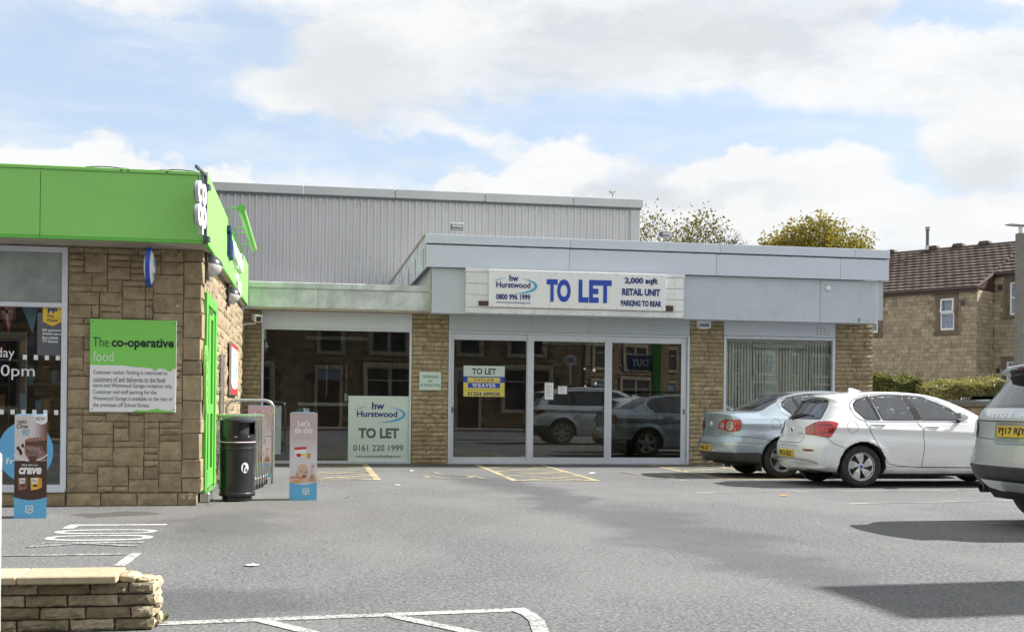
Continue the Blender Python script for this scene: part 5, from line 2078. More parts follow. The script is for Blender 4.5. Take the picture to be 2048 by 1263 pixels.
class Field:
    """signed distance to a side profile, sampled on a fine grid"""
    def __init__(s, poly, x0, x1, z0, z1, h=0.012):
        s.x0, s.z0, s.h = x0, z0, h
        xs = np.arange(x0, x1, h)
        zs = np.arange(z0, z1, h)
        X, Z = np.meshgrid(xs, zs, indexing='ij')
        d = poly_dist(poly, X, Z)
        d[inside_poly(poly, X, Z)] *= -1
        s.g = d

    def __call__(s, x, z):
        u = np.clip((x - s.x0) / s.h, 0, s.g.shape[0] - 1.001)
        v = np.clip((z - s.z0) / s.h, 0, s.g.shape[1] - 1.001)
        i = u.astype(int)
        j = v.astype(int)
        a = u - i
        b = v - j
        g = s.g
        return (g[i, j] * (1 - a) * (1 - b) + g[i + 1, j] * a * (1 - b) + g[i, j + 1] * (1 - a) * b + g[i + 1, j + 1] * a * b)


def surface_nets(f, lo, hi, h):
    n = [int((b - a) / h) + 2 for a, b in zip(lo, hi)]
    ax = [lo[i] + h * np.arange(n[i]) for i in range(3)]
    X, Y, Z = np.meshgrid(*ax, indexing='ij')
    V = f(X, Y, Z)
    S = V < 0
    nx, ny, nz = n[0] - 1, n[1] - 1, n[2] - 1
    cnt = np.zeros((nx, ny, nz), int)
    for i in (0, 1):
        for j in (0, 1):
            for k in (0, 1):
                cnt += S[i:nx + i, j:ny + j, k:nz + k]
    act = (cnt > 0) & (cnt < 8)
    idx = -np.ones((nx, ny, nz), int)
    ii, jj, kk = np.nonzero(act)
    idx[ii, jj, kk] = np.arange(len(ii))
    acc = np.zeros((len(ii), 3))
    num = np.zeros(len(ii))
    cor = [(i, j, k) for i in (0, 1) for j in (0, 1) for k in (0, 1)]
    for a in cor:
        for b in cor:
            if sum(abs(p - q) for p, q in zip(a, b)) == 1 and a < b:
                va = V[ii + a[0], jj + a[1], kk + a[2]]
                vb = V[ii + b[0], jj + b[1], kk + b[2]]
                m = (va < 0) != (vb < 0)
                t = np.where(m, va / np.where(m, va - vb, 1), 0)
                for c in range(3):
                    acc[:, c] += np.where(m, a[c] + (b[c] - a[c]) * t, 0)
                num += m
    acc /= num[:, None]
    P = np.stack([ii, jj, kk], 1) + acc
    P = P * h + np.array(lo)
    F_ = []
    for axis in range(3):
        o = [q for q in range(3) if q != axis]
        sl0 = [slice(0, n[0]), slice(0, n[1]), slice(0, n[2])]
        sl1 = list(sl0)
        sl0[axis] = slice(0, n[axis] - 1)
        sl1[axis] = slice(1, n[axis])
        A = S[tuple(sl0)]
        B = S[tuple(sl1)]
        ch = np.argwhere(A != B)
        ok = (ch[:, o[0]] > 0) & (ch[:, o[1]] > 0) & (ch[:, o[0]] < [nx, ny, nz][o[0]]) & (ch[:, o[1]] < [nx, ny, nz][o[1]])
        ch = ch[ok]
        e = A[tuple(ch.T)]
        def cell(d0, d1):
            c = ch.copy()
            c[:, o[0]] -= d0
            c[:, o[1]] -= d1
            return idx[c[:, 0], c[:, 1], c[:, 2]]
        q = np.stack([cell(1, 1), cell(0, 1), cell(0, 0), cell(1, 0)], 1)
        flip = e if axis != 1 else ~e
        q[~flip] = q[~flip][:, ::-1]
        F_.append(q)
    return P, np.concatenate(F_)


def grad(f, P, e=0.004):
    g = np.zeros_like(P)
    for c in range(3):
        d = np.zeros(3)
        d[c] = e
        g[:, c] = (f(*(P + d).T) - f(*(P - d).T)) / (2 * e)
    return g


class Car:
    def __init__(s, name, label, loc, spec, paint, rz=0.0):
        s.sp = spec
        s.root = thing(name, label, 'car', loc, rz, None)
        s.paint = paint
        poly = catmull(spec['profile'], 6)
        s.field = Field(poly, -0.6, spec['L'] + 0.6, -0.1, spec['H'] + 0.4)
        s.zs, s.ws = np.array(spec['section']).T
        s.gt = spec.get('g_taper', 0.10)

    def W(s, x, z):
        sp = s.sp
        w = np.interp(z, s.zs, s.ws) * sp['W'] / 2
        t = np.clip((1.5 - x) / 1.5, 0, 1)
        zb = np.clip((z - sp['belt'] + 0.05) / 0.25, 0, 1)
        w = w - (s.gt * t ** 2) * zb
        w = w - 0.045 * t ** 2.2 - 0.05 * np.clip((x - sp['L'] + 1.3) / 1.3, 0, 1) ** 2
        for xw in sp['axles']:
            d = np.hypot(x - xw, z - sp['r'])
            w = w + 0.016 * np.exp(-((d - sp['arch'] - 0.02) / 0.06) ** 2) * (z < sp['belt'] - .05)
        zc = sp['crease'][0] + (sp['crease'][1] - sp['crease'][0]) * x / sp['L']
        w = w + 0.010 * np.exp(-((z - zc) / 0.03) ** 2) - 0.012 * np.exp(-((z - zc + .10) / 0.06) ** 2)
        return w

    def f(s, x, y, z):
        sp = s.sp
        hw = sp['W'] / 2
        a = np.abs(y) / hw
        fr = np.clip(1 - x / 1.3, 0, 1)
        ff = np.clip((x - sp['L'] + 1.3) / 1.3, 0, 1)
        bow = sp.get('bow', 0.20)
        xw = x - bow * a ** sp.get('bowp', 3) * fr + 0.42 * a ** 3 * ff - 0.03 * a * a * fr
        zt = np.clip((z - 0.75) / 0.3, 0, 1)
        zw = z + sp.get('crown', 0.05) * a * a * zt
        d1 = s.field(xw, zw)
        d2 = np.abs(y) - s.W(x, z)
        k = np.where(z > sp['belt'] + .02, sp.get('kroof', 0.10), sp.get('kbody', 0.09))
        k = k * 1.0
        d = smax(d1, d2, k)
        for xa in sp['axles']:
            arch = sp['arch'] - np.hypot(x - xa, z - sp['r'])
            arch = np.where(np.abs(y) > hw - 0.36, arch, -1.0)
            d = np.maximum(d, arch)
        return d

    # ---- ray marching on the shell
    def cast(s, P, D, tmax=2.2, step=0.01):
        P = np.array(P, float)
        D = np.array(D, float)
        D = D / np.linalg.norm(D)
        n = len(P)
        t = np.zeros(n)
        hit = np.zeros(n, bool)
        tt = 0.0
        while tt < tmax and not hit.all():
            q = P[~hit] + D * tt
            v = s.f(*q.T)
            ids = np.nonzero(~hit)[0]
            got = v < 0
            t[ids[got]] = tt
            hit[ids[got]] = True
            tt += step
        lo = t - step
        hi = t.copy()
        for _ in range(9):
            m = (lo + hi) / 2
            v = s.f(*(P + D * m[:, None]).T)
            ins = v < 0
            hi = np.where(ins, m, hi)
            lo = np.where(ins, lo, m)
        Q = P + D * hi[:, None]
        Nn = grad(s.f, Q, 0.006)
        Nn /= np.linalg.norm(Nn, axis=1)[:, None] + 1e-9
        return Q, Nn

    def frame2d(s, mode, flip=False):
        """returns function (a,b) -> ray origin, and direction"""
        sg = 1 if flip else -1          # near side is -y
        if mode == 'side':
            return (lambda a, b: (a, sg * (s.sp['W'] / 2 + .15), b)), (0, -sg, 0)
        if mode == 'rear':
            return (lambda a, b: (-0.2, a, b)), (1, 0, 0)
        if mode == 'front':
            return (lambda a, b: (s.sp['L'] + .3, a, b)), (-1, 0, 0)
        if mode == 'quarter':            # a runs along U, seen from rear near side at 25 degrees off the side
            D = (math.sin(R_(25)), math.cos(R_(25)))
            U = (math.cos(R_(25)), -math.sin(R_(25)))
            if flip:
                return (lambda a, b: (U[0] * a - 1.6 * D[0], -(U[1] * a - 1.6 * D[1]), b)), (D[0], -D[1], 0)
            return (lambda a, b: (U[0] * a - 1.6 * D[0], U[1] * a - 1.6 * D[1], b)), (D[0], D[1], 0)

    def patch(s, name, mat, poly, mode='side', lift=0.002, flip=False, grid=0.035, parent=None, skirt=0.0, link_=True):
        poly = [tuple(map(float, p[:2])) for p in poly]
        # densify the outline
        out = []
        m = len(poly)
        for i in range(m):
            a, b = np.array(poly[i]), np.array(poly[(i + 1) % m])
            k = max(1, int(np.linalg.norm(b - a) / grid))
            for q in range(k):
                out.append(tuple(a + (b - a) * q / k))
        arr = np.array(out)
        mn, mx = arr.min(0), arr.max(0)
        gx_, gz_ = np.meshgrid(np.arange(mn[0], mx[0], grid), np.arange(mn[1], mx[1], grid))
        gx_, gz_ = gx_.ravel(), gz_.ravel()
        ok = inside_poly(arr, gx_, gz_) & (poly_dist(arr, gx_, gz_) > grid * .5)
        pts = [Vector(p) for p in out] + [Vector((a, b)) for a, b in zip(gx_[ok], gz_[ok])]
        nb = len(out)
        r = MG.delaunay_2d_cdt(pts, [], [list(range(nb))], 1, 1e-5)
        V2, F2 = r[0], r[2]
        fn, D = s.frame2d(mode, flip)
        P = np.array([fn(v[0], v[1]) for v in V2])
        Q, Nn = s.cast(P, D)
        V = Q + Nn * lift
        Vl = list(map(tuple, V))
        F_ = [tuple(f) for f in F2]
        NN = [tuple(x) for x in Nn]
        me = mesh_np(name, Vl, F_, [M[mat]], smooth=True)
        # make faces look outwards
        me.flip_normals() if sum(float(np.dot(me.polygons[i].normal, Nn[me.polygons[i].vertices[0]])) for i in range(0, len(me.polygons), max(1, len(me.polygons) // 20))) < 0 else None
        me.normals_split_custom_set_from_vertices(NN)
        if not link_:
            return me
        return link(name, me, parent or s.root)

    def decal(s, name, mat, st, a0, a1, b0, b1, lift=.004, bold=.01, space=1.0):
        T, Fc, _ = text_raw(st, bold, 0.0, space)
        fn, D = s.frame2d('rear')
        P = np.array([fn(a0 + (a1 - a0) * x, b0 + (b1 - b0) * y) for x, y in T])
        Q, Nn = s.cast(P, D)
        me = mesh_np(name, Q + Nn * lift, Fc, [M[mat]])
        return link(name, me, s.root)

    def ribbon(s, name, mat, pts, w, mode='side', lift=0.0025, flip=False, closed=False, parent=None, smooth=0.02, raise_=0.0):
        P2 = []
        n = len(pts)
        for i in range(n if closed else n - 1):
            a, b = np.array(pts[i][:2], float), np.array(pts[(i + 1) % n][:2], float)
            k = max(1, int(np.linalg.norm(b - a) / smooth))
            for q in range(k):
                P2.append(a + (b - a) * q / k)
        if not closed:
            P2.append(np.array(pts[-1][:2], float))
        m = len(P2)
        L_, R2 = [], []
        for i in range(m):
            a = P2[(i - 1) % m] if (closed or i > 0) else P2[i]
            b = P2[(i + 1) % m] if (closed or i < m - 1) else P2[i]
            d = b - a
            d = d / (np.linalg.norm(d) + 1e-9)
            nrm = np.array([-d[1], d[0]]) * w / 2
            L_.append(P2[i] + nrm)
            R2.append(P2[i] - nrm)
        fn, D = s.frame2d(mode, flip)
        P = np.array([fn(*p) for p in L_] + [fn(*p) for p in P2] + [fn(*p) for p in R2])
        Q, Nn = s.cast(P, D)
        lf = np.concatenate([np.full(m, lift), np.full(m, lift + raise_), np.full(m, lift)])
        V = Q + Nn * lf[:, None]
        F_ = []
        for i in range(m if closed else m - 1):
            j = (i + 1) % m
            F_.append((i, j, m + j, m + i))
            F_.append((m + i, m + j, 2 * m + j, 2 * m + i))
        me = mesh_np(name, V, F_, [M[mat]], smooth=True)
        bm = bmesh.new()
        bm.from_mesh(me)
        bm.normal_update()
        c = sum(f.normal.dot(Vector(Nn[f.verts[0].index])) for f in bm.faces)
        if c < 0:
            bmesh.ops.reverse_faces(bm, faces=bm.faces)
        bm.to_mesh(me)
        bm.free()
        return link(name, me, parent or s.root)

    def shell(s, h=0.02, glass=(), regions=()):
        """glass: list of (mode, poly, both sides) cut out; regions: list of (name, mode, poly, mat)"""
        sp = s.sp
        P, F_ = surface_nets(s.f, (-0.3, -sp['W'] / 2 - .1, 0.05), (sp['L'] + .2, sp['W'] / 2 + .1, sp['H'] + .12), h)
        P0 = P.copy()
        for _ in range(3):
            v = s.f(*P.T)
            g = grad(s.f, P)
            P = P - g * (v / (np.sum(g * g, 1) + 1e-6))[:, None]
            dlt = P - P0
            L_ = np.linalg.norm(dlt, axis=1)
            P = P0 + dlt * np.minimum(1, h * .55 / (L_ + 1e-9))[:, None]
        Nn = grad(s.f, P, 0.006)
        Nn /= np.linalg.norm(Nn, axis=1)[:, None] + 1e-9
        Cc = P[F_].mean(1)
        Nf = Nn[F_].mean(1)
        grp = np.zeros(len(F_), int)
        hw = sp['W'] / 2
        arch = np.zeros(len(F_), bool)
        for xa in sp['axles']:
            rr = np.hypot(Cc[:, 0] - xa, Cc[:, 2] - sp['r'])
            arch |= (rr < sp['arch'] + .012) & (np.abs(Cc[:, 1]) > hw - .40) & ((np.abs(Nf[:, 1]) < .75) | (np.abs(Cc[:, 1]) < hw - .3))
        names = ['body']
        for gi, (nm, mode, poly, mat) in enumerate(regions):
            pl = np.array([p[:2] for p in poly])
            if mode.startswith('side'):
                m_ = inside_poly(pl, Cc[:, 0], Cc[:, 2]) & (np.abs(Nf[:, 1]) > .25) & (np.abs(Cc[:, 1]) > .3)
                m_ &= (Cc[:, 1] < 0) if mode == 'side_near' else (Cc[:, 1] > 0)
            else:
                m_ = inside_poly(pl, Cc[:, 1], Cc[:, 2]) & (Nf[:, 0] < -.05) & (Cc[:, 0] < 1.6)
            m_ &= (grp == 0) & ~arch
            grp[m_] = gi + 1
        kill = np.zeros(len(F_), bool)
        for mode, poly in glass:
            pl = np.array([p[:2] for p in poly])
            if mode == 'side':
                ins = inside_poly(pl, Cc[:, 0], Cc[:, 2]) & (poly_dist(pl, Cc[:, 0], Cc[:, 2]) > h * .8) & (np.abs(Nf[:, 1]) > .3)
            elif mode == 'rear':
                ins = inside_poly(pl, Cc[:, 1], Cc[:, 2]) & (poly_dist(pl, Cc[:, 1], Cc[:, 2]) > h * .8) & (Nf[:, 0] < -.1)
            else:
                ins = inside_poly(pl, Cc[:, 1], Cc[:, 2]) & (poly_dist(pl, Cc[:, 1], Cc[:, 2]) > h * .8) & (Nf[:, 0] > .1) & (Cc[:, 0] > 2)
            kill |= ins
        grp[arch] = 99
        objs = {}
        items = [(0, 'body', s.paint)] + [(i + 1, r[0], r[3]) for i, r in enumerate(regions)] + [(99, 'wheel_arch_liner', 'rubber')]
        for gid, nm, mat in items:
            sel = F_[(grp == gid) & ~kill]
            if not len(sel):
                continue
            u, inv = np.unique(sel, return_inverse=True)
            sel2 = inv.reshape(sel.shape)
            me = mesh_np(nm, P[u], sel2, [M[mat]], smooth=True)
            pol = me.polygons[len(me.polygons) // 2]
            nr = np.array([p.normal[:] for p in list(me.polygons)[::max(1, len(me.polygons) // 60)]])
            vi = [p.vertices[0] for p in list(me.polygons)[::max(1, len(me.polygons) // 60)]]
            if np.sum(nr * Nn[u][vi]) < 0:
                me.flip_normals()
            if gid != 99:
                me.normals_split_custom_set_from_vertices([tuple(x) for x in Nn[u]])
            objs[nm] = link(nm, me, s.root)
        return objs

    def wheel(s, x, side, style, rim_r, steer=0.0):
        """side -1 near, +1 far"""
        sp = s.sp
        r = sp['r']
        w = sp.get('tw', 0.205)
        yc = side * (sp['W'] / 2 - w / 2 - 0.035)
        root = MB()
        pr = [(rim_r - .012, -w * .36), (rim_r + .005, -w * .44), (rim_r + (r - rim_r) * .45, -w * .50), (r - .022, -w * .46), (r - .006, -w * .40), (r, -w * .3),
              (r, w * .3), (r - .006, w * .40), (r - .022, w * .46), (rim_r + (r - rim_r) * .45, w * .50), (rim_r + .005, w * .44), (rim_r - .012, w * .36)]
        root.lathe(pr, (0, 0, 0), 56, 'y', cap=False)
        ty = root.obj('wheel', M['tyre'], s.root, True)
        ty.location = (x, yc, r)
        if steer:
            ty.rotation_euler = (0, 0, steer)
        o = side  # outward direction
        b = MB()
        b.lathe([(rim_r - .004, o * w * .42), (rim_r + .004, o * w * .435), (rim_r + .004, o * w * .40), (rim_r - .02, o * w * .30), (rim_r - .03, -o * w * .35)], (0, 0, 0), 48, 'y', cap=False)
        b.obj('rim', M['alloy'], ty, True)
        b = MB()
        b.lathe([(rim_r - .035, -o * .02), (.01, -o * .02)], (0, 0, 0), 32, 'y', cap=False)
        b.lathe([(rim_r * .62, o * .005), (.04, o * .005)], (0, 0, 0), 32, 'y', cap=False)
        b.obj('brake_disc', M['darksteel'], ty)
        ns, half0, half1, skew = style
        yo = o * w * .36
        for k in range(ns):
            a = 2 * math.pi * k / ns + math.pi / 2
            b = MB()
            def pt(rad, t):
                q = a + t / max(rad, .03)
                return (rad * math.cos(q), rad * math.sin(q))
            rr = [0.035, 0.07, rim_r * .55, rim_r * .82, rim_r - .004]
            hh = [half0, half0, half0 + (half1 - half0) * .5, half0 + (half1 - half0) * .85, half1]
            sk = [0, 0, skew * .3, skew * .75, skew]
            left = [pt(q, -h_ + k_) for q, h_, k_ in zip(rr, hh, sk)]
            right = [pt(q, h_ + k_) for q, h_, k_ in zip(rr, hh, sk)]
            poly = left + right[::-1]
            n_ = len(poly)
            inn = [(u * .985, v * .985) for u, v in poly]
            dish = [0.012, 0.008, 0.0, 0.0, 0.004]
            dd = dish + dish[::-1]
            # top face as strips so the spoke can dish
            V = [(u, yo - o * d_, v) for (u, v), d_ in zip(poly, dd)] + [(u, yo - o * .035, v) for u, v in poly]
            F_ = []
            m = len(left)
            for i in range(m - 1):
                F_.append((i, i + 1, n_ - 2 - i, n_ - 1 - i))
            for i in range(n_):
                j = (i + 1) % n_
                F_.append((i, j, n_ + j, n_ + i))
            b.add(V, F_)
            b.obj('spoke', M['alloy'], ty)
        MB().lathe([(.002, yo + o * .006), (.028, yo + o * .005), (.034, yo), (.036, yo - o * .03)], (0, 0, 0), 24, 'y', cap=False).obj('hub_cap', M['alloy'], ty, True)
        MB().lathe([(.001, yo + o * .0078), (.024, yo + o * .0072)], (0, 0, 0), 24, 'y', cap=False).obj('badge', M['printblue'], ty)
        return ty

    def plate(s, st, x, y, z, tilt=0.0, nx=-1, w=.52, yaw=0.0):
        o = MB().bbox(-.006, .006, -w / 2, w / 2, -.0555, .0555, .002).obj('number_plate', M['plate'], s.root)
        o.location = (x, y, z)
        o.rotation_euler = (0, tilt, yaw)
        sh = Sheet((-.0065, w / 2, -.0555), (0, -1, 0), (-1, 0, 0), o, .001)
        sh.text('lettering', 'printk', st, .035, w - .03, .014, .097, 1, .04)
        sh.done()
        MB().box(-.004, .004, w / 2 + .0, w / 2 + .012, -.056, .056).obj('plate_edge', M['black'], o)
        return o

    def seats(s, zf, x_front, x_rear, cz):
        sp = s.sp
        for x, y in ((x_front, -.36), (x_front, .36)):
            b = MB()
            b.bbox(x - .05, x + .45, y - .24, y + .24, zf, zf + .16, .05)
            b.prism([(x - .05, zf + .1), (x + .08, zf + .1), (x - .05, cz), (x - .17, cz)], y - .22, y + .22)
            o = b.obj('front_seat', M['seat'], s.root)
            MB().bbox(x - .20, x - .10, y - .13, y + .13, cz + .02, cz + .20, .04).obj('headrest', M['seat'], o)
        b = MB()
        b.bbox(x_rear - .05, x_rear + .45, -.6, .6, zf, zf + .16, .05)
        b.prism([(x_rear - .05, zf + .1), (x_rear + .08, zf + .1), (x_rear - .06, cz - .04), (x_rear - .18, cz - .04)], -.6, .6)
        o = b.obj('rear_seat', M['seat'], s.root)
        for y in (-.38, .38):
            MB().bbox(x_rear - .19, x_rear - .09, y - .12, y + .12, cz - .03, cz + .13, .04).obj('headrest', M['seat'], o)
        wx = x_front + .62
        ring = [(wx + .10 * math.sin(R_(a)) * .5, -.36 + .18 * math.cos(R_(a)), cz - .10 + .18 * math.sin(R_(a))) for a in range(0, 361, 24)]
        MB().tube(ring, .016, 6).obj('steering_wheel', M['steel'], s.root, True)
        MB().bbox(wx + .08, wx + .5, -.7, .7, cz - .35, cz - .05, .06).obj('dashboard', M['seat'], s.root)


def carpaint(name, col, metal=0.3, flake=0.03, rough=0.32):
    m, N, B = bsdf(name)
    tc = N.n('ShaderNodeTexCoord').outputs['Object']
    g = N.n('ShaderNodeNewGeometry')
    n = N.noise(tc, 900, 2, .5)
    c = N.mix(N.ss(n, .3, .7), tuple(x * (1 - flake) for x in col), tuple(min(1, x * (1 + flake)) for x in col))
    d = N.noise(tc, 2.4, 6, .65)
    sep = N.n('ShaderNodeSeparateXYZ')
    N.link(tc, sep.inputs[0])
    low = N.ss(sep.outputs[2], .55, .15)
    dm = N.math('MULTIPLY', N.math('MULTIPLY', N.ss(d, .35, .75), low), .55)
    c = N.mix(dm, c, (0.13, 0.12, 0.10))
    c = N.mix(g.outputs['Backfacing'], c, (0.015, 0.015, 0.016))
    N.link(c, B.inputs['Base Color'])
    N.link(N.math('MULTIPLY', N.math('SUBTRACT', 1.0, g.outputs['Backfacing']), metal), B.inputs['Metallic'])
    B.inputs['Roughness'].default_value = rough
    cw = N.math('SUBTRACT', 1.0, g.outputs['Backfacing'])
    N.link(cw, B.inputs['Coat Weight'])
    B.inputs['Coat Roughness'].default_value = 0.03
    return m


M['tyre'] = plain('tyre', (0.030, 0.029, 0.028), 0.8, 0, 0.25, 14, 0.5, 120)
M['alloy'] = plain('alloy', (0.62, 0.62, 0.63), 0.28, 0.75, 0.06, 8)
M['seat'] = plain('seat_fabric', (0.035, 0.034, 0.033), 0.9, 0, 0.1)
M['paint_white'] = carpaint('paint_pearl_white', (0.76, 0.77, 0.78), 0.12)
M['paint_blue'] = carpaint('paint_pale_blue', (0.42, 0.50, 0.565), 0.60)
M['paint_silver'] = carpaint('paint_blue_silver', (0.55, 0.585, 0.61), 0.40)
M['gap'] = flat('panel_gap', (0.02, 0.02, 0.02), 0.8)
M['trimblack'] = plain('black_trim', (0.012, 0.012, 0.013), 0.22, 0, 0.1, coat=0.6)
M['plastic_grey'] = plain('dark_grey_plastic', (0.045, 0.047, 0.05), 0.6, 0, 0.12, 5)
def lens(name, col):
    m, N, B = bsdf(name)
    tc = N.n('ShaderNodeTexCoord').outputs['Object']
    n = N.n('ShaderNodeTexVoronoi')
    N.link(N.vec(tc, (1, 1, 2.2)), n.inputs['Vector'])
    n.inputs['Scale'].default_value = 28
    c = N.mix(N.ss(n.outputs['Distance'], .1, .6), col, tuple(x * .5 for x in col))
    N.link(c, B.inputs['Base Color'])
    B.inputs['Roughness'].default_value = 0.10
    B.inputs['Coat Weight'].default_value = 1.0
    B.inputs['Coat Roughness'].default_value = .02
    return m
M['lens_red'] = lens('lens_red', (0.72, 0.015, 0.022))
M['lens_amber'] = lens('lens_amber', (0.60, 0.16, 0.04))
M['lens_clear'] = lens('lens_clear', (0.62, 0.58, 0.56))
M['lens_grey'] = lens('lens_grey', (0.20, 0.21, 0.22))
M['lens_darkred'] = lens('lens_dark_red', (0.22, 0.008, 0.015))


def window_set(car, side_panes, outline, rear, front, chrome=True, gmat='carglass'):
    """side glazing panes, their black border and optional bright surround"""
    for fl in (False, True):
        for p in side_panes:
            g_ = car.patch('side_window', gmat, p, 'side', 0.001, fl, .05)
            car.ribbon('window_seal', 'trimblack', p, .022, 'side', .003, fl, True, g_)
        if outline is not None:
            car.ribbon('window_trim', 'chrome' if chrome else 'trimblack', outline, .022, 'side', .004, fl, True, None, .03, .004)
    g_ = car.patch('rear_window', gmat, rear, 'rear', .001, False, .05)
    car.ribbon('window_seal', 'trimblack', rear, .030, 'rear', .003, False, True, g_)
    if front is not None:
        g_ = car.patch('windscreen', gmat, front, 'front', .001, False, .06)
        car.ribbon('window_seal', 'trimblack', front, .030, 'front', .003, False, True, g_)


def mirror(car, x, z, side, mat):
    w = car.sp['W'] / 2
    b = MB()
    V = []
    n_ = 14
    secs = [(-.07, .055, .05), (-.05, .085, .065), (.0, .10, .07), (.05, .085, .06), (.085, .04, .03)]
    for (dx, a, b_) in secs:
        for k in range(n_):
            q = 2 * math.pi * k / n_
            V.append((x + dx, side * (w + .05) + side * a * .9 * math.cos(q), z + b_ * math.sin(q)))
    b.add(V, [(i * n_ + k, i * n_ + (k + 1) % n_, (i + 1) * n_ + (k + 1) % n_, (i + 1) * n_ + k) for i in range(4) for k in range(n_)] + [tuple(range(n_)), tuple(range(4 * n_, 5 * n_))])
    o = b.obj('wing_mirror', M[mat], car.root, True)
    MB().box(x - .072, x - .066, side * (w + .05) - .065, side * (w + .05) + .065, z - .04, z + .04).obj('mirror_glass', M['chrome'], o)
    MB().bbox(x - .03, x + .04, min(side * (w - .08), side * (w + .02)), max(side * (w - .08), side * (w + .02)), z - .08, z - .05, .01).obj('mirror_arm', M['trimblack'], o)


def handle(car, x, z, side, L_=.20):
    fn, D = car.frame2d('side', side > 0)
    Q, Nn = car.cast([fn(x, z), fn(x + L_, z)], D)
    q0, q1 = Vector(Q[0]), Vector(Q[1])
    n0 = Vector(Nn[0])
    pts = [q0 - n0 * .002, q0 + n0 * .025, q0.lerp(q1, .5) + n0 * .034, q1 + n0 * .027, q1 - n0 * .002]
    b = MB().tube(pts, [.012, .014, .015, .014, .010], 8)
    o = b.obj('door_handle', M[car.paint], car.root, True)
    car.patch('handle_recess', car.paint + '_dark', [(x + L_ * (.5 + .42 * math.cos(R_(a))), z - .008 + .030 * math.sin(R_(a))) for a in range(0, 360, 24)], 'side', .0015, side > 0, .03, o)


M['paint_white_dark'] = carpaint('recess_shade_white', (0.42, 0.43, 0.44), 0.2)  # body paints darkened to paint in the shade of recesses and creases
M['paint_blue_dark'] = carpaint('recess_shade_blue', (0.28, 0.33, 0.37), 0.4)
M['paint_silver_dark'] = carpaint('recess_shade_silver', (0.28, 0.31, 0.33), 0.4)

SMOOTH_SECTION = [(0.0, .88), (.18, .90), (.30, .955), (.45, .985), (.60, 1.0), (.75, .995), (.88, .975), (.96, .945), (1.02, .905), (1.20, .80), (1.42, .60), (1.7, .40)]


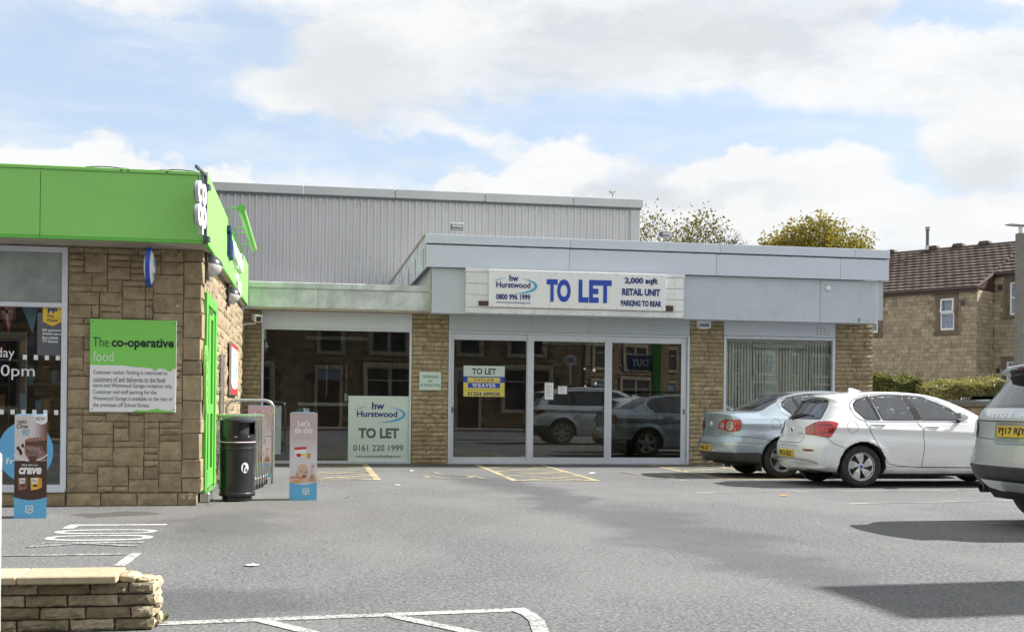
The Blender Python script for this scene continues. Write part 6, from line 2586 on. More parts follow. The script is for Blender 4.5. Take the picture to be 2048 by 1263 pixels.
def white_hatchback():
    sp = dict(L=4.32, W=1.765, H=1.44, belt=.98, r=.315, arch=.365, axles=(.85, 3.54), crease=(.905, .78), bow=.27, crown=.055, kroof=.11, kbody=.10,
              section=SMOOTH_SECTION, g_taper=.10,
              profile=[(.16, .24), (.05, .33), (.015, .47), (.02, .60), (.055, .68), (.075, .715), (.10, .80), (.13, .90), (.17, .985, 'c'), (.33, 1.16), (.45, 1.30, 'c'), (.40, 1.335, 'c'), (.43, 1.365), (.80, 1.42),
                       (1.35, 1.445), (1.80, 1.435), (2.20, 1.38), (2.62, 1.22), (3.02, 1.02), (3.5, .93), (4.0, .82), (4.22, .68), (4.30, .50), (4.26, .28), (4.05, .20), (2.2, .185), (1.0, .19)])
    car = Car('parked_hatchback', 'white five door hatchback parked between the pale blue saloon and the silver off-roader', (7.34, 17.42, 0), sp, 'paint_white')
    pane1 = [(.93, 1.015), (.80, 1.16), (.80, 1.24), (.87, 1.30), (1.02, 1.345), (1.06, 1.345), (1.16, 1.015)]
    pane2 = [(1.20, 1.015), (1.095, 1.352), (1.40, 1.375), (1.62, 1.37), (1.73, 1.01)]
    pane3 = [(1.82, 1.01), (1.70, 1.368), (1.95, 1.345), (2.15, 1.27), (2.33, 1.17), (2.50, 1.04), (2.52, 1.01)]
    outl = catmull([(.92, .995), (.76, 1.14), (.76, 1.26), (.90, 1.34), (1.10, 1.385), (1.55, 1.395), (1.98, 1.365), (2.25, 1.255), (2.50, 1.08), (2.57, .99, 'c'), (1.7, .99, 'c')], 5)
    rear = [(-.60, 1.02), (.60, 1.02), (.54, 1.18), (.47, 1.285), (.0, 1.305), (-.47, 1.285), (-.54, 1.18)]
    front = [(-.66, 1.04), (.66, 1.04), (.52, 1.34), (-.52, 1.34)]
    door_r = [(.92, .985), (1.06, .70), (1.27, .36), (1.80, .31), (1.83, .60), (1.82, .87), (1.74, .985)]
    door_f = [(1.745, .985), (1.825, .87), (1.835, .60), (1.805, .31), (2.85, .31), (2.90, .6), (2.86, .985)]
    boot = [(-.60, .985), (.60, .985), (.585, .90), (.40, .80), (.40, .68), (.36, .655), (-.36, .655), (-.40, .68), (-.40, .80), (-.585, .90)]
    bump = [(-1, .66), (-.88, .655), (.88, .655), (1, .66), (1, .1), (-1, .1)]
    car.shell(.02, [('side', pane1), ('side', pane2), ('side', pane3), ('rear', rear), ('front', front)],
              [('rear_door', 'side_near', door_r, 'paint_white'), ('front_door', 'side_near', door_f, 'paint_white'), ('rear_door', 'side_far', door_r, 'paint_white'), ('front_door', 'side_far', door_f, 'paint_white'),
               ('tailgate', 'rear', boot, 'paint_white')])
    window_set(car, [pane1, pane2, pane3], outl, rear, front)
    for fl in (False, True):
        car.ribbon('pillar_trim', 'trimblack', [(1.14, 1.01), (1.05, 1.36)], .05, 'side', .003, fl)
        car.ribbon('pillar_trim', 'trimblack', [(1.775, 1.00), (1.66, 1.38)], .085, 'side', .003, fl)
        car.ribbon('panel_gap', 'gap', [(.90, .99), (1.05, .70), (1.17, .50), (1.26, .36), (1.45, .325), (1.80, .305)], .009, 'side', .001, fl)
        car.ribbon('panel_gap', 'gap', [(1.80, .305), (1.83, .60), (1.82, .87), (1.72, .99)], .009, 'side', .001, fl)
        car.ribbon('panel_gap', 'gap', [(1.80, .305), (2.6, .30), (2.85, .31), (2.90, .6), (2.86, .985)], .009, 'side', .001, fl)
        car.ribbon('panel_gap', 'gap', [(.30, .73), (.40, .655), (.60, .575)], .007, 'side', .001, fl)
        car.ribbon('fuel_flap' if not fl else 'panel_gap', 'gap', [(.70 + .085 * math.cos(R_(a)), .90 + .085 * math.sin(R_(a))) for a in range(0, 360, 15)] if not fl else [(.42, .68), (.5, .62)], .005, 'side', .001, fl, not fl)
    car.ribbon('panel_gap', 'gap', [(-.62, .99), (-.60, .90)], .008, 'rear', .001)
    car.ribbon('panel_gap', 'gap', [(-.43, .78), (-.41, .68), (-.36, .65), (.36, .65), (.41, .68), (.43, .78)], .008, 'rear', .001)
    car.ribbon('spoiler_edge', 'gap', [(-.50, 1.325), (0, 1.342), (.50, 1.325)], .008, 'rear', .001)
    car.patch('brake_light', 'lens_darkred', [(-.15, 1.338), (.15, 1.338), (.14, 1.360), (-.14, 1.360)], 'rear', .008)
    # tail lamps
    lamp = catmull([(.315, .88, 'c'), (.43, .945), (.50, .965), (.66, .975), (.765, .955), (.77, .92), (.70, .80), (.655, .745), (.56, .755), (.44, .775), (.315, .785, 'c')], 4)
    for fl in (False, True):
        lo = car.patch('tail_lamp', 'lens_red', lamp, 'quarter', .010, fl, .02)
        car.ribbon('lamp_edge', 'lens_darkred', lamp, .010, 'quarter', .009, fl, True, lo)
        car.patch('lamp_segment', 'lens_amber', [(.33, .86), (.44, .925), (.46, .90), (.45, .79), (.33, .80)], 'quarter', .012, fl, .03, lo)
        car.ribbon('lamp_line', 'lens_darkred', [(.45, .95), (.44, .86), (.445, .775)], .008, 'quarter', .0135, fl, False, lo)
        car.ribbon('lamp_line', 'lens_darkred', [(.50, .92), (.66, .93), (.72, .90), (.68, .82), (.52, .80)], .016, 'quarter', .012, fl, False, lo)
        car.patch('fog_reflector', 'lens_darkred', [(-.48 if not fl else .48, .56), (-.66 if not fl else .66, .565), (-.72 if not fl else .72, .545), (-.66 if not fl else .66, .53), (-.52 if not fl else .52, .53)], 'rear', .004, False, .03)
    # rear bumper relief
    car.ribbon('bumper_crease', 'gap', [(-.36, .595), (-.26, .61), (.26, .61), (.36, .595)], .006, 'rear', .001)
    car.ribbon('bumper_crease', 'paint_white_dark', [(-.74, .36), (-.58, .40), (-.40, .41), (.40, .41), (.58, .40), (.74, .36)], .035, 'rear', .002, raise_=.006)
    car.patch('diffuser', 'plastic_grey', [(-.55, .255), (-.42, .30), (.42, .30), (.55, .255), (.5, .23), (-.5, .23)], 'rear', .004, False, .05)
    car.plate('PK16 BLX', .012, .0, .485)
    # badge, wiper, model letters
    Q, _ = car.cast([(-.2, 0, .845)], (1, 0, 0))
    b = MB().lathe([(.001, -.012), (.03, -.011), (.038, -.004), (.04, .01)], (0, 0, 0), 28, 'x')
    o = b.obj('badge', M['chrome'], car.root, True)
    o.location = Q[0]
    MB().lathe([(.001, -.0135), (.028, -.0128)], (0, 0, 0), 24, 'x').obj('badge_centre', M['printblue'], o)
    car.decal('model_lettering', 'steel', '116d', -.24, -.38, .775, .805)
    Q, _ = car.cast([(-.2, .12, 1.045), (-.2, -.10, 1.085), (-.2, -.42, 1.06), (-.2, .14, 1.0)], (1, 0, 0))
    off = Vector((-.03, 0, 0))
    MB().tube([Vector(Q[3]) + off, Vector(Q[0]) + off * 1.2, Vector(Q[1]) + off, Vector(Q[2]) + off * .4], [.024, .02, .014, .008], 8).obj('wiper', M['black'], car.root, True)
    # shark fin
    b = MB()
    b.add([(1.02, -.025, 1.41), (1.30, -.03, 1.42), (1.30, .03, 1.42), (1.02, .025, 1.41), (1.03, 0, 1.495), (1.10, 0, 1.49), (1.22, 0, 1.45)],
          [(0, 1, 6, 5, 4), (3, 4, 5, 6, 2), (0, 4, 3), (1, 2, 6)])
    b.obj('roof_aerial', M['paint_white'], car.root)
    for side in (-1, 1):
        handle(car, 1.0, .93, side)
        handle(car, 1.86, .905, side)
        mirror(car, 2.42, 1.08, side, 'paint_white')
        for xa in sp['axles']:
            car.wheel(xa, side, (5, .026, .066, .035), .205)
        car.ribbon('sill_shadow', 'gap', [(1.22, .315), (2.8, .305)], .006, 'side', .001, side > 0)
    MB().bbox(1.15, 3.2, -.78, .78, .17, .30, .03).obj('underbody', M['rubber'], car.root)
    MB().bbox(.25, .75, -.5, .5, .20, .34, .04).obj('silencer', M['darksteel'], car.root)
    car.seats(.42, 1.85, .98, 1.10)
    return car


def blue_saloon():
    sp = dict(L=4.77, W=1.82, H=1.475, belt=1.0, r=.33, arch=.375, axles=(1.06, 3.77), crease=(.90, .84), bow=.26, crown=.055, kroof=.12, kbody=.10,
              section=[(0.0, .88), (.18, .90), (.30, .955), (.45, .985), (.60, 1.0), (.78, .99), (.92, .965), (1.0, .93), (1.05, .895), (1.22, .79), (1.45, .60), (1.7, .42)], g_taper=.07,
              profile=[(.24, .27), (.08, .32), (.01, .45), (.01, .58), (.05, .665), (.085, .70), (.10, .85), (.105, 1.0), (.10, 1.085, 'c'), (.30, 1.115), (.62, 1.125, 'c'), (.95, 1.28), (1.30, 1.415), (1.70, 1.475), (2.15, 1.48), (2.65, 1.43),
                       (3.10, 1.26), (3.6, 1.04), (4.1, .95), (4.55, .80), (4.72, .62), (4.75, .45), (4.70, .28), (4.4, .21), (2.4, .19), (1.2, .20)])
    car = Car('parked_saloon', 'pale blue four door saloon parked nearest the stone pier', (6.82, 19.66, 0), sp, 'paint_blue')
    p1 = [(1.27, 1.05), (1.10, 1.20), (1.12, 1.27), (1.24, 1.34), (1.30, 1.355), (1.40, 1.05)]
    p2 = [(1.44, 1.05), (1.34, 1.365), (1.60, 1.405), (1.95, 1.415), (2.16, 1.405), (2.20, 1.04)]
    p3 = [(2.28, 1.04), (2.24, 1.40), (2.55, 1.36), (2.85, 1.24), (3.18, 1.04)]
    outl = catmull([(1.26, 1.025), (1.06, 1.18), (1.07, 1.29), (1.25, 1.375), (1.6, 1.43), (2.05, 1.44), (2.55, 1.395), (2.9, 1.25), (3.25, 1.02, 'c'), (2.2, 1.015, 'c')], 5)
    rear = [(-.66, 1.135), (.66, 1.135), (.60, 1.25), (.53, 1.40), (0, 1.425), (-.53, 1.40), (-.60, 1.25)]
    front = [(-.68, 1.06), (.68, 1.06), (.54, 1.41), (-.54, 1.41)]
    door_r = [(1.30, 1.01), (1.42, .70), (1.52, .36), (2.22, .32), (2.26, .70), (2.24, 1.01)]
    door_f = [(2.245, 1.01), (2.265, .7), (2.225, .32), (3.30, .32), (3.34, .7), (3.30, 1.01)]
    boot = [(-.62, 1.15), (.62, 1.15), (.60, .93), (.40, .93), (.38, .80), (.42, .69), (-.42, .69), (-.38, .80), (-.40, .93), (-.60, .93)]
    car.shell(.02, [('side', p1), ('side', p2), ('side', p3), ('rear', rear), ('front', front)],
              [('rear_door', 'side_near', door_r, 'paint_blue'), ('front_door', 'side_near', door_f, 'paint_blue'), ('rear_door', 'side_far', door_r, 'paint_blue'),
               ('front_door', 'side_far', door_f, 'paint_blue'), ('lower_bumper', 'rear', [(-1, .41), (1, .41), (1, .1), (-1, .1)], 'plastic_grey'),
               ('lower_bumper', 'side_near', [(-.1, .41), (.70, .41), (.70, .1), (-.1, .1)], 'plastic_grey'), ('boot_lid', 'rear', boot, 'paint_blue')])
    window_set(car, [p1, p2, p3], outl, rear, front)
    for fl in (False, True):
        car.ribbon('pillar_trim', 'trimblack', [(1.42, 1.04), (1.32, 1.37)], .05, 'side', .003, fl)
        car.ribbon('pillar_trim', 'trimblack', [(2.24, 1.04), (2.20, 1.41)], .085, 'side', .003, fl)
        car.ribbon('panel_gap', 'gap', [(1.24, 1.02), (1.36, .80), (1.52, .36), (2.22, .32)], .008, 'side', .001, fl)
        car.ribbon('panel_gap', 'gap', [(.20, .70), (.45, .685), (.75, .655), (.83, .63)], .007, 'side', .001, fl)
        car.ribbon('bumper_strip', 'chrome', [(.12, .565), (.40, .56), (.68, .535)], .014, 'side', .003, fl, raise_=.004)
        car.ribbon('panel_gap', 'gap', [(.35, .90), (1.1, .905)], .005, 'side', .001, fl)
        car.ribbon('bumper_edge', 'plastic_grey', [(.10, .41), (.66, .41)], .034, 'side', .002, fl)
    car.ribbon('fuel_flap', 'gap', [(.93 + .075 * math.cos(R_(a)), .91 + .085 * math.sin(R_(a))) for a in range(0, 360, 15)], .005, 'side', .001, False, True)
    car.ribbon('panel_gap', 'gap', [(-.58, 1.10), (-.55, 1.0), (-.50, .96)], .008, 'rear', .001)
    car.ribbon('panel_gap', 'gap', [(-.44, .78), (-.47, .72), (-.36, .685), (.36, .685), (.47, .72), (.44, .78)], .008, 'rear', .001)
    car.ribbon('bumper_strip', 'chrome', [(-.80, .565), (.80, .565)], .014, 'rear', .003, raise_=.004)
    lamp = catmull([(.26, .86), (.30, .93), (.40, .965), (.64, .965, 'c'), (.66, .90), (.635, .795, 'c'), (.50, .775), (.36, .80), (.27, .81)], 4)
    for fl in (False, True):
        lo = car.patch('tail_lamp', 'lens_red', lamp, 'quarter', .010, fl, .02)
        car.ribbon('lamp_edge', 'lens_darkred', lamp, .008, 'quarter', .009, fl, True, lo)
        for (cu, ru, rz_) in ((.475, .07, .085), (.335, .035, .055)):
            car.patch('lamp_segment', 'lens_clear', [(cu + ru * math.cos(R_(a)), .87 + rz_ * math.sin(R_(a))) for a in range(0, 360, 20)], 'quarter', .014, fl, .02, lo)
            car.ribbon('lamp_line', 'chrome', [(cu + ru * .55 * math.cos(R_(a)), .87 + rz_ * .55 * math.sin(R_(a))) for a in range(0, 360, 20)], .012, 'quarter', .016, fl, True, lo)
    car.ribbon('bumper_edge', 'plastic_grey', [(-.86, .41), (.86, .41)], .034, 'rear', .002)
    car.plate('PF56 GKY', .005, 0, .485)
    Q, _ = car.cast([(-.2, 0, .88)], (1, 0, 0))
    b = MB().lathe([(.05, -.012), (.062, -.010), (.065, 0), (.052, .004)], (0, 0, 0), 28, 'x', cap=False)
    o = b.obj('badge', M['chrome'], car.root, True)
    o.location = Q[0]
    b = MB()
    b.tube([(-.008, .03, .035), (-.008, .012, -.04), (-.008, 0, -.005), (-.008, -.012, -.04), (-.008, -.03, .035)], .006, 5)
    b.tube([(-.008, .014, .045), (-.008, 0, .012), (-.008, -.014, .045)], .006, 5)
    b.obj('badge_letters', M['chrome'], o)
    car.decal('model_lettering', 'steel', '2.0 TDI', -.36, -.49, .735, .762)
    for side in (-1, 1):
        handle(car, 1.50, .95, side)
        handle(car, 2.40, .93, side)
        mirror(car, 3.0, 1.10, side, 'paint_blue')
        for xa in sp['axles']:
            car.wheel(xa, side, (5, .045, .036, 0), .215)
        MB().bbox(.67, .70, min(side * .60, side * .86), max(side * .60, side * .86), .12, .42, .008).obj('mud_flap', M['rubber'], car.root)
    MB().bbox(.34, 3.4, -.60, .60, .20, .32, .03).obj('underbody', M['rubber'], car.root)
    MB().tube([(.10, .38, .28), (.5, .38, .28)], .028, 12).obj('exhaust', M['darksteel'], car.root, True)
    MB().tube([(.10, .28, .28), (.5, .28, .28)], .028, 12).obj('exhaust', M['darksteel'], car.root, True)
    car.seats(.42, 2.45, 1.45, 1.12)
    return car


def silver_offroader():
    sp = dict(L=4.85, W=2.02, H=1.78, belt=1.17, r=.385, arch=.435, axles=(.98, 3.90), crease=(1.08, 1.02), bow=.19, bowp=4, crown=.05, kroof=.10, kbody=.06, tw=.25,
              section=[(0.0, .86), (.28, .89), (.42, .955), (.60, .99), (.80, 1.0), (1.0, .985), (1.10, .96), (1.17, .925), (1.22, .90), (1.45, .81), (1.78, .64), (2.0, .5)], g_taper=.09,
              profile=[(.36, .30), (.16, .36), (.02, .50), (-.01, .62), (.01, .80), (.03, .90), (.045, 1.0), (.055, 1.10), (.10, 1.18, 'c'), (.26, 1.38), (.40, 1.56, 'c'), (.30, 1.60, 'c'), (.32, 1.63), (.75, 1.70),
                       (1.5, 1.775), (2.2, 1.775), (2.85, 1.70), (3.35, 1.46), (3.75, 1.20), (4.3, 1.12), (4.7, 1.0), (4.83, .78), (4.83, .5), (4.7, .32), (4.2, .27), (2.4, .27), (1.2, .28)])
    car = Car('parked_offroader', 'large silver off-road car cut by the right edge of the view', (6.82, 10.66, 0), sp, 'paint_silver')
    p1 = [(.55, 1.24), (.66, 1.50), (1.00, 1.60), (1.30, 1.62), (1.32, 1.22)]
    p2 = [(1.38, 1.22), (1.36, 1.625), (2.20, 1.64), (2.28, 1.21)]
    p3 = [(2.35, 1.21), (2.28, 1.635), (2.75, 1.60), (3.15, 1.40), (3.42, 1.20)]
    rear = [(-.78, 1.205), (.78, 1.205), (.70, 1.35), (.60, 1.545), (0, 1.56), (-.60, 1.545), (-.70, 1.35)]
    front = [(-.74, 1.25), (.74, 1.25), (.58, 1.66), (-.58, 1.66)]
    door_r = [(1.34, 1.18), (1.36, .80), (1.50, .45), (2.30, .40), (2.34, .8), (2.32, 1.18)]
    door_f = [(2.325, 1.18), (2.345, .8), (2.305, .40), (3.42, .40), (3.46, .8), (3.42, 1.18)]
    car.shell(.024, [('side', p1), ('side', p2), ('side', p3), ('rear', rear), ('front', front)],
              [('rear_door', 'side_near', door_r, 'paint_silver'), ('front_door', 'side_near', door_f, 'paint_silver'), ('rear_door', 'side_far', door_r, 'paint_silver'),
               ('front_door', 'side_far', door_f, 'paint_silver'), ('lower_bumper', 'rear', [(-1.1, .60), (1.1, .60), (1.1, .1), (-1.1, .1)], 'plastic_grey'),
               ('lower_bumper', 'side_near', [(-.2, .59), (.54, .59), (.54, .1), (-.2, .1)], 'plastic_grey'), ('lower_bumper', 'side_far', [(-.2, .59), (.54, .59), (.54, .1), (-.2, .1)], 'plastic_grey'),
               ('tailgate', 'rear', [(-.80, 1.19), (.80, 1.19), (.80, .88), (-.80, .88)], 'paint_silver')])
    window_set(car, [p1, p2, p3], None, rear, front, False, 'carglass_dark')
    for fl in (False, True):
        for q in ([(1.35, 1.22), (1.33, 1.63)], [(2.315, 1.21), (2.24, 1.64)]):
            car.ribbon('pillar_trim', 'trimblack', q, .08, 'side', .003, fl)
        car.ribbon('panel_gap', 'gap', [(1.30, 1.2), (1.34, .80), (1.50, .43), (2.30, .40), (2.34, .8), (2.32, 1.18)], .009, 'side', .001, fl)
        car.ribbon('panel_gap', 'gap', [(2.30, .40), (3.42, .40), (3.46, .8), (3.42, 1.18)], .009, 'side', .001, fl)
    car.ribbon('panel_gap', 'gap', [(-.98, 1.065), (-.5, 1.055), (.5, 1.055), (.98, 1.065)], .010, 'rear', .001)
    car.ribbon('panel_gap', 'gap', [(-.80, .885), (-.4, .875), (.4, .875), (.80, .885)], .007, 'rear', .001)
    # plate recess frame and plate
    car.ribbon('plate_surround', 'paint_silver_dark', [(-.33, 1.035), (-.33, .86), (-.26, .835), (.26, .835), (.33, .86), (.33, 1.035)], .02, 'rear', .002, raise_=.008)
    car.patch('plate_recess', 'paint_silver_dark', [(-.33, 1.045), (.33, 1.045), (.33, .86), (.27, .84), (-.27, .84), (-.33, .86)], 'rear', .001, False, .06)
    car.plate('PJ17 RJY', .015, 0.0, .955, .05)
    car.decal('tailgate_lettering', 'chrome', 'RANGE ROVER', .68, -.68, 1.095, 1.142, .005, .02, 1.5)
    lampq = [(-.02 + .0, 0)]
    for sg in (-1, 1):
        lo = car.patch('tail_lamp', 'lens_grey', [(sg * .925, 1.045), (sg * .76, 1.045), (sg * .72, .90), (sg * .925, .90)], 'rear', .006, False, .03)
        car.patch('lamp_segment', 'lens_grey', [(sg * .90, 1.03), (sg * .78, 1.03), (sg * .75, .91), (sg * .90, .91)], 'rear', .009, False, .03, lo)
        car.ribbon('lamp_edge', 'trimblack', [(sg * .925, 1.045), (sg * .76, 1.045), (sg * .72, .90), (sg * .925, .90)], .010, 'rear', .008, False, True, lo)
    for fl in (False, True):
        lo = car.patch('side_lamp', 'lens_darkred', [(.16, 1.04), (.42, 1.06), (.44, 1.02), (.26, .92), (.16, .90)], 'side', .006, fl, .03)
    # silver skid plate on the dark lower bumper
    car.patch('skid_plate', 'paint_silver', [(-.62, .47), (.62, .47), (.60, .40), (.40, .335), (.30, .37), (-.30, .37), (-.40, .335), (-.60, .40)], 'rear', .018, False, .04)
    car.ribbon('skid_edge', 'black', [(-.62, .47), (.62, .47), (.60, .40), (.40, .335), (.30, .37), (-.30, .37), (-.40, .335), (-.60, .40)], .02, 'rear', .010, False, True, raise_=.0)
    car.ribbon('bumper_step', 'plastic_grey', [(-.92, .592), (.92, .592)], .04, 'rear', .003, raise_=.01)
    for y in (-.76, .76):
        b = MB().lathe([(.052, -.02), (.060, -.015), (.060, .1)], (0, 0, 0), 20, 'x', cap=False)
        b.lathe([(.05, .06), (.001, .06)], (0, 0, 0), 20, 'x', cap=False)
        o = b.obj('exhaust', M['darksteel'], car.root, True)
        o.location = (.17, y, .36)
        o.scale = (1, .85, .85)
    # roof spoiler
    b = MB()
    V = []
    st = np.linspace(-.70, .70, 15)
    for y in st:
        x = .22 + .10 * (abs(y) / .70) ** 3
        zt = 1.605 - .045 * (y / .70) ** 2
        V += [(x, y, zt - .02), (x + .02, y, zt + .012), (x + .45, y * 1.0, zt + .035), (x + .45, y, zt - .05), (x + .12, y, zt - .05)]
    m = 5
    b.add(V, [(i * m + k, i * m + (k + 1) % m, (i + 1) * m + (k + 1) % m, (i + 1) * m + k) for i in range(14) for k in range(m)] + [tuple(range(m)), tuple(14 * m + k for k in range(m))])
    o = b.obj('roof_spoiler', M['trimblack'], car.root)
    MB().bbox(.215, .225, -.22, .22, 1.575, 1.595, .002).obj('brake_light', M['lens_darkred'], o)
    car.patch('upper_glass_shade', 'trimblack', [(-.58, 1.50), (.58, 1.50), (.55, 1.55), (-.55, 1.55)], 'rear', .004, False, .05)
    for side in (-1, 1):
        handle(car, 1.55, 1.05, side)
        handle(car, 2.50, 1.03, side)
        mirror(car, 3.15, 1.28, side, 'trimblack')
        for xa in sp['axles']:
            car.wheel(xa, side, (7, .020, .026, 0), .262)
        MB().tube([(.9, side * .66, 1.72), (1.1, side * .68, 1.79), (2.4, side * .70, 1.80), (2.7, side * .68, 1.74)], .015, 8).obj('roof_rail', M['trimblack'], car.root, True)
    MB().prism([(.14, .36), (.22, .27), (.50, .235), (.9, .30), (.9, .45), (.3, .45)], -.62, .62).obj('rear_valance', M['rubber'], car.root)
    MB().bbox(.45, 4.2, -.62, .62, .26, .42, .04).obj('underbody', M['rubber'], car.root)
    car.seats(.62, 2.45, 1.45, 1.38)
    return car


hatch_car = white_hatchback()
saloon = blue_saloon()
rover = silver_offroader()
# ================================================================ HOUSE ON THE RIGHT
# local frame: x runs along the wall towards the far left, y points away from us (inwards)
hd = Vector((-.563, .8265, 0)).normalized()
hang = math.atan2(hd.y, hd.x)
hs = thing('stone_house', 'two storey stone block house with brown tiled roof behind the hedge', 'house', (22.21, 36.72, 0), hang)
# along = +x (far left), outward normal = +y in local after rotation? keep explicit: outward n = (-.8265,-.563)
# local y axis = rotate(hd, +90) = (-.8265,-.563): outwards
rb = random.Random(17)


def hbox(name, mat, parent, s0, s1, o0, o1, z0, z1, bev=0.0):
    """s along the wall, o outwards"""
    b = MB()
    if bev:
        b.bbox(s0, s1, o0, o1, z0, z1, bev)
    else:
        b.box(s0, s1, o0, o1, z0, z1)
    return b.obj(name, M[mat] if isinstance(mat, str) else mat, parent)


def holed(name, mat, s0, s1, z0, z1, off, holes, th=.16):
    b = MB()
    S_ = sorted({s0, s1} | {q for h in holes for q in h[:2]})
    Z_ = sorted({z0, z1} | {q for h in holes for q in h[2:]})
    for a, c in zip(S_[:-1], S_[1:]):
        for d, e in zip(Z_[:-1], Z_[1:]):
            m0, m1 = (a + c) / 2, (d + e) / 2
            if not any(h[0] < m0 < h[1] and h[2] < m1 < h[3] for h in holes):
                b.box(a, c, off - th, off, d, e)
    b.obj(name, M[mat], hs)
holed('mortar', 'mortar', .02, 9.0, 0, 5.25, -.012, [(.79, 1.30, 3.91, 5.00), (3.62, 4.3, 3.92, 4.98)])
holed('mortar', 'mortar', -6.0, .0, 0, 5.78, -1.292, [(-1.10, -.54, 4.42, 5.54), (-1.1, -.45, 1.9, 2.86)])
hbox('mortar', 'mortar', hs, .02, .3, -1.40, -.18, 0, 5.25)
hbox('room', 'interior_d', hs, .32, 9.0, -6, -.30, 0, 5.2)
hbox('room', 'interior_d', hs, -6.0, .0, -7, -1.60, 0, 5.7)
blocks = []
for j in range(38):
    z0 = j * 0.1375
    z1 = z0 + .1375
    if z0 >= 5.15:
        break
    s = 0.0
    while s < 4.3:
        w = rb.choice((.14, .20, .24, .27, .30))
        blocks.append(('l', s, s + w, z0, z1))
        s += w
    s = 0.0
    while s < 1.28:
        w = rb.choice((.16, .24, .30))
        w = min(w, 1.28 - s)
        if w > .05:
            blocks.append(('r', s, s + w, z0, z1))
        s += w
for j in range(42):
    z0 = j * .1375
    z1 = z0 + .1375
    if z0 > 5.65:
        break
    s = -.0
    while s > -1.6:
        w = rb.choice((.16, .20, .24, .30))
        blocks.append(('b', s - w, s, z0, z1))
        s -= w
def blocked(kind, s0, s1, z0, z1):
    if kind == 'l':
        for (a, b_, c, d) in ((.66, 1.46, 3.76, 5.16), (3.46, 4.5, 3.76, 5.16), (.44, .58, 4.73, 4.90)):
            if s1 > a and s0 < b_ and z1 > c + .04 and z0 < d - .04:
                return True
    if kind == 'b':
        for (a, b_, c, d) in ((-1.35, -.39, 4.32, 5.68), (-1.3, -.33, 1.6, 3.0), (-.28, -.16, 5.28, 5.46)):
            if s1 > a and s0 < b_ and z1 > c + .04 and z0 < d - .04:
                return True
    return False
vis = []
for b_ in blocks:
    if blocked(*b_):
        continue
    vis.append(b_)
vis.sort(key=lambda q: (q[3] < 2.35, q[0] == 'r', q[1] > 3.6))
single, rest = vis[:296], vis[296:]
var = []
for q in range(6):
    V, F_ = rough_piece(1, 1, .02, .004, 100 + q, 2, 2)
    # unit piece scaled per block
    V = [(x, y, z) for x, y, z in V]
    var.append(mesh_np('block', V, F_, [M['block']]))
def block_tf(k, s0, s1, z0, z1):
    g_ = .008
    w, h = s1 - s0 - g_, z1 - z0 - g_
    if k == 'l':       # face outwards (+y local): rotate piece by 180 about z
        return Matrix.Translation((s1 - g_ / 2, -.012, z0 + g_ / 2)) @ Matrix.Rotation(math.pi, 4, 'Z') @ Matrix.Diagonal((w, 1, h, 1))
    if k == 'b':
        return Matrix.Translation((s1 - g_ / 2, -1.292, z0 + g_ / 2)) @ Matrix.Rotation(math.pi, 4, 'Z') @ Matrix.Diagonal((w, 1, h, 1))
    # return wall, faces -x local
    return Matrix.Translation((.02, -s0 - g_ / 2, z0 + g_ / 2)) @ Matrix.Rotation(-math.pi / 2, 4, 'Z') @ Matrix.Diagonal((w, 1, h, 1))
for i, b_ in enumerate(single):
    o = link('block', var[rb.randrange(6)], hs)
    o.matrix_local = block_tf(*b_)
mb = MB()
for i, b_ in enumerate(rest):
    me = var[i % 6]
    T_ = block_tf(*b_)
    mb.add([T_ @ v.co for v in me.vertices], [tuple(p.vertices) for p in me.polygons])
mb.obj('blockwork', M['block'], hs, kind='stuff')


def hwindow(s0, s1, z0, z1, off, tilt=False):
    """off: wall face; two light casement"""
    fr_ = hbox('window_frame', 'upvc', hs, s0, s1, off - .10, off - .05, z0, z1)
    bpy.data.objects.remove(fr_)
    b = MB()
    for (a, c, d, e) in ((s0, s0 + .06, z0, z1), (s1 - .06, s1, z0, z1), (s0 + .06, s1 - .06, z0, z0 + .07), (s0 + .06, s1 - .06, z1 - .06, z1), (s0 + .06, s1 - .06, z0 + (z1 - z0) * .50, z0 + (z1 - z0) * .50 + .06)):
        b.bbox(a, c, off - .09, off - .02, d, e, .006)
    wo = b.obj('window', M['upvc'], hs)
    hbox('pane', 'blueglass', wo, s0 + .06, s1 - .06, off - .07, off - .06, z0 + .07, z1 - .06)
    if tilt:
        b = MB()
        zt0 = z0 + (z1 - z0) * .5 + .05
        for (a, c, d, e) in ((s0 + .02, s0 + .07, 0, z1 - zt0 - .03), (s1 - .07, s1 - .02, 0, z1 - zt0 - .03), (s0 + .07, s1 - .07, 0, .05), (s0 + .07, s1 - .07, z1 - zt0 - .08, z1 - zt0 - .03)):
            b.bbox(a, c, -.02, .02, d - (z1 - zt0 - .03), e - (z1 - zt0 - .03), .004)
        o = b.obj('sash', M['upvc'], wo)
        o.location = (0, off + .0, z1 - .03)
        o.rotation_euler = (R_(7), 0, 0)
    return wo


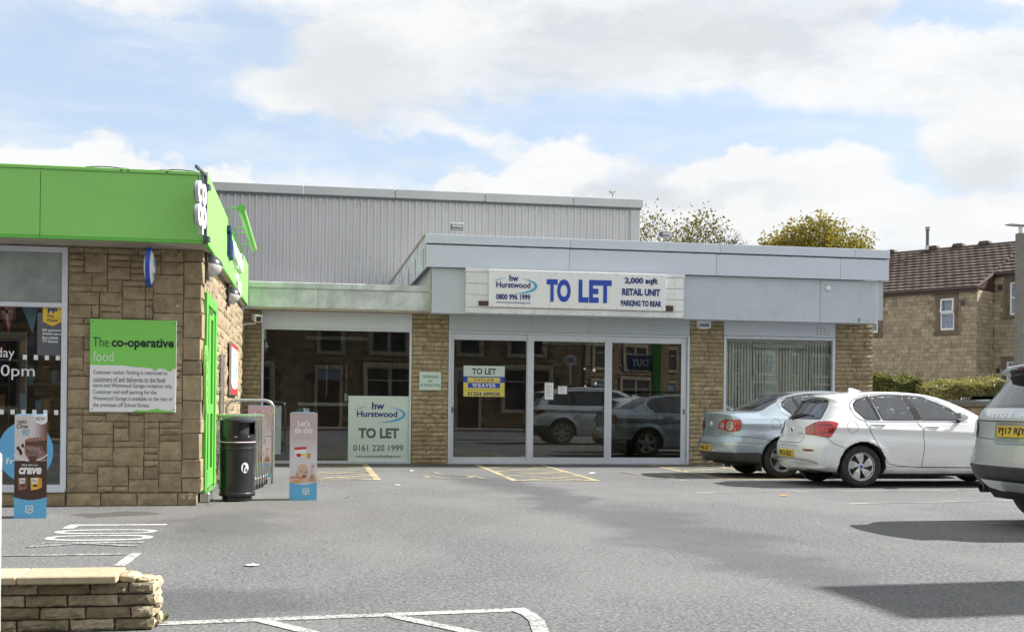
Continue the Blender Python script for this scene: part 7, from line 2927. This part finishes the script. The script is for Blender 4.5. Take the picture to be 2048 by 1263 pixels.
def pane_mat():
    m, N, B = bsdf('blue_glass')
    tc = N.n('ShaderNodeTexCoord').outputs['Object']
    n = N.noise(tc, 14, 5, .7)
    N.link(N.mix(N.ss(n, .3, .7), (0.10, 0.14, 0.20), (0.30, 0.36, 0.44)), B.inputs['Base Color'])
    B.inputs['Roughness'].default_value = .12
    return m
M['blueglass'] = pane_mat()
for (s0, s1, z0, z1, sur, off, tilt) in ((.79, 1.30, 3.91, 5.00, (.67, 1.46, 3.76, 5.15), 0.0, True), (3.62, 4.3, 3.92, 4.98, (3.47, 4.45, 3.77, 5.15), 0.0, False),
                                       (-1.10, -.54, 4.42, 5.54, (-1.25, -.39, 4.32, 5.67), -1.28, False), (-1.1, -.45, 1.9, 2.86, (-1.25, -.33, 1.75, 3.0), -1.28, False)):
    hwindow(s0, s1, z0, z1, off, tilt)
    a, b_, c, d = sur
    hbox('stone_surround', 'surround', hs, a, s0, off - .10, off + .012, z0 - .02, z1)
    hbox('stone_surround', 'surround', hs, s1, b_, off - .10, off + .012, z0 - .02, z1)
    hbox('stone_surround', 'surround', hs, a, b_, off - .10, off + .012, z1, d)
    hbox('sill', 'surround', hs, a - .02, b_ + .02, off - .10, off + .03, c, z0 - .02)
for (s, z, off) in ((.51, 4.815, 0), (-.225, 5.37, -1.28), (-.17, 2.55, -1.28)):
    b = MB()
    b.bbox(s - .065, s + .065, off - .03, off + .02, z - .075, z + .075, .006)
    for k in range(3):
        b.box(s - .05, s + .05, off + .021, off + .026, z - .05 + k * .04, z - .03 + k * .04)
    b.obj('wall_vent', M['brown'], hs)
# gutters, fascia, downpipe
hbox('eaves_board', 'brown', hs, -.05, 9, -.02, .10, 5.16, 5.26)
hbox('gutter', 'brown', hs, -.10, 9, .10, .21, 5.25, 5.335, .012)
hbox('eaves_board', 'brown', hs, -6, .0, -1.30, -1.19, 5.73, 5.83)
hbox('gutter', 'brown', hs, -6, -.06, -1.19, -1.08, 5.80, 5.885, .012)
MB().tube([(.02, -1.12, 5.80), (.05, -1.22, 5.6), (.05, -1.22, 0)], .045, 10).obj('downpipe', M['brown'], hs, True)
for z in (1.5, 3.3, 4.9):
    hbox('pipe_bracket', 'brown', hs, -.02, .12, -1.27, -1.18, z, z + .04)
MB().tube([(.05, -1.20, 3.75), (.14, -1.14, 3.77)], .025, 8).obj('overflow_pipe', M['white'], hs)
# roof: rows of interlocking tiles laid on the slope
sl = math.radians(24.6)
ridge_o, ridge_z = -4.0, 7.22
def roof_rows(s0, s1, o_eave, z_eave, name):
    mb_ = MB()
    run = (ridge_o - o_eave)
    length = math.hypot(run, ridge_z - z_eave)
    du = (run / length, (ridge_z - z_eave) / length)        # up the slope: (o, z)
    nn = (-du[1], du[0])
    if nn[1] < 0:
        nn = (-nn[0], -nn[1])
    rows = int(round(length / .335))
    st = length / rows
    for r in range(rows):
        u0 = r * st
        s = s0 - (.15 if r % 2 else 0)
        while s < s1:
            e = min(s + .30, s1)
            if e - max(s, s0) > .03:
                a = max(s, s0)
                dz = rb.uniform(-.004, .006)
                V = []
                for (ss, uu, tt) in ((a + .004, u0 - .01, .012), (e - .004, u0 - .01, .012), (e - .004, u0 + st + .02, -.012), (a + .004, u0 + st + .02, -.012),
                                     (a + .004, u0 - .01, .074 + dz), ((a + e) / 2, u0 - .012, .086 + dz), (e - .004, u0 - .01, .070 + dz), (e - .004, u0 + st + .02, .012), ((a + e) / 2, u0 + st + .02, .022), (a + .004, u0 + st + .02, .012)):
                    V.append((ss, o_eave + du[0] * uu + nn[0] * tt, z_eave + du[1] * uu + nn[1] * tt))
                mb_.add(V, [(0, 1, 6, 5, 4), (4, 5, 8, 9), (5, 6, 7, 8), (0, 4, 9, 3), (1, 2, 7, 6)])
            s += .30
    return mb_.obj(name, M['tile'], hs, kind='stuff')
roof_rows(-.06, 9.0, .14, 5.30, 'roof_tiles')
roof_rows(-6.0, -.061, -1.14, 5.855, 'roof_tiles')
b = MB()
b.prism([(-4.0, 7.20), (.05, 5.28), (-8, 5.28)], -.02, 9.0, 'x')
b.obj('roof_deck', M['brown'], hs)
b = MB()
b.prism([(-4.0, 7.19), (-1.2, 5.83), (-7, 5.7)], -6.0, -.03, 'x')
b.obj('roof_deck', M['brown'], hs)
# verge where the two roof edges meet
b = MB()
b.prism([(.16, 5.28), (-1.20, 5.87), (-1.20, 5.93), (.17, 5.345)], -.10, -.062, 'x')
b.obj('verge_board', M['tile'], hs)
s = -6.0
k = 0
while s < 9:
    b = MB()
    pr = [(-4.0 + .13 * math.cos(R_(a)), 7.20 + .11 * math.sin(R_(a))) for a in range(-20, 201, 20)]
    b.prism(pr, s + .006, s + .446, 'x')
    b.obj('ridge_tile', M['tile'], hs)
    s += .45
for s in (1.55, 2.55, 3.55, 5.3):
    b = MB()
    b.prism([(s - .24, 7.27), (s - .16, 7.40), (s + .16, 7.40), (s + .24, 7.27)], -4.14, -3.86, 'y')
    b.obj('ridge_vent', M['tile'], hs)
b = MB()
b.tube([(3.72, -3.85, 7.25), (3.72, -3.85, 7.42)], .075, 14)
b.obj('flue_base', M['steel'], hs, True)
b = MB()
b.tube([(3.72, -3.85, 7.42), (3.72, -3.85, 8.05)], .058, 14)
b.tube([(3.72, -3.85, 8.0), (3.72, -3.85, 8.04)], .085, 14)
b.tube([(3.72, -3.85, 8.08), (3.72, -3.85, 8.12)], .085, 14)
b.obj('flue', M['darksteel'], hs, True)

# ================================================================ HEDGE AND LOW WALL
hwl = thing('retaining_wall', 'low stone retaining wall in shade behind the white hatchback', 'wall', (15.5, 25.5, 0))
rnd = random.Random(40)
wbox('mortar', 'mortar', hwl, 12.3, 20.0, 25.53, 25.9, 0, 1.25)
for r in coursed(12.3, 20.0, 0, 1.24, .155, .3, .55, rnd, .012):
    wpiece('stone', r, 25.50, .04, .014, 'rubble', hwl, rnd, nx=3, nz=2)
x = 12.25
while x < 20:
    wbox('coping_slab', 'surround', hwl, x + .004, x + .896, 25.44, 25.95, 1.252, 1.335, .01)
    x += .9
mb = MB()
mb.box(12.0, 24, 25.95, 30, 0, 1.22)
bank = mb.obj('earth_bank', M['interior_d'], None, kind='structure')


def leafmat(name, cols, trans=.25):
    m, N, B = bsdf(name)
    g = N.n('ShaderNodeNewGeometry')
    ramp = N.n('ShaderNodeValToRGB')
    e = ramp.color_ramp.elements
    e[0].color = (*cols[0], 1)
    e[1].color = (*cols[-1], 1)
    for i, c in enumerate(cols[1:-1]):
        x = e.new((i + 1) / (len(cols) - 1))
        x.color = (*c, 1)
    n = N.noise(g.outputs['Position'], 1.6, 3, .6)
    N.link(N.math('ADD', N.math('MULTIPLY', g.outputs['Random Per Island'], .62), N.math('MULTIPLY', N.ss(n, .3, .7), .38)), ramp.inputs[0])
    N.link(ramp.outputs[0], B.inputs['Base Color'])
    B.inputs['Roughness'].default_value = .42
    B.inputs['Specular IOR Level'].default_value = .4
    out = [x for x in m.node_tree.nodes if x.type == 'OUTPUT_MATERIAL'][0]
    tr = N.n('ShaderNodeBsdfTranslucent')
    N.link(N.mix(1.0, ramp.outputs[0], (1.6, 1.5, .8), 'MULTIPLY'), tr.inputs[0])
    mx = N.n('ShaderNodeMixShader')
    mx.inputs[0].default_value = trans
    N.link(B.outputs[0], mx.inputs[1])
    N.link(tr.outputs[0], mx.inputs[2])
    N.link(mx.outputs[0], out.inputs[0])
    return m


M['leaf_hedge'] = leafmat('hedge_leaf_green', [(0.045, 0.06, 0.02), (0.11, 0.125, 0.035), (0.20, 0.22, 0.07), (0.20, 0.15, 0.06)])
M['leaf_hedge2'] = leafmat('hedge_leaf_tan', [(0.08, 0.10, 0.035), (0.19, 0.20, 0.075), (0.30, 0.29, 0.13), (0.27, 0.21, 0.10)])
M['leaf_tree'] = leafmat('tree_leaf_gold', [(0.06, 0.065, 0.014), (0.15, 0.145, 0.03), (0.27, 0.235, 0.05), (0.22, 0.14, 0.04)], .35)
M['leaf_sparse'] = leafmat('tree_leaf_olive', [(0.06, 0.07, 0.02), (0.12, 0.12, 0.035), (0.22, 0.18, 0.05)], .3)
M['bark'] = plain('bark', (0.10, 0.08, 0.06), .9, 0, .2, 8, .4, 40)


def leaves(pts, size, rng, droop=.3, up=None):
    """folded leaf: two triangles pairs, random direction"""
    n = len(pts)
    P = np.array(pts)
    d = rng.normal(size=(n, 3))
    if up is not None:
        d += up
    d[:, 2] -= droop
    d /= np.linalg.norm(d, axis=1)[:, None]
    a = rng.normal(size=(n, 3))
    s = np.cross(d, a)
    s /= np.linalg.norm(s, axis=1)[:, None] + 1e-9
    nn = np.cross(s, d)
    L_ = size * rng.uniform(.6, 1.35, (n, 1))
    w = L_ * .33
    p0 = P - d * L_ * .5
    p1 = P + s * w + nn * L_ * .10
    p2 = P + d * L_ * .5
    p3 = P - s * w + nn * L_ * .10
    V = np.stack([p0, p1, p2, p3], 1).reshape(-1, 3)
    F_ = []
    for i in range(n):
        F_.append((4 * i, 4 * i + 1, 4 * i + 2))
        F_.append((4 * i, 4 * i + 2, 4 * i + 3))
    return V, F_


def hedge(name, lab, x0, x1, y0, y1, z0, ztop, mat, seed, n, size):
    rng = np.random.default_rng(seed)
    t = thing(name, lab, 'hedge', ((x0 + x1) / 2, (y0 + y1) / 2, z0), 0, 'hedges on the bank')
    cx, cy = (x0 + x1) / 2, (y0 + y1) / 2
    pts = []
    ph = rng.uniform(0, 6, 6)
    def top(x, y):
        return ztop + .06 * np.sin(x * 2.1 + ph[0]) + .04 * np.sin(x * 5.3 + ph[1]) + .03 * np.sin(x * 11 + ph[2]) - .9 * np.clip((y - cy) / (y1 - y0), -.5, .5) ** 2 * .5
    def front(x, z):
        return y0 + .07 * np.sin(x * 3.3 + ph[3]) + .05 * np.sin(z * 9 + x * 4 + ph[4])
    m = int(n * .62)
    x = rng.uniform(x0, x1, m)
    z = rng.uniform(0, 1, m)
    z = z0 + (top(x, np.full(m, y0)) - z0) * rng.uniform(0, 1.02, m)
    y = front(x, z) + np.abs(rng.normal(0, .07, m)) + .10 * np.clip((z - ztop + .15) / .15, 0, 1) ** 2
    pts.append(np.stack([x, y, z], 1))
    m = n - m
    x = rng.uniform(x0, x1, m)
    y = rng.uniform(y0, y1, m)
    z = top(x, y) - np.abs(rng.normal(0, .05, m)) + (rng.random(m) < .05) * rng.uniform(0, .10, m)
    pts.append(np.stack([x, y, z], 1))
    P = np.concatenate(pts) - np.array([cx, cy, z0])
    V, F_ = leaves(P, size, rng, .1, np.array([0, -.4, .5]))
    link('foliage', mesh_np('foliage', V, F_, [M[mat]]), t)
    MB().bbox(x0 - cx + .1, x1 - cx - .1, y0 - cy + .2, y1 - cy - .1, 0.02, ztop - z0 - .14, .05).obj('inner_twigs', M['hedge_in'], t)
    b = MB()
    r_ = random.Random(seed)
    for k in range(14):
        x = r_.uniform(x0 - cx, x1 - cx)
        b.tube([(x, 0, 0), (x + r_.uniform(-.1, .1), -.1, .3), (x + r_.uniform(-.2, .2), r_.uniform(-.3, .1), ztop - z0 + r_.uniform(-.1, .08))], [.012, .009, .004], 5)
    b.obj('branch', M['bark'], t)
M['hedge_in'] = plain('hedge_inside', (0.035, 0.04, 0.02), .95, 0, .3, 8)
hedge('hedge', 'bright green end of the hedge right beside the retail unit', 12.3, 14.2, 25.75, 27.0, 1.22, 2.02, 'leaf_hedge', 3, 15000, .058)
hedge('hedge', 'tan and olive clipped hedge below the stone house', 14.0, 20.5, 25.65, 27.2, 1.22, 1.88, 'leaf_hedge2', 4, 36000, .055)


# ================================================================ TREES
def tree(name, lab, loc, h, crown_r, crown_c, nleaf, leaf, mat, seed, sparse=False, group='trees behind the flat roof'):
    rng = np.random.default_rng(seed)
    rr_ = random.Random(seed)
    t = thing(name, lab, 'tree', loc, 0, group)
    tb = MB()
    tb.tube([(0, 0, 0), (.05, .03, h * .25), (-.03, .05, crown_c[2] - crown_r[2] * .4)], [.16, .12, .09], 9)
    tips = []
    base = Vector((0, 0, crown_c[2] - crown_r[2] * .75))
    def grow(p, d, ln, r, lvl):
        pts = [p]
        q = p
        for i in range(3):
            d = (d + Vector((rr_.gauss(0, .16), rr_.gauss(0, .16), rr_.gauss(.04, .12)))).normalized()
            q = q + d * ln / 3
            pts.append(q)
        tb.tube(pts, [r, r * .8, r * .6, r * .4], 5 if lvl > 0 else 7, False)
        if lvl >= 3:
            tips.append((pts[2], pts[3], d))
            return
        if lvl >= 2:
            tips.append((pts[2], pts[3], d))
        for k in range(4 if lvl == 0 else 3):
            a = rr_.uniform(0, 6.28)
            side = Vector((math.cos(a), math.sin(a), rr_.uniform(-.1, .6)))
            grow(pts[rr_.choice((2, 3))], (d * .8 + side * .75).normalized(), ln * rr_.uniform(.55, .8), r * .5, lvl + 1)
    nb = 8
    for k in range(nb):
        a = 2 * math.pi * k / nb + rr_.uniform(-.3, .3)
        grow(base + Vector((0, 0, rr_.uniform(0, crown_r[2] * .6))), Vector((math.cos(a) * .8, math.sin(a) * .8, rr_.uniform(.3, 1.1))).normalized(), crown_r[2] * rr_.uniform(.5, .75), .05, 0)
    tb.obj('trunk_and_limbs', M['bark'], t, True)
    pts = []
    C3 = np.array(crown_c)
    R3 = np.array(crown_r)
    tp = []
    for (a, b_, d) in tips:
        mid = np.array(a.lerp(b_, .5))
        k = np.linalg.norm((mid - C3) / R3)
        if k < 1.15:
            tp.append(mid)
    tp = np.array(tp)
    if not sparse:
        # clump centres through the crown, thicker on the sunny outside
        extra = []
        while len(extra) < 150:
            v = rng.normal(size=3)
            v /= np.linalg.norm(v)
            r_ = rng.uniform(.45, 1.02)
            extra.append(C3 + v * R3 * r_ * (1 + .12 * math.sin(v[0] * 5 + seed) + .08 * math.sin(v[2] * 9)))
        tp = np.concatenate([tp, np.array(extra)])
    per = nleaf // len(tp)
    for c in tp:
        s = crown_r[2] * (.12 if not sparse else .14)
        P = c + rng.normal(size=(per, 3)) * np.array([s, s, s * .7])
        pts.append(P)
    P = np.concatenate(pts)
    V, F_ = leaves(P, leaf, rng, .5)
    link('crown', mesh_np('crown', V, F_, [M[mat]]), t)
    return t


tree('golden_tree', 'full golden green tree behind the right end of the flat roof', (19.0, 43, 0), 9, (2.35, 2.0, 2.0), (0, 0, 6.2), 26000, .12, 'leaf_tree', 5)
tree('thin_tree', 'sparse thin leaved tree beside the warehouse corner', (12.4, 38, 0), 8, (1.7, 1.2, 1.9), (-.6, 0, 6.1), 1900, .105, 'leaf_sparse', 9, True)
tree('thin_tree', 'low sparse tree right of the taller thin one', (13.25, 38, 0), 7, (1.1, 1.0, 1.3), (-.3, 0, 5.9), 900, .105, 'leaf_sparse', 12, True)
sap = thing('roof_seedling', 'tiny dry seedling growing on the warehouse parapet', 'plant', (8.36, 32.0, 6.89))
b = MB()
b.tube([(0, 0, 0), (.01, 0, .12), (-.03, 0, .24)], .008, 5)
b.tube([(.01, 0, .12), (.06, 0, .20)], .006, 5)
b.tube([(.0, 0, .14), (-.08, 0, .20)], .006, 5)
b.obj('stem', M['bark'], sap)
V, F_ = leaves(np.array([(-.03, 0, .25), (.06, 0, .21), (-.08, 0, .21), (-.05, 0, .17)]), .06, np.random.default_rng(1))
link('leaf', mesh_np('leaf', V, F_, [M['leaf_sparse']]), sap)
wd = thing('weed', 'small green weed at the foot of the garden wall end', 'plant', (-.70, 6.45, 0))
V, F_ = leaves(np.random.default_rng(2).normal(0, 1, (26, 3)) * np.array([.018, .02, .016]) + np.array([0, 0, .03]), .028, np.random.default_rng(3))
link('leaf', mesh_np('leaf', V, F_, [M['leaf_hedge']]), wd)

# ================================================================ ACROSS THE ROAD (seen mirrored in the shop glass)
M['dull_frame'] = plain('dull_frame', (0.30, 0.29, 0.26), .6)
M['terrace_stone'] = stone('terrace_stone', [(0.20, 0.155, 0.095), (0.28, 0.215, 0.135), (0.235, 0.18, 0.11)], .4, 3, .4)
M['terrace_mortar'] = plain('terrace_mortar', (0.15, 0.125, 0.09), .95, 0, .2, 3)
M['dress'] = plain('dressed_stone', (0.34, 0.29, 0.20), .85, 0, .12, 2)
road = MB().quad((-60, -5.5, .004), (60, -5.5, .004), (60, -.9, .004), (-60, -.9, .004)).obj('road', M['asphalt'], None, kind='structure')
MB().box(-60, 60, -7.6, -5.5, 0, .12).obj('pavement', plain('paving', (0.24, 0.23, 0.21), .9, 0, .1, 2, .3, 30), None, kind='structure')


def terrace(loc, rz, lab, grp, W_=6.4):
    """front faces local +y; x from 0 to W_"""
    t = thing('terraced_house', lab, 'house', loc, rz, grp)
    b = MB()
    b.box(0, W_, -7, -.03, 0, 5.6)
    b.obj('wall', M['terrace_mortar'], t)
    rb_ = random.Random(2)
    b = MB()
    ops = [(.55, 1.55, .12, 2.75), (2.75, 4.9, .95, 2.9), (.65, 1.65, 3.55, 4.95), (3.0, 4.6, 3.55, 4.95)]
    for (a, c, d, e) in coursed(0, W_, 0.02, 5.58, .16, .28, .55, rb_, .014):
        if any(c > o[0] - .12 and a < o[1] + .12 and e > o[2] - .12 and d < o[3] + .16 for o in ops):
            continue
        b.bbox(a, c, -.035, rb_.uniform(-.012, .006), d, e, .006)
    b.obj('stonework', M['terrace_stone'], t, kind='stuff')
    for i, (a, c, d, e) in enumerate(ops):
        for q in ((a - .14, a, d, e), (c, c + .14, d, e), (a - .14, c + .14, e, e + .18), (a - .14, c + .14, d - .12, d)):
            MB().bbox(q[0], q[1], -.04, .04, q[2], q[3], .008).obj('stone_dressing', M['dress'], t)
        if i == 0:
            dd = MB().bbox(a, c, -.04, -.0, d, e - .5, .005).obj('door', M['brown'], t)
            MB().box(a, c, -.04, -.02, e - .48, e).obj('fanlight', M['blueglass'], t)
        else:
            f_ = MB()
            n_ = 2 if c - a > 1.3 else 1
            w = (c - a) / n_
            for k in range(n_):
                x0 = a + k * w
                for q in ((x0, x0 + .07, d, e), (x0 + w - .07, x0 + w, d, e), (x0 + .07, x0 + w - .07, d, d + .07), (x0 + .07, x0 + w - .07, e - .07, e), (x0 + .07, x0 + w - .07, d + (e - d) * .68, d + (e - d) * .68 + .06)):
                    f_.box(q[0], q[1], -.035, .005, q[2], q[3])
            fo = f_.obj('window', M['dull_frame'], t)
            MB().box(a + .05, c - .05, -.032, -.02, d + .05, e - .05).obj('pane', M['interior_d'], fo)
    MB().bbox(-.0, W_, -.02, .16, 5.60, 5.74, .01).obj('gutter', M['dress'], t)
    b = MB()
    b.prism([(.22, 5.70), (-3.5, 7.6), (-7.2, 5.70)], 0, W_, 'x')
    b.obj('roof', M['tile'], t)
    b = MB()
    b.bbox(W_ - .5, W_ + .5, -3.9, -3.1, 7.2, 8.6, .02)
    ch = b.obj('chimney', M['terrace_stone'], t)
    for k in (-.25, .25):
        MB().lathe([(.13, 0), (.11, .4), (.14, .45)], (W_ + k, -3.5, 8.6), 12).obj('chimney_pot', M['dress'], ch)
    # rise of the door steps
    MB().bbox(.45, 1.65, .0, .5, 0, .14, .01).obj('doorstep', M['dress'], t)
    return t


lab = 'stone terraced house across the road, seen only as a reflection in the shop glass'
th = terrace((6.5, -7.7, 0), 0, lab, 'terrace mirrored in the glass')
for k in range(1, 5):
    copy_thing(th, (6.5 - 6.4 * k, -7.7, 0))
lab2 = 'stone terraced house of the side street, mirrored in the right sliding door'
for k in range(6):
    copy_thing(th, (17.0 + 5.9 * k * .9, -17 - 5.9 * k * .45 - 7, 0), R_(-20), lab2)['group'] = 'side street terrace mirrored in the glass'
M['boardblue'] = plain('board_blue', (0.025, 0.045, 0.12), .6)
M['totem'] = plain('totem_green', (0.045, 0.17, 0.03), .45, 0, .05, 2)
# signs on the far pavement
sp_ = thing('speed_sign', 'round speed limit sign on a pole, mirrored in the middle sliding door', 'road sign', (11.75, -4.9 + .0, 0))
MB().tube([(0, 0, 0), (0, 0, 3.5)], .04, 10).obj('pole', M['steel'], sp_, True)
MB().lathe([(.30, -.012), (.30, .012)], (0, .06, 3.25), 36, 'y').obj('disc', M['flashing'], sp_)
sh = Sheet((0, .073, 3.25), (-1, 0, 0), (0, 1, 0), sp_, .003)
sh.ring('rim', 'printred', 0, 0, .28, .28, .03, 1)
sh.text('lettering', 'printk', '20', -.16, .16, -.11, .11, 2, .03)
sh.done()
gp = thing('green_totem', 'tall green roadside column with blue OUT board, mirrored in the right sliding door', 'sign column', (12.06, 7.35, 0))
MB().bbox(-.15, .15, -.15, .15, 0, 5.0, .02).obj('column', M['totem'], gp)
MB().bbox(-.12, .12, -.60, .60, 4.9, 7.9, .03).obj('sign_case', M['totem'], gp)
ob = MB().bbox(-.95, .05, -.30, -.22, 2.45, 3.0, .01).obj('board', M['boardblue'], gp)
for z in (2.6, 2.85):
    MB().bbox(-.03, .03, -.22, -.15, z, z + .05, .005).obj('bracket', M['steel'], gp)
sh = Sheet((-.10, -.218, 2.45), (-1, 0, 0), (0, 1, 0), gp, .003)
sh.text('lettering', 'flashing', 'OUT', .10, .72, .15, .40, 1, .02)
sh.done()
print('DONE objects', len(bpy.data.objects), 'tris', sum(len(o.data.polygons) for o in bpy.data.objects if o.type == 'MESH'))
